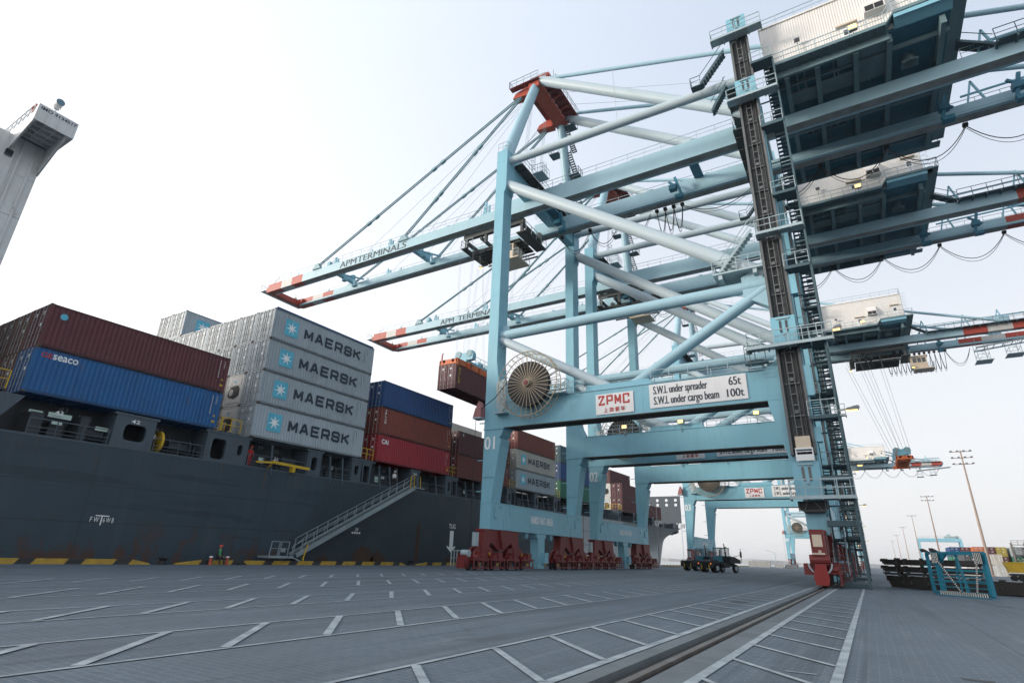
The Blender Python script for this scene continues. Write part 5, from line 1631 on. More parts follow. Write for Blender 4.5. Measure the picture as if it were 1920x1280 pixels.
def landing(z, x0=-3.8, x1=.25, panel=True, stairside=True):
    b = MB(); y0 = YN-1.45
    b.box(x0, x1, y0, YN-.56, z-.06, z)
    b.box(x0, x1, y0-.05, y0, z-.16, z+.06)
    for i in range(5): b.box(x0+(x1-x0)*i/4-.05, x0+(x1-x0)*i/4+.05, y0, YN-.56, z-.2, z-.06)
    p = P_('landing', b, m_galv)
    b = MB()
    b.rail([(x0,YN-.6,z),(x0,y0,z),(x1,y0,z),(x1,YN-.6,z)], 1.1, 1.0, .026)
    b.build('landing_rail', m_galv, p)
    if panel:
        b = MB()
        b.box(-3.45,-1.82,y0+.6,YN-.57,z+.02,z+2.3)
        pn = b.build('landing_gate', m_blue, p)
        b = MB()
        for xx in (-2.82,-2.42): b.prism([(xx-.09+.0+u,v) for u,v in rrect(.09,z+1.5,.16,.95,.07)], 'y', y0+.575, y0+.598)
        b.build('slot_window', m_glass, pn)
        b = MB(); b.box(-3.05,-2.2,y0+.5,y0+.598,z+2.08,z+2.16); b.box(-2.72,-2.54,y0+.53,y0+.598,z+.85,z+.98)
        for xx in (-3.2,-2.9,-2.65,-2.35,-2.1): b.box(xx,xx+.025,y0+.585,y0+.598,z+.05,z+.8)
        b.build('gate_fitting', m_galv, pn)
landing(5.35, -3.75, -.05); landing(15.9, -5.2, .35); landing(25.2, -3.5, -.2, False); landing(38.8, -4.2, -.2); landing(46.3, -4.9, -.6)
b = MB()  # lift car and load frame standing in the mast
b.box(-3.02,-2.1,YN-.9,YN-.42,8.55,9.35)
P_('lift_load', b, m_cream)
b = MB()
for xx in (-3.06,-2.06):
    for yy in (YN-1.0,YN-.4): b.bar((xx,yy,7.66),(xx,yy,8.55),.06)
b.box(-3.1,-2.02,YN-1.05,YN-.35,8.45,8.55); b.box(-3.1,-2.02,YN-1.05,YN-1.0,7.7,8.1); b.bar((-3.06,YN-1.0,8.3),(-2.06,YN-1.0,8.3),.05)
P_('lift_frame', b, m_white)
b = MB()  # dark buffer pit under the lowest landing
b.prism([(-3.45,5.15),(-1.75,5.15),(-1.75,4.7),(-2.0,4.42),(-3.1,4.42),(-3.45,4.7)], 'y', YN-.55, YN-.02)
pit = P_('lift_pit_frame', b, m_black)
b = MB()
for xx in (-3.4,-1.85): b.bar((xx,YN-.6,5.15),(xx,YN-.6,4.5),.06)
b.bar((-3.1,YN-.58,4.55),(-2.85,YN-.58,5.15),.05); b.bar((-2.5,YN-.58,5.15),(-2.05,YN-.58,4.55),.05); b.bar((-3.4,YN-.6,4.55),(-1.85,YN-.6,4.55),.06)
b.build('pit_brace', m_dustrail, pit)
# stair tower beside the leg: zigzag flights
b = MB()
r_ = MB()
zs = [.25, 3.0, 5.35, 8.0, 10.6, 13.3, 15.9, 18.9, 22.0, 25.2, 28.6, 32.0, 35.4, 38.8, 42.4]
for i in range(len(zs)-1):
    z0, z1 = zs[i], zs[i+1]
    xa = -1.55 if i % 2 == 0 else -.65
    ya, yb = (YN+.2, YN+3.4) if i % 2 == 0 else (YN+3.4, YN+.2)
    n = max(6, int((z1-z0)/.24))
    for k_ in range(n):
        t = (k_+.5)/n; y = ya+(yb-ya)*t; z = z0+(z1-z0)*t
        b.box(xa-.36, xa+.36, y-.13, y+.13, z-.03, z+.03)
    for o_ in (-.38,.38):
        b.bar((xa+o_,ya,z0),(xa+o_,yb,z1),.05,.24)
        r_.bar((xa+o_,ya,z0+1.0),(xa+o_,yb,z1+1.0),.045); r_.bar((xa+o_,ya,z0+.5),(xa+o_,yb,z1+.5),.035)
        for k_ in range(4):
            t = (k_+.5)/4; r_.bar((xa+o_,ya+(yb-ya)*t,z0+(z1-z0)*t),(xa+o_,ya+(yb-ya)*t,z0+(z1-z0)*t+1.0),.04)
    # rest platforms
    if yb > YN+2: 
        b.box(-1.95,-.25,YN+3.4,YN+4.5,z1-.1,z1); r_.rail([(-.25,YN+3.4,z1),(-.25,YN+4.5,z1),(-1.95,YN+4.5,z1)],1.1,.9,.024)
    else:
        b.box(-1.95,-.25,YN-1.0,YN+.2,z1-.1,z1); r_.rail([(-.25,YN+.2,z1),(-.25,YN-1.0,z1),(-1.95,YN-1.0,z1)],1.1,.9,.024)
        b.box(-1.95,-.25,YN-1.05,YN-1.0,z1-.18,z1+.06)
for xx, yy, zt in ((-.2,YN-.9,42),(-.2,YN+4.4,42),(-1.9,YN+4.4,42),(-1.05,YN+4.45,30)): b.box(xx-.07,xx+.07,yy-.07,yy+.07,.05,zt)
for i in range(len(zs)-1):
    z0, z1 = zs[i], zs[i+1]
    b.bar((-.2,YN-.9,z0),(-.2,YN+4.4,z1),.07,.07) if i % 2 else b.bar((-.2,YN+4.4,z0),(-.2,YN-.9,z1),.07,.07)
    b.bar((-.2,YN-.9,z1-.12),(-.2,YN+4.4,z1-.12),.09,.12); b.bar((-1.9,YN+4.4,z1-.12),(-.2,YN+4.4,z1-.12),.09,.12)
    zz = z0
    for k_ in range(int((z1-z0)/.55)):
        b.box(-.28,-.22,YN+4.0,YN+4.5,z0+k_*.55,z0+k_*.55+.04)
b.box(-1.9,-.1,YN+.0,YN+4.6,.02,.25)
b.box(-1.92,-.1,YN-.8,YN+.4,6.35,6.7); b.box(-1.92,-.3,YN-.4,YN+.6,3.6,3.95)
stw = P_('stairway', b, m_stair)
r_.build('stair_rail', m_galv, stw)
b = MB()   # pipes and cabinets along the stair side of the leg
b.tube((-1.8,YN-.3,6),(-1.8,YN-.3,40),.09,8); b.cut(); b.box(-1.9,-1.35,YN-.5,YN+.2,20,21.6); b.cut(); b.box(-1.9,-1.4,YN-.5,YN+.2,12.2,14.4); b.cut(); b.box(-1.9,-1.4,YN-.4,YN+.2,9.0,10.0)
b.build_all('leg_cabinet', m_blue, crane)
for x, z, lit in ((.65,16.2,True),(.75,10.6,True)):
    b = MB(); b.bar((-.2,YN-1.6,z+.1),(x,YN-1.9,z+.1),.07); b.prism([(x-.30,z),(x+.22,z),(x+.3,z+.16),(x+.22,z+.28),(x-.15,z+.22)], 'y', YN-2.02, YN-1.78)
    l_ = P_('walkway_lamp', b, m_lampoff)
    b = MB(); b.box(x-.26,x+.16,YN-2.0,YN-1.8,z-.06,z-.002); b.build('lamp_face', m_lamp, l_)
b = MB()   # inspection platform where the diagonal meets the landside leg
b.box(-7.2,-3.4,YN-.3,YN+1.9,22.9,23.05); b.rail([(-3.5,YN-.3,23.05),(-7.2,YN-.3,23.05),(-7.2,YN+1.9,23.05)],1.1,1.0,.026)
for i in range(12):
    t = i/12; b.box(-6.6+t*2.6,-6.3+t*2.6,YN-.35,YN+.35,23.1+t*3.1,23.16+t*3.1)
for yy in (YN-.35,YN+.35): b.bar((-6.6,yy,23.1),(-3.9,yy,26.3),.06,.2); b.bar((-6.6,yy,24.1),(-3.9,yy,27.3),.05)
for x in (-6.8,-4.2): b.box(x,x+.3,YN-.2,YN+1.7,22.5,22.9)
P_('inspection_platform', b, m_galv)
b = MB()   # service stairs on the portal beam
b.box(-5.6,-4.0,YN-.5,YN-.05,15.0,15.2); b.box(-5.4,-4.2,YN-.8,YN-.1,16.0,16.12); b.rail([(-5.5,YN-.8,15.2),(-4.1,YN-.8,15.2)],1.1,.7,.024)
for i in range(5): b.box(-5.4,-4.3,YN-.75+i*.12,YN-.66+i*.12,14.3+i*.25,14.35+i*.25)
P_('service_step', b, m_stair)
b = MB()   # upper stairs at the landside leg
for (xa, za, xb, zb) in ((-6.3,42.4,-4.0,45.2),(-5.6,38.9,-4.2,41.2)):
    n = 10
    for i in range(n):
        t = i/n; b.box(xa+(xb-xa)*t,xa+(xb-xa)*t+.25,YN-.8,YN-.1,za+(zb-za)*t,za+(zb-za)*t+.05)
    for yy in (YN-.8,YN-.1): b.bar((xa,yy,za),(xb,yy,zb),.06,.2); b.bar((xa,yy,za+1),(xb,yy,zb+1),.045)
b.box(-7.2,-6.2,YN-.8,YN-.1,42.3,42.4); b.rail([(-6.3,YN-.8,42.4),(-7.2,YN-.8,42.4),(-7.2,YN-.1,42.4)],1.0,.6,.022)
b.box(-3.3,-1.9,YN-.3,YN+1.6,46.6,46.7); b.bar((-3.0,YN+.5,46.7),(-3.3,YN+.5,50.0),.16); b.rail([(-2.9,YN+.8,47.6),(-2.0,YN+.8,47.6)],1.3,.5,.03)
P_('upper_stairway', b, m_stair)

# ---- cable reel
RX, RZ, RY = -23.85, 15.72, YN-.9
b = MB()
b.lathe((RX,RY-.62,RZ),'y',[(.30,0),(.34,.05),(.34,1.05)],16)
b.box(RX-.4,RX+.4,RY+.35,YN-.02,RZ-.5,RZ+.5)
reel = P_('cable_reel', b, m_reel)
b = MB()
ring(b, (RX,RY-.42,RZ), 3.0, .045, 'y', 40); ring(b, (RX,RY+.42,RZ), 3.0, .04, 'y', 40)
for i in range(32):
    t = 2*pi*i/32
    for yy in (RY-.42,RY+.42): b.bar((RX+.3*cos(t),yy*1.0+(.12 if yy < RY else -.12),RZ+.3*sin(t)),(RX+3.0*cos(t),yy,RZ+3.0*sin(t)),.038,.04,up=(0,1,0))
    b.bar((RX+2.95*cos(t),RY-.42,RZ+2.95*sin(t)),(RX+2.95*cos(t),RY+.42,RZ+2.95*sin(t)),.035)
b.build('spoke_wheel', m_reel, reel)
b = MB(); b.lathe((RX,RY-.66,RZ),'y',[(.10,0),(.26,.02),(.26,.06)],16); b.build('reel_hub', m_redb, reel)
b = MB(); b.lathe((RX,RY-.22,RZ),'y',[(.6,0),(1.45,0),(1.6,.02),(1.6,.44),(1.45,.46)],36); b.build('cable_pack', m_reelc, reel, smooth=True)
b = MB(); b.lathe((RX,RY-.25,RZ),'y',[(1.55,0),(2.1,0),(2.1,.5),(1.55,.5)],36); b.build('cable_coil', m_cable, reel, smooth=True)
b = MB(); b.path([(RX-1.9,RY,RZ+.9),(-27.6,RY+.2,14.9),(-29.25,RY+.3,14.0)], .04, 6); b.tube((-29.75,RY+.4,13.5),(-29.75,RY+.4,.05),.025,5)
b.build('feed_cable', m_cable, reel)
b = MB()
b.box(RX-3.4,RX-.6,YN-.75,YN-.03,12.9,13.05) if False else None
b.box(RX+1.6,RX+3.6,YN-.9,YN-.06,14.6,14.72); b.rail([(RX+1.6,YN-.9,14.72),(RX+3.6,YN-.9,14.72),(RX+3.6,YN-.1,14.72)],1.1,.7,.024); b.cut()
b.box(-27.6,-26.4,YN-.8,YN-.03,13.4,13.5); b.rail([(-27.6,YN-.8,13.5),(-26.4,YN-.8,13.5)],1.1,.6,.022)
b.cut(); b.prism([(-27.9,16.6),(-26.9,16.9),(-26.7,14.2),(-27.3,13.6),(-27.8,14.2)], 'y', YN-.10, YN-.02)
b.build_all('reel_platform', m_galv, reel)
b = MB(); b.prism([(-29.12,14.2),(-29.75,14.2),(-30.0,13.3),(-29.12,13.3)], 'y', YN-.7, YN+.2); b.prism([(-29.12,14.2),(-29.5,14.9),(-29.75,14.2)], 'y', YN-.6, YN+.1)
b.build('cable_guide', mat('faded red', (.33,.14,.14), .6, dirt=.3), reel)
b = MB(); b.box(-30.0,-29.12,YN-.7,YN+.2,13.16,13.3); b.build('guide_plate', m_galv, reel)

# ---- sign boards on the portal beam
def plate_text(parent):
    b = MB(); b.box(-17.75,-14.45,YN-.06,YN-.025,12.45,14.2)
    sg = b.build('maker_board', [m_signw, m_signr], parent)
    b = MB()
    t_ = MB(); squared_word(t_, 'ZPMC', 0, 0, 0, 2.75, .86, tf=.185)
    b.raw([(-17.52+v[1], YN-.066-v[0]*1.0, 13.22+v[2]) for v in t_.v], t_.f)
    def stroke(x0, z0, pts, th=.055):
        for (a, c) in pts: b.bar((x0+a[0],YN-.068,z0+a[1]),(x0+c[0],YN-.068,z0+c[1]),.006,th,up=(0,1,0)) if False else b.face(seg(x0,z0,a,c,th))
    def seg(x0, z0, a, c, th):
        d = Vector((c[0]-a[0], c[1]-a[1])); d.normalize(); p = Vector((-d.y,d.x))*th/2; e = d*th*.3
        return [(x0+q.x, YN-.066-.0005*len(b.f), z0+q.y) for q in (Vector(a)-e-p, Vector(c)+e-p, Vector(c)+e+p, Vector(a)-e+p)]
    G = {  # four characters as simple strokes in a .36 x .38 cell
      0: [((.18,0),(.18,.38)),((.18,.20),(.32,.20)),((.02,.01),(.34,.01))],
      1: [((.02,.34),(.08,.28)),((.0,.22),(.07,.17)),((.01,0),(.08,.10)),((.14,.38),(.12,.30)),((.12,.32),(.36,.32)),((.15,.25),(.33,.25)),((.15,.25),(.13,.05)),((.33,.25),(.31,.0)),((.10,.15),(.37,.15)),((.13,.05),(.34,.05))],
      2: [((.02,.28),(.13,.28)),((.08,.38),(.08,.0)),((.02,.12),(.13,.17)),((.16,.35),(.36,.35)),((.16,.35),(.14,.0)),((.20,.27),(.34,.27)),((.18,.18),(.37,.18)),((.22,.18),(.22,.02)),((.24,.12),(.37,.0))],
      3: [((.08,.38),(.02,.28)),((.08,.34),(.08,.20)),((.18,.38),(.18,.22)),((.18,.30),(.34,.34)),((.18,.22),(.34,.22)),((.02,.12),(.36,.12)),((.18,.18),(.18,0))],
    }
    for i in range(4): stroke(-17.05+i*.50, 12.62, G[i])
    b.build('board_lettering', m_signr, parent)
portal_near = [o for o in crane.children if o.name.startswith('portal_beam')][0]
plate_text(portal_near)
b = MB(); b.box(-13.1,-5.7,YN-.06,YN-.025,12.55,14.5); b.build('load_board', m_signw, portal_near)
b = MB()
def T(s, x, z, w_, h_): add_text(b, s, (x,YN-.066,z), (1,0,0), UZ, w_, h_, fat=.022)
T('S.W.L under spreader', -12.75, 13.46, 4.2, .86); T('65t', -6.95, 13.70, .85, .66)
T('S.W.L under cargo beam', -12.75, 12.60, 5.0, .86); T('100t', -7.15, 12.80, 1.2, .62)
b.build('board_lettering', m_ink, portal_near)
lamp(portal_near, -5.2, YN-.5, 15.9, False, .2)
def beam_lamp(x, y, z, lit):
    lamp(portal_far, x, y, z, lit, .30)
portal_far = [o for o in crane.children if o.name.startswith('portal_beam')][1]
beam_lamp(-21.6, YF-LD-.2, 15.35, True); beam_lamp(-15.2, YF-LD-.2, 15.4, True); beam_lamp(-7.5, YF-LD-.2, 15.6, True)

# ---- festoon cable loops under the far girder
def festoon(pts, sag, name='festoon_cable'):
    b = MB()
    for (xa, xb), sg in zip(pts, sag):
        P = []
        for i in range(15):
            t = i/14; P.append((xa+(xb-xa)*t, YB+.25, 39.85-sg*4*t*(1-t)))
        b.path(P, .045, 5); b.path([(p[0],p[1]+.15,p[2]-.10-.1*sg*4*(i/14)*(1-i/14)) for i, p in enumerate(P)], .03, 4)
        b.box(xa-.2,xa+.2,YB+.05,YB+.45,39.8,40.1); b.cut()
    return b.build_all(name, m_cable, crane)

# ---- trolley with operator's cab
def trolley(x0, landward_cab, parent):
    x1 = x0+9.0
    b = MB()
    zt = 40.1
    for y in (YA+1.3, YB-1.3):
        b.box(x0, x1, y-.25, y+.25, 39.3, 39.95)
        for xx in (x0+.5,x0+1.6,x1-1.6,x1-.5): b.lathe((xx,y-.12,40.30),'y',[(.32,0),(.32,.24)],12)
        for xx in (x0+.2,x0+3.2,x1-.5): b.box(xx,xx+.35,y-.18,y+.18,38.1,39.3)
    for xx in (x0+.1, x0+2.4, x0+4.8, x1-.3): b.box(xx, xx+.3, YA+1.3, YB-1.3, 38.9, 39.3)
    b.box(x0-.3, x0+.5, YA+1.0, YB-1.0, 38.0, 38.12); b.box(x0+.6, x1-1.2, YA+2.2, YB-1.4, 37.9, 38.05)
    for i in range(7): b.box(x0+.6, x1-1.2, YA+2.4+i*.75, YA+2.5+i*.75, 37.7, 37.9)
    for i in range(4): b.box(x0+1+i*1.4,x0+1.15+i*1.4,YA+2.2,YB-1.4,37.75,37.9)
    b.box(x1-1.0, x1+.4, YA+1.0, YB-1.0, 38.0, 38.14)
    tr = P_('trolley', b, mat('trolley steel', (.07,.08,.08), .65, .1, dirt=.5, streak=.4, rust=.3), parent)
    b = MB()
    b.rail([(x0-.3,YA+1.0,38.12),(x0-.3,YB-1.0,38.12)],1.1,1.2,.024); b.cut(); b.rail([(x1+.4,YA+1.0,38.14),(x1+.4,YB-1.0,38.14)],1.1,1.2,.024); b.cut()
    b.rail([(x0-.3,YA+1.0,38.12),(x0+1.5,YA+1.0,38.12)],1.1,.8,.024)
    b.build_all('trolley_rail', m_galv, tr)
    b = MB()
    cxa = x0+4.3 if not landward_cab else x1+.3
    cy = YA+2.4
    b.prism([(cxa,37.9),(cxa,36.1),(cxa+.5,35.6),(cxa+2.5,35.6),(cxa+2.5,37.9)], 'y', cy, cy+2.3)
    b.box(cxa-.2,cxa+2.7,cy-.15,cy+2.45,37.9,38.05); b.box(cxa+.3,cxa+3.4,cy-.3,cy+2.6,35.45,35.58)
    cab = b.build('operator_cab', m_cream, tr)
    b = MB()
    for fx in (.35,1.05,1.75): b.box(cxa+fx,cxa+fx+.55,cy-.02,cy-.002,36.75,37.6)
    b.prism([(cxa-.012,36.2),(cxa-.012,37.6),(cxa-.002,37.6),(cxa-.002,36.2)], 'y', cy+.15, cy+2.15)
    b.face([(cxa+.02,cy+.2,36.0),(cxa+.42,cy+.2,35.6),(cxa+.42,cy+2.1,35.6),(cxa+.02,cy+2.1,36.0)])
    b.build('cab_window', m_glass, cab)
    b = MB(); b.rail([(cxa+2.6,cy-.3,35.6),(cxa+3.4,cy-.3,35.6),(cxa+3.4,cy+2.6,35.6)],1.0,.8,.024); b.build('cab_rail', m_galv, cab)
    for lx, ly in ((x0-.3,YB-1.6),(cxa+.2,cy-.25)):
        b = MB(); b.box(lx-.2,lx+.2,ly-.15,ly+.15,37.55 if ly > YC else 35.9,37.75 if ly > YC else 36.1)
        l_ = b.build('floodlight', m_lampoff, tr)
        zz = 37.5 if ly > YC else 35.85
        b = MB(); b.box(lx-.19,lx+.19,ly-.2,ly+.1,zz-.06,zz+.04); b.build('lamp_face', m_lamp, l_)
    return tr
# ================================================================== the other cranes: copies of the first
def festoon_set(c, pts, sag):
    global crane
    keep = crane; crane = c
    o = festoon(pts, sag); crane = keep
    return o
def fest_long(): 
    xs = [-4.0,2.2,8.0,14.2,20.6,27.4]
    return [(xs[i],xs[i+1]) for i in range(5)], [2.6]*5
def fest_tight(x0, n, stp, sg): return [(x0+i*stp, x0+(i+1)*stp) for i in range(n)], [sg]*n
def another(label, dy, num, words):
    c = copy_tree(crane, None, ('trolley','leg_number','boom_lettering','festoon_cable'))
    c.location = (CRX, YC+dy, 0)
    tag(c, label, 'crane', 'light blue quay cranes')
    ORG[c.name] = Vector((CRX, YC, 0))
    legs = [o for o in c.children if o.name.startswith('leg')]
    leg = [o for o in c.children if o.data is wleg_parts[0].data][0]
    leg_number(leg, num)
    g_ = [o for o in c.children if o.data is gA.data][0]
    boom_lettering(words).build('boom_lettering', m_inkg, g_, origin=(CRX,YC,0))
    return c
c2 = another('second light blue quay crane along the quay, numbered 02, close behind the nearest one', 24.3, '02', [('APM',3.0),('TERMINALS',9.0)])
c3 = another('third light blue quay crane, numbered 03, with its trolley on the landward side', 70.0, '03', [('APM',3.0),('TERMINALS',9.0)])
c4 = another('farthest light blue quay crane, standing alone beyond the bow of the ship', 230.0, '04', [('APM',3.0),('TERMINALS',9.0)])
def trolley_for(c, x0, lw):
    n = trolley(x0, lw, c)
ORG[crane.name] = Vector((CRX, YC, 0))
trolley(-38.6, False, crane)
trolley(-30.0, False, c2)
trolley(3.2, True, c3)
trolley(-24, False, c4)
a, s_ = fest_long(); t_, ts = fest_tight(-15.0, 3, 1.0, 3.0); u_, us = fest_tight(-27.5, 3, 3.9, 2.4)
festoon_set(crane, a+t_+u_+[(-12,-4.2)], s_+ts+us+[1.6])
festoon_set(c2, a+u_, s_+us)
t_, ts = fest_tight(9.2, 12, .78, 3.4)
festoon_set(c3, t_+[(18.7,22.4)], ts+[2.8])
a4 = [(-2+i*6.5, 4.5+i*6.5) for i in range(5)]
festoon_set(c4, a4, [3.0]*5)

# ---- spreaders
def spreader(yc, x, z, label, ropes_to, L=12.0):
    """z: underside of the spreader"""
    root = thing('spreader', (x, yc, z), label, 'spreader')
    b = MB()
    for sx in (-.62,.62):
        b.prism([(yc-L/2,z+.25),(yc+L/2,z+.25),(yc+L/2,z+.62),(yc+2.6,z+.95),(yc-2.6,z+.95),(yc-L/2,z+.62)], 'x', x+sx-.16, x+sx+.16)
    for yy in (-L/2, L/2-.4): b.box(x-1.2,x+1.2,yc+yy,yc+yy+.4,z+.05,z+.6)
    for yy in (-3.4,-1.2,1.0,3.0): b.box(x-1.0,x+1.0,yc+yy,yc+yy+.5,z+.1,z+.9)
    b.build('spreader_beam', m_orange, root)
    b = MB()
    for yy in (-4.8,-2.2,1.6,4.2): b.box(x+.80,x+1.0,yc+yy-.9,yc+yy+.7,z+.12,z+.78); b.cut()
    b.build_all('side_box', m_orange, root)
    for sx in (-1,1):
        for sy in (-1,1):
            b = MB()
            b.prism([(x+sx*1.0,z+.6),(x+sx*1.25,z+.55),(x+sx*1.30,z-.30),(x+sx*1.18,z-.1)], 'y', yc+sy*L/2-(.25 if sy > 0 else 0), yc+sy*L/2+(.25 if sy < 0 else 0))
            b.build('flipper', m_orange, root)
    b = MB(); b.bar((x-1.1,yc-L/2+.2,z+.6),(x-1.1,yc-L/2+.2,z+1.2),.12); b.bar((x-1.1,yc-L/2+.2,z+1.2),(x-.9,yc-L/2+.1,z+1.5),.1)
    b.build('bent_guide_arm', m_redapex, root)
    b = MB()
    b.box(x-.55,x+.55,yc-3.4,yc+3.4,z+1.1,z+1.38)
    for yy in (-2.9,2.9):
        b.prism([(x-1.25,z+1.35),(x+1.25,z+1.35),(x+1.35,z+2.1),(x+1.1,z+2.5),(x+.55,z+2.5),(x+.2,z+2.25),(x-.2,z+2.25),(x-.55,z+2.5),(x-1.1,z+2.5),(x-1.35,z+2.1)], 'y', yc+yy-.3, yc+yy+.3)
    b.rail([(x+.5,yc-2.4,z+1.38),(x+.5,yc+2.4,z+1.38)],.9,.9,.02); b.box(x-.3,x+.3,yc-.6,yc+.5,z+1.38,z+1.9)
    hb = b.build('headblock', m_blue, root)
    b = MB()
    for yy in (-2.9,2.9):
        for sx in (-.78,.78): b.lathe((x+sx,yc+yy-.36,z+2.15),'y',[(.40,0),(.40,.05),(.36,.06),(.36,.62),(.40,.63),(.40,.68)],16); b.cut()
    b.build_all('sheave', m_rodp, hb)
    b = MB()
    for yy in (-3.05,-2.75,2.75,3.05):
        for sx in (-1.28,-.28,.28,1.28): b.tube((x+sx,yc+yy,z+2.2),(ropes_to[0]+sx*2.2,yc+yy*.9,ropes_to[1]),.013,4); b.cut()
    b.build_all('wire_rope', m_rope, root)
    return root
spreader(YC, -36.9, 20.95, 'orange spreader with light blue headblock gripping the hanging maroon container', (-36.2,38.6))
hb_ = container('maroon', -36.9, YC-CL/2, 18.1, 'maroon container with yellow vertical lettering hanging from the orange spreader', 'hanging load', marks='gold', tilt=0)
spreader(YC+70.0, 8.0, 18.6, 'empty orange spreader hanging by long ropes on the landward side of the third crane', (5.0,38.6))
# ================================================================== gangway
gy0, gz0, gy1, gz1 = 32.4, .72, 46.3, 7.62
GX = -40.35
gw = thing('gangway', (GX, (gy0+gy1)/2, 0), 'grey aluminium gangway stair slanting up the hull side to the deck', 'gangway')
m_alu = mat('gangway aluminium', (.30,.36,.39), .45, .4, dirt=.4, streak=.2)
b = MB()
for xx in (GX-.42, GX+.42): b.bar((xx,gy0,gz0),(xx,gy1,gz1),.08,.38)
b.build('stringer', m_alu, gw)
b = MB(); n = 48
for i in range(n):
    t = (i+.5)/n; y = gy0+(gy1-gy0)*t; z = gz0+(gz1-gz0)*t+.1; b.box(GX-.4,GX+.4,y-.11,y+.11,z,z+.03)
b.build('tread', m_alu, gw)
b = MB()
dz = (gz1-gz0)/(gy1-gy0)
for k_, xx in enumerate((GX-.44, GX+.44)):
    for i in range(13):
        t = (i+.4)/13.2; y = gy0+(gy1-gy0)*t; z = gz0+(gz1-gz0)*t
        b.bar((xx,y,z),(xx,y,z+1.12),.05)
    for hh in (.6,1.12): b.tube((xx,gy0+.5,gz0+.5*dz+hh),(xx,gy1-.3,gz1-.3*dz+hh),.028,6)
b.bar((GX+.44,gy0+.5,gz0+.25+1.1),(GX+.44,gy0-.6,gz0+.55),.04)
b.build('handrail', m_alu, gw)
b = MB()
b.box(GX-.6,GX+.6,gy1-.2,gy1+1.3,gz1-.08,gz1+.02)
b.build('top_platform', m_alu, gw)
b = MB(); b.bar((GX+.5,gy1-.9,gz1-.3),(GX+.5,gy1-.9,gz1+1.0),.06); b.bar((GX+.5,gy1-.35,gz1-.1),(GX+.5,gy1-.35,gz1+1.15),.06); b.bar((GX+.5,gy1-.9,gz1+1.0),(GX+.5,gy1-.35,gz1+1.15),.05); b.bar((GX+.5,gy1+.7,gz1),(GX+.5,gy1+.6,gz1+1.15),.06); b.bar((GX-.5,gy1+.3,gz1),(GX-.5,gy1+.2,gz1+1.15),.06)
b.build('yellow_gate', m_yellow, gw)
b = MB()
b.box(GX-.6,GX+.75,29.6,31.9,.50,.66)
b.bar((GX,31.9,.60),(GX,33.5,.12),.8,.10)
b.build('bottom_platform', m_alu, gw)
b = MB()
for y0 in (29.8, 30.7):
    for yy in (y0, y0+.75): b.bar((GX+.6,yy-.1,.66),(GX+.6,yy,1.72),.055)
    b.bar((GX+.6,y0,1.72),(GX+.6,y0+.75,1.72),.055); b.bar((GX+.6,y0,1.2),(GX+.6,y0+.75,1.2),.04)
b.box(GX+.57,GX+.6,30.75,31.15,.95,1.25)
b.bar((GX+.6,31.75,.66),(GX+.6,31.9,1.6),.05); b.bar((GX+.6,32.5,.66),(GX+.6,32.7,1.65),.05)
b.build('gate_frame', m_alu, gw)
b = MB(); b.bar((GX+.55,33.0,.4),(GX+.5,33.35,1.6),.07); b.bar((GX+.5,33.1,.1),(GX+.5,33.1,.5),.07)
b.build('yellow_post', m_yellow, gw)

# ================================================================== people
def skin_body(name, joints, edges, mats_by_z, parent_thing, sub=1):
    """one continuous skinned surface; joints: name -> (pos, radius); materials assigned by a function of the face centre"""
    names = list(joints)
    me = bpy.data.meshes.new(name)
    me.from_pydata([joints[n][0] for n in names], [(names.index(a), names.index(b_)) for a, b_ in edges], [])
    ob = bpy.data.objects.new(name, me); col.objects.link(ob)
    sk = ob.modifiers.new('skin','SKIN'); sk.use_smooth_shade = True
    sd = me.skin_vertices[0].data if me.skin_vertices else None
    if sd is None:
        bm = bmesh.new(); bm.from_mesh(me); bm.verts.layers.skin.verify(); bm.to_mesh(me); bm.free(); sd = me.skin_vertices[0].data
    for i, n in enumerate(names):
        r = joints[n][1]; sd[i].radius = (r, r) if not isinstance(r, tuple) else r
        sd[i].use_root = (i == 0)
    ss = ob.modifiers.new('sub','SUBSURF'); ss.levels = sub; ss.render_levels = sub
    bpy.context.view_layer.update()
    dg = bpy.context.evaluated_depsgraph_get()
    m2 = bpy.data.meshes.new_from_object(ob.evaluated_get(dg))
    bpy.data.objects.remove(ob)
    m2.materials.clear()
    ms, fn = mats_by_z
    for m in ms: m2.materials.append(m)
    for p in m2.polygons:
        p.material_index = fn(p.center); p.use_smooth = True
    o = bpy.data.objects.new(name, m2); col.objects.link(o)
    o.parent = parent_thing
    return o
m_skin = mat('skin', (.30,.17,.11), .6, dirt=0, streak=0)
m_dkcl = mat('dark work clothes', (.02,.022,.026), .8, dirt=.3, streak=0)
m_hiv = mat('green reflective vest', (.05,.26,.11), .6, dirt=.2, streak=0)
m_redcl = mat('red coverall', (.45,.018,.020), .7, dirt=.3, streak=0)
m_whcl = mat('white shirt', (.68,.68,.68), .7, dirt=.1, streak=0)
m_helr = mat('red helmet', (.5,.05,.02), .35, dirt=0, streak=0)
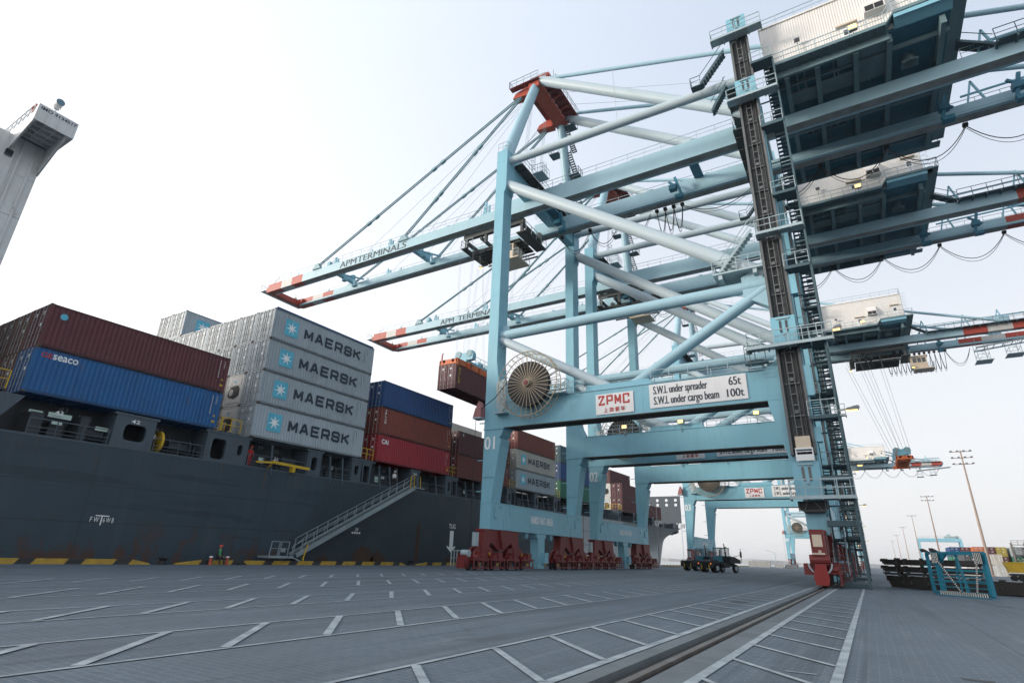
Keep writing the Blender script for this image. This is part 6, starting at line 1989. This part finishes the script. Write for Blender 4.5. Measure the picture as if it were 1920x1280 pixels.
def person(loc, rz, pose, cloth, legs_m, helmet, label, vest=False):
    t = thing('person', loc, label, 'person'); t.rotation_euler = (0,0,rz)
    if pose == 'sit':      # faces +y locally; seat at z=.36
        J = {'pelvis':((0,0,.46),.15),'waist':((0,.0,.66),.135),'chest':((0,.03,.86),.155),'neck':((0,.05,1.02),.06),'head':((0,.07,1.15),.085),'crown':((0,.07,1.25),.07)}
        E_ = [('pelvis','waist'),('waist','chest'),('chest','neck'),('neck','head'),('head','crown')]
        for s_, sx in (('l',-1),('r',1)):
            J.update({s_+'hip':((sx*.11,.08,.44),.10),s_+'knee':((sx*.16,.48,.48),.07),s_+'ank':((sx*.15,.50,.09),.05),s_+'toe':((sx*.16,.66,.05),.045),
                      s_+'sh':((sx*.20,.03,.95),.07),s_+'el':((sx*.27,.16,.68),.05),s_+'wr':((sx*.14,.40,.58),.035),s_+'hand':((sx*.10,.47,.57),.04)})
            E_ += [('pelvis',s_+'hip'),(s_+'hip',s_+'knee'),(s_+'knee',s_+'ank'),(s_+'ank',s_+'toe'),('chest',s_+'sh'),(s_+'sh',s_+'el'),(s_+'el',s_+'wr'),(s_+'wr',s_+'hand')]
        zc = (.56,1.03); hc = (0,.07,1.24)
    else:
        J = {'pelvis':((0,0,.95),.15),'waist':((0,.0,1.12),.13),'chest':((0,.02,1.33),.155),'neck':((0,.03,1.50),.06),'head':((0,.05,1.62),.085),'crown':((0,.05,1.72),.07)}
        E_ = [('pelvis','waist'),('waist','chest'),('chest','neck'),('neck','head'),('head','crown')]
        for s_, sx in (('l',-1),('r',1)):
            J.update({s_+'hip':((sx*.10,0,.90),.10),s_+'knee':((sx*.11,.03+.04*sx,.50),.07),s_+'ank':((sx*.12,-.02,.09),.05),s_+'toe':((sx*.13,.15,.05),.045),
                      s_+'sh':((sx*.20,.02,1.43),.07),s_+'el':((sx*.27,.04,1.15),.05),s_+'wr':((sx*.24,.22,.98),.035),s_+'hand':((sx*.22,.30,.96),.04)})
            E_ += [('pelvis',s_+'hip'),(s_+'hip',s_+'knee'),(s_+'knee',s_+'ank'),(s_+'ank',s_+'toe'),('chest',s_+'sh'),(s_+'sh',s_+'el'),(s_+'el',s_+'wr'),(s_+'wr',s_+'hand')]
        zc = (.98,1.50); hc = (0,.05,1.71)
    hz = [J['lhand'][0], J['rhand'][0]]
    def fn(c):
        if c.z > zc[1]: return 2
        for h_ in hz:
            if (Vector(h_)-c).length < .09: return 2
        if vest and zc[0] < c.z < zc[1] and abs(abs(c.x)-.07) < .045: return 3
        return 0 if c.z > zc[0] else 1
    skin_body('body', J, E_, ([cloth, legs_m, m_skin, m_hiv], fn), t)
    b = MB(); b.lathe(hc, 'z', [(.15,-.03),(.125,0),(.115,.06),(.07,.10),(.02,.11)], 14)
    b.build('helmet', helmet, t, smooth=True, origin=(0,0,0))
    return t
person((-39.80,25.6,0), -pi/2, 'sit', m_dkcl, m_dkcl, m_helr, 'person in red helmet and dark clothes with green reflective vest sitting on the kerb', True)
person((SX-.75,27.95,deckz(28)-.02), -pi/2, 'stand', m_redcl, m_redcl, m_helr, 'person in red coverall and red helmet standing on the ship deck by the railing')
person((SX-.3,44.7,deckz(45)+.0), -pi/2, 'stand', m_whcl, m_dkcl, mat('white helmet', (.7,.7,.7), .4, dirt=0, streak=0), 'person in white shirt standing on the ship deck at the head of the gangway')
# two short posts and a bag beside the seated person
def shortpost(y, label):
    b = MB(); b.lathe((-39.62,y,0),'z',[(.13,0),(.10,.06),(.09,.48)],12)
    o = b.build('marker_post', m_redapex, origin=(-39.62,y,0), smooth=True)
    c = MB(); c.lathe((-39.62,y,.48),'z',[(.12,0),(.13,.04),(.10,.09)],12); c.build('white_cap', m_white, o)
    tag(o, label, 'post', 'orange posts beside the seated person')
shortpost(24.95, 'orange post with white cap left of the seated person'); shortpost(26.2, 'orange post with white cap right of the seated person')
b = MB(); b.prism([(27.0,.0),(27.7,.0),(27.6,.12),(27.3,.20),(27.05,.14)], 'x', -39.7, -39.4)
tag(b.build('bag', m_dkcl, origin=(-39.55,27.3,0)), 'dark bag lying on the ground right of the seated person', 'bag')

# ================================================================== terminal tractors
m_tyre = mat('tyre rubber', (.016,.016,.017), .85, dirt=.4, streak=0)
m_cabb = mat('tractor blue', (.06,.22,.30), .45, dirt=.35)
m_chas = mat('tractor chassis', (.025,.030,.034), .6, dirt=.5)
m_tail = emit('tail lamp', (1.0,.22,.04), .6)
def cab_glass_mat():
    M = mat('cab glass', (.30,.36,.38), .08, dirt=0, streak=0)
    M.node_tree.nodes['Principled BSDF'].inputs['Alpha'].default_value = .22
    return M
def tractor(x, y, rz, label, lit=True):
    """origin at the rear axle on the ground, heading +y"""
    t = thing('terminal_tractor', (x,y,0), label, 'tractor', 'terminal tractors on the quay')
    O = (0,0,0)
    b = MB()
    b.box(-.5,.5,-.9,4.6,.75,1.15); b.box(-1.22,1.22,-.9,-.72,.55,1.25); b.box(-1.2,1.2,-.72,.9,1.18,1.32)
    b.prism([(-.6,1.32),(1.2,1.32),(.9,1.5),(-.3,1.5)], 'x', -.55, .55)
    b.box(-1.1,-.55,1.4,2.6,.6,1.2); b.box(.55,1.1,1.4,2.6,.6,1.2)
    b.prism([(2.6,1.15),(4.9,1.15),(4.9,1.55),(3.6,1.95),(2.6,1.95)], 'x', .2, 1.2)
    b.build('chassis', m_chas, t, origin=O)
    for yy, xs in ((0,(-1.0,-.62,.62,1.0)),(3.9,(-1.0,1.0))):
        for xx in xs:
            b = MB(); b.lathe((xx-.16,yy,.52),'x',[(.36,0),(.50,.02),(.52,.08),(.52,.24),(.50,.30),(.36,.32)],20)
            w_ = b.build('wheel', m_tyre, t, smooth=True, origin=O)
            b = MB(); b.lathe((xx-.17,yy,.52),'x',[(.26,0),(.30,.01),(.30,.33),(.26,.34)],14); b.build('rim', m_galv, w_, origin=O)
    b = MB()
    b.prism([(2.5,1.2),(4.7,1.2),(4.8,1.7),(4.45,2.05),(2.5,2.05)], 'x', -1.22, .15)
    b.box(-1.22,.15,2.5,4.2,2.95,3.05)
    for xx in (-1.2,.09):
        for yy in (2.54,4.1): b.box(xx,xx+.05,yy-.04,yy+.04,2.05,2.95)
    cab = b.build('cab', m_cabb, t, origin=O)
    b = MB()
    b.box(-1.18,.11,2.52,2.54,2.08,2.93); b.box(-1.2,-1.18,2.62,4.0,2.08,2.93); b.box(.10,.12,2.62,4.0,2.08,2.93); b.box(-1.18,.11,4.08,4.10,2.08,2.93)
    gm = bpy.data.materials.get('cab glass') or cab_glass_mat()
    b.build('cab_glass', gm, cab, origin=O)
    b = MB(); b.tube((.75,2.4,1.2),(.75,2.4,2.6),.10,10); b.tube((.75,2.4,2.6),(.68,2.35,3.5),.06,8)
    b.build('exhaust', m_black, t, origin=O, smooth=True)
    b = MB(); b.bar((.2,4.6,1.9),(1.3,4.9,2.2),.05); b.box(1.25,1.4,4.8,5.0,1.9,2.6); b.bar((1.32,4.9,1.2),(1.32,4.9,3.0),.05); b.bar((-1.3,4.2,2.6),(-1.55,4.5,2.6),.04); b.box(-1.65,-1.5,4.45,4.55,2.2,2.8)
    b.build('mirror', m_black, t, origin=O)
    for xx in (-1.0,.85):
        b = MB(); b.box(xx-.06,xx+.06,-.93,-.905,1.0,1.11); b.build('tail_light', m_tail if lit else m_redapex, t, origin=O)
    b = MB(); b.box(-.62,-.48,-.93,-.905,.35,.95); b.box(.48,.62,-.93,-.905,.35,.95); b.build('rear_stripe', m_yellow, t, origin=O)
    b = MB(); b.lathe((-.2,3.9,3.05),'z',[(.09,0),(.09,.14)],10); b.build('beacon', m_dyel, t, origin=O)
    t.rotation_euler = (0,0,rz)
    return t
tractor(-17.6, 78.5, -.42, 'dark terminal tractor with blue cab and two orange tail lights, nearer of the pair')
tractor(-21.9, 86.5, -.42, 'dark terminal tractor half hidden left behind the one with orange tail lights', False)

# ================================================================== blue frame with chevrons
m_chevw = mat('chevron white', (.66,.66,.62), .6, dirt=.4)
m_frame = mat('frame blue', (.015,.20,.29), .5, dirt=.45, dirt_col=(.02,.10,.14), streak=.4, rust=.25)
A, B, C_, D_ = V(3.10,39.0,0), V(4.78,36.6,0), V(5.15,39.6,0), V(2.80,40.5,0)
fr = thing('lifting_frame', ((A+B+C_+D_)/4), 'blue steel lifting frame with black and white chevron stripes standing on the quay', 'frame')
HT = 2.06
up_ = V(0,0,1)
u = (B-A).normalized(); Lf = (B-A).length
vv = (D_-A).normalized()
b = MB()
for p, s_ in ((A,.34),(B,.34)):
    b.bar(p+V(0,0,.1), p+up_*HT, .20, .18, up=u)
for p in (C_, D_):
    b.bar(p+V(0,0,.1), p+up_*HT, .13, .13, up=u)
b.bar(A+up_*HT, B+up_*HT, .22, .12); b.bar(D_+up_*HT, A+up_*HT, .14, .12); b.bar(B+up_*HT, C_+up_*HT, .14, .12); b.bar(D_+up_*HT, C_+up_*HT, .14, .12)
b.bar(D_+up_*.1, A+up_*.1, .14, .14); b.bar(B+up_*.1, C_+up_*.1, .14, .14); b.bar(D_+up_*.1, C_+up_*.1, .14, .14)
for p, q in ((A,A+u*.6),(B,B-u*.6)):
    b.face([p+up_*(HT-.08)-vv*.17, q+up_*(HT-.08)-vv*.17, p+up_*(HT-.55)-vv*.17])
    b.bar(p+up_*(HT-.5), q+up_*(HT-.06), .16, .16)
b.build('main_frame', m_frame, fr)
b = MB()
for k_, z in enumerate((.42,.66,.92,1.24,1.62)):
    if k_ < 4: b.bar(A+up_*z+vv*.0, B+up_*z, .05, .05)
    else:
        b.bar(A+up_*z, A+u*.4+up_*z, .05, .05); b.bar(B+up_*z, B-u*.4+up_*z, .05, .05)
for f_ in (.42,.52): b.bar(A+u*Lf*f_+up_*.1+vv*.1, A+u*Lf*f_+up_*.95+vv*.1, .08, .06)
b.bar(A+u*Lf*.72+vv*1.1+up_*.1, A+u*Lf*.60+vv*1.1+up_*(HT-.05), .11, .10); b.bar(A+u*Lf*.55+vv*1.1+up_*.9, A+u*Lf*.62+vv*1.1+up_*(HT-.05), .1, .1)
b.bar(D_+up_*.7, C_+up_*.7, .07, .07); b.bar(D_+up_*1.2, C_+up_*1.2, .07, .07)
for z in (.5,1.0,1.5): b.bar(A+up_*z, D_+up_*z, .06, .06)
b.build('cross_bar', m_frame, fr)
def chevron_strip(mb, p, q, w_, n, off):
    d = (q-p); L_ = d.length; d = d.normalized(); s_ = d.cross(off.normalized()).normalized()
    st_ = L_/n
    for i in range(n):
        a = p+d*st_*i+off; m_ = i % 2
        mb.face([a-s_*w_/2, a+d*st_*.5*1.0, a+d*st_*1.5, a-s_*w_/2+d*st_], m_); mb.face([a+d*st_*.5, a+s_*w_/2, a+s_*w_/2+d*st_, a+d*st_*1.5], m_)
nrm = V(u.y,-u.x,0)
b = MB()
chevron_strip(b, A+V(0,0,.12)+nrm*.20, B+V(0,0,.12)+nrm*.20, .20, 44, nrm*.02)
chevron_strip(b, A+u*.15+V(0,0,HT-.2), A+u*Lf*.47+V(0,0,.2), .11, 40, nrm*.22)
chevron_strip(b, B-u*.2+V(0,0,HT-.3), B-u*.62+V(0,0,.2), .11, 36, nrm*.22)
for p0 in (A-u*.14, B-u*.38):
    for j in range(3): chevron_strip(b, p0+V(0,0,HT-.42+j*.17)+u*.0, p0+u*.5+V(0,0,HT-.42+j*.17), .17, 10, nrm*.205)
b.build('chevron_stripes', [m_chevw, m_black], fr)
b = MB(); b.bar(A+V(0,0,.02)+nrm*.22, B+V(0,0,.02)+nrm*.22+u*.3, .5, .04); b.build('base_plate', m_frame, fr)
b = MB()
for p in (A-u*.1, D_-u*.1): b.prism([(p.x-.18,HT+.06),(p.x+.25,HT+.06),(p.x-.02,HT+.24),(p.x-.2,HT+.24)], 'y', p.y-.1, p.y+.1)
b.build('corner_horn', m_black, fr)

# ================================================================== stacked dark steel platforms
m_plat = mat('platform dark steel', (.040,.038,.034), .75, dirt=.6, dirt_col=(.02,.02,.02), streak=.4, rust=.7)
m_plattop = mat('platform worn top', (.22,.23,.23), .7, dirt=.6, streak=0)
s0 = V(.85,48.9,0); sd_ = V(.64,-.77,0).normalized(); sn = V(.77,.64,0)
def platform(z, h_, L_, w_, off, label, top=False):
    o = s0 + sd_*off
    r = thing('steel_platform', (o+sd_*L_/2+sn*w_/2+V(0,0,z)), label, 'platform', 'dark steel platforms stacked beside the blue frame')
    b = MB()
    P = lambda a, c, zz: o+sd_*a+sn*c+V(0,0,zz)
    ch = .28
    for c0, c1 in ((0,.3),(w_-.3,w_)):
        vs = [P(0,c0,z+h_),P(ch,c0,z+.02),P(L_-ch,c0,z+.02),P(L_,c0,z+h_)]
        vs2 = [P(0,c1,z+h_),P(ch,c1,z+.02),P(L_-ch,c1,z+.02),P(L_,c1,z+h_)]
        b.raw(vs+vs2, [(0,1,2,3),(7,6,5,4),(0,4,5,1),(1,5,6,2),(2,6,7,3),(3,7,4,0)])
    k_ = int(L_/1.2)
    for i in range(k_+1):
        a = .3+(L_-.6)*i/k_; b.bar(P(a,.3,z+h_*.55),P(a,w_-.3,z+h_*.55),.14,h_*.6)
    for a in (.1,L_-.45): b.bar(P(a,0,z+h_*.8),P(a,w_,z+h_*.8),.3,h_*.45)
    for i in range(int(L_/1.0)):
        a = .25+i*1.0+.2*sin(i*2.3)
        q = P(a,.08,z+h_); b.bar(q, q+V(0,0,.05+.05*abs(sin(i*1.7))), .3+.1*cos(i), .2)
        q = P(a,-.04,z+h_*.5); b.bar(q-V(0,0,.1), q+V(0,0,.1), .12, .08)
    b.build('side_beam', m_plat, r)
    b = MB(); b.face([P(.5,.05,z+h_+.004),P(L_-.5,.05,z+h_+.004),P(L_-.5,w_-.05,z+h_+.004),P(.5,w_-.05,z+h_+.004)])
    b.build('deck_plate', m_plattop if top else m_plat, r)
platform(.02, .70, 13.0, 2.4, 0, 'long dark steel platform with worn pale top lying at the bottom of its stack', True)
platform(.80, .13, 5.4, 2.3, -.25, 'thin dark steel platform on the long one', False)
platform(.98, .36, 5.6, 2.3, -.35, 'dark rusty steel platform, second from the top of the stack')
platform(1.42, .36, 5.6, 2.3, -.30, 'dark rusty steel platform on top of the stack')

# ================================================================== high mast lights
m_mastc = mat('mast steel', (.36,.27,.22), .5, .3, dirt=.3)
m_mastd = mat('mast steel pale', (.42,.38,.36), .5, .3, dirt=.3)
def hmast(x, y, h_, label, rows=3):
    t = thing('high_mast_light', (x,y,0), label, 'light mast', 'tall light masts in the yard')
    b = MB(); b.tube((x,y,0),(x,y,h_),.36,12,r2=.14); b.lathe((x,y,0),'z',[(.7,0),(.7,.15),(.4,.3)],12)
    b.build('mast', m_mastc, t, smooth=True)
    b = MB()
    for k_, zz in enumerate((h_-.3,h_-1.9,h_-3.5)[:rows]):
        W_ = 2.3-k_*.1
        b.bar((x-W_,y,zz),(x+W_,y,zz),.16,.14); b.bar((x,y-1.2,zz),(x,y+1.2,zz),.14,.14)
    b.build('cross_arm', m_mastc, t)
    for k_, zz in enumerate((h_-.3,h_-1.9,h_-3.5)[:rows]):
        b = MB()
        for i in range(4):
            xx = x-2.0+i*1.33; b.prism([(xx-.3,zz+.05),(xx+.3,zz+.05),(xx+.2,zz+.34),(xx-.18,zz+.3)], 'y', y-.3, y+.3)
        b.build('lamp_row', m_lampoff, t)
hmast(24.7,183,30.1,'nearest tall light mast with three rows of lamps, right of the blue lifting frame top')
hmast(25.2,299,30.1,'second nearest tall light mast, left of the nearest one', 2)
hmast(25.3,410,30.1,'third tall light mast, just left of the rubber tyred gantry leg', 1)
hmast(25.4,530,30.1,'fourth tall light mast in the row, thin against the haze', 1)
hmast(25.6,660,30.1,'fifth tall light mast in the row, very thin and pale', 1)
hmast(25.8,800,30.1,'sixth tall light mast, last and faintest of the row', 1)

# ================================================================== rubber tyred gantry
rx0, rx1, ry = 30.2, 52.8, 480
rt = thing('yard_gantry_crane', ((rx0+rx1)/2, ry, 0), 'pale blue yard gantry crane spanning the container rows in the distance', 'gantry crane')
b = MB()
for y in (ry-3.2, ry+3.2): b.box(rx0-.5, rx1+.5, y-.7, y+.7, 18.2, 20.2)
b.build('girder', m_blue, rt)
for x in (rx0, rx1):
    for y in (ry-3.2, ry+3.2):
        b = MB(); b.prism([(x-.9,1.6),(x+.9,1.6),(x+.75,18.2),(x-.75,18.2)], 'y', y-.5, y+.5); b.build('leg', m_blue, rt)
    b = MB(); b.box(x-.7,x+.7,ry-5.5,ry+5.5,1.0,2.0); b.build('sill_beam', m_blue, rt)
    b = MB()
    for y in (ry-4.6,ry-2.2,ry+2.2,ry+4.6): b.lathe((x-.35,y,.75),'x',[(.75,0),(.75,.7)],14)
    b.build('wheel', m_tyre, rt)
b = MB(); b.box(rx1-8,rx1-2,ry-3.4,ry+3.4,20.2,21.6); b.box(rx1-6.5,rx1-4.5,ry-1,ry+1,21.6,23.0); b.box(rx1-2.4,rx1-.4,ry-1,ry+1.4,20.2,22)
b.build('trolley', m_galv, rt)
b = MB(); b.rail([(rx0,ry-3.9,20.2),(rx1,ry-3.9,20.2)],1.2,3,.06); b.build('girder_rail', m_galv, rt)

# ================================================================== container yard on the right
YG = 'containers in the yard on the right'
colnames = {'navy':'dark blue','maroon':'maroon','orange':'orange','yellow':'yellow','teal':'teal','green':'green','dark':'dark grey','brown':'brown','pale':'cream','white':'white','oxide':'reddish','red':'red','rusty':'rusty brown','maersk':'light grey'}
yard = [  # x, y, tier colours from the bottom up, description
 (23.2, 228, ['pale','green','navy'], 'leftmost stack'),
 (25.75, 228, ['white','teal','maroon'], 'second stack from the left'),
 (28.3, 222, ['pale','white','orange'], 'stack with the orange top'),
 (30.9, 222, ['white','pale','maroon'], 'stack right of the orange one'),
 (33.5, 222, ['pale','maroon','yellow'], 'stack left of the steel rack'),
]
for x, y, cs, where in yard:
    for k_, c in enumerate(cs):
        container(c, x, y, k_*2.62+(.0), '%s container in the yard, %s of the %s' % (colnames[c], ('lowest','middle','top')[k_], where), YG, h=2.59, corr=False, tilt=0)
for i, c in enumerate(['white','dark','white']):
    container(c, 22.4+i*2.6, 192, 0, '%s low container behind the blue lifting frame, %s of three' % (colnames[c], ('left','middle','right')[i]), YG, h=2.59, corr=False, tilt=0)
    container(['dark','white','pale'][i], 22.4+i*2.6, 192, 2.62, '%s upper container behind the blue lifting frame, %s of three' % (colnames[['dark','white','pale'][i]], ('left','middle','right')[i]), YG, h=2.59, corr=False, tilt=0)
# steel racks for refrigerated containers with boxes inside
m_rack = mat('rack steel', (.20,.18,.16), .6, .2, dirt=.5, rust=.4)
def rack(x0, nb, y, nt, label):
    t = thing('reefer_rack', (x0+nb*1.45,y,0), label, 'rack', 'steel racks in the container yard')
    b = MB()
    for i in range(nb+1):
        x = x0+i*2.9; b.bar((x,y,0),(x,y,nt*2.62+1),.22); b.bar((x,y+1.4,0),(x,y+1.4,nt*2.62+1),.18)
    b.build('column', m_rack, t)
    b = MB()
    for k_ in range(nt+1):
        z = .5+k_*2.62; b.box(x0,x0+nb*2.9,y-.1,y+1.5,z-.08,z+.08)
        b.rail([(x0,y-.1,z+.08),(x0+nb*2.9,y-.1,z+.08)],1.05,1.45,.05)
    b.build('gangway', m_rack, t)
    b = MB()
    for i in range(nb):
        for k_ in range(0,nt,1):
            x = x0+i*2.9; z = .6+k_*2.62
            if (i+k_) % 2: b.bar((x,y,z),(x+2.9,y,z+2.4),.09)
            else: b.bar((x+2.9,y,z),(x,y,z+2.4),.09)
    b.build('cross_brace', m_rack, t)
rack(35.2, 4, 216, 3, 'rusty steel rack of walkways for containers at the right edge of the picture')
cc = ['teal','oxide','dark','green','rusty','dark','maersk','yellow','oxide','dark','teal','rusty']
q = 0
for bx, by, nb in ((35.2,216,4),):
    for i in range(nb):
        for k_ in range(3):
            c = cc[(q*5+k_*3) % len(cc)] if k_ else 'pale' if (q % 3) else 'dark'
            container(c, bx+1.45+i*2.9, by+1.8, .0+k_*2.62, '%s container in the steel rack, bay %s, %s' % (colnames[c], ('one','two','three','four','five')[i], ('bottom row','middle row','top row')[k_]), YG, h=2.55, corr=False, tilt=0)
        q += 1

# ================================================================== yellow tipper lorry
ly = thing('tipper_lorry', (21.6,132,0), 'yellow tipper lorry parked at the right edge by the racks', 'lorry')
b = MB()
b.prism([(17.6,1.75),(17.0,3.95),(24.6,3.95),(24.4,1.75)], 'y', 130.8, 133.3)
for i in range(9): b.box(17.5+i*.85,17.62+i*.85,130.72,130.8,1.8,3.9)
b.box(17.0,24.6,130.7,130.82,3.85,4.0)
b.build('tipping_body', m_yellow, ly)
b = MB(); b.box(17.6,26.5,131.3,132.8,1.1,1.5); b.box(17.8,19.0,130.9,131.2,1.2,1.7); b.build('chassis', m_chas, ly)
b = MB(); b.box(24.9,26.8,130.9,133.2,1.1,3.4); b.prism([(24.9,3.4),(26.6,3.4),(26.2,3.7),(25.2,3.7)], 'y', 131, 133.1); cb = b.build('cab', m_yellow, ly)
b = MB(); b.box(25.2,26.4,130.88,130.895,2.3,3.2); b.build('cab_window', m_glass, cb)
for x in (18.3,19.7,25.7):
    for y in (130.9,132.8):
        b = MB(); b.lathe((x,y,.55),'y',[(.4,0),(.55,.03),(.55,.35),(.4,.38)],16); b.build('wheel', m_tyre, ly)
b = MB(); b.box(17.5,24.4,130.7,130.79,1.55,1.75); b.build('under_rail', m_white, ly)
ly.scale = (.64,.64,.64); ly.location = (19.9,113.5,0)

# ================================================================== small things far down the quay
def block(x, y, a, c, h_, label, col_=None):
    b = MB(); b.prism([(-a/2,0),(a/2,0),(a/2-.08,h_),(-a/2+.08,h_)], 'y', -c/2, c/2)
    for i in range(int(a/1.2)): b.box(-a/2+.3+i*1.2,-a/2+.42+i*1.2,-c/2-.05,-c/2+.01,.1,h_-.1)
    b.box(-a/2+.05,a/2-.05,-c/2+.05,c/2-.05,h_,h_+.06)
    b.v = [(v[0]+x,v[1]+y,v[2]) for v in b.v]
    tag(b.build('concrete_barrier', col_ or m_conc, origin=(x,y,0)), label, 'barrier', 'concrete barriers far down the quay')
block(-35.0, 236, 7.5, 1.6, 2.0, 'long grey concrete barrier beside the small street lamp')
block(-28.5, 236, 3.0, 1.4, 1.2, 'short grey concrete barrier right of the long one')
block(-21.2, 205, 3.6, 1.5, 1.1, 'concrete barrier in front of the farthest crane leg')
block(-17.0, 212, 2.6, 1.5, 1.1, 'concrete barrier left of the nearest landside red bogie')
b = MB(); x, y = -29.6, 238
b.tube((x,y,0),(x,y,5.2),.12,8); b.bar((x,y,5.2),(x-2.4,y,5.7),.12); b.box(x-3.0,x-2.2,y-.2,y+.2,5.62,5.8)
tag(b.build('street_lamp', m_galv, origin=(x,y,0)), 'small single arm street lamp far down the quay beside the concrete barriers', 'street lamp')
b = MB(); b.lathe((-17.3,212,1.16),'z',[(.28,0),(.28,.05),(.2,.06),(.05,.85)],12)
tag(b.build('traffic_cone', m_orange, origin=(-17.3,212,1.16)), 'orange traffic cone on the concrete barrier', 'cone')
b = MB(); x, y = -39.3, 128
b.tube((x,y,0),(x,y,13),.10,8); b.bar((x,y,10.6),(x-1.6,y,12.6),.05); b.bar((x,y,6),(x+1.2,y,6.1),.06); b.lathe((x,y,0),'z',[(.6,0),(.6,.1),(.2,.3)],10)
tag(b.build('signal_pole', m_mastd, origin=(x,y,0)), 'thin grey pole standing at the quay edge left of the leg numbered 03', 'pole')
# ================================================================== coastal haze (air)
hm = bpy.data.materials.new('haze'); hm.use_nodes = True
hn, hl_ = hm.node_tree.nodes, hm.node_tree.links
hn.clear()
ho = hn.new('ShaderNodeOutputMaterial'); hv = hn.new('ShaderNodeVolumePrincipled')
hv.inputs['Color'].default_value = (.985,.99,1,1); hv.inputs['Density'].default_value = .00014
hv.inputs['Anisotropy'].default_value = .25
hl_.new(hv.outputs[0], ho.inputs['Volume'])
b = MB(); b.box(-9050, 9050, -350, 12050, -7, 95)
tag(b.build('haze', hm), kind='stuff')
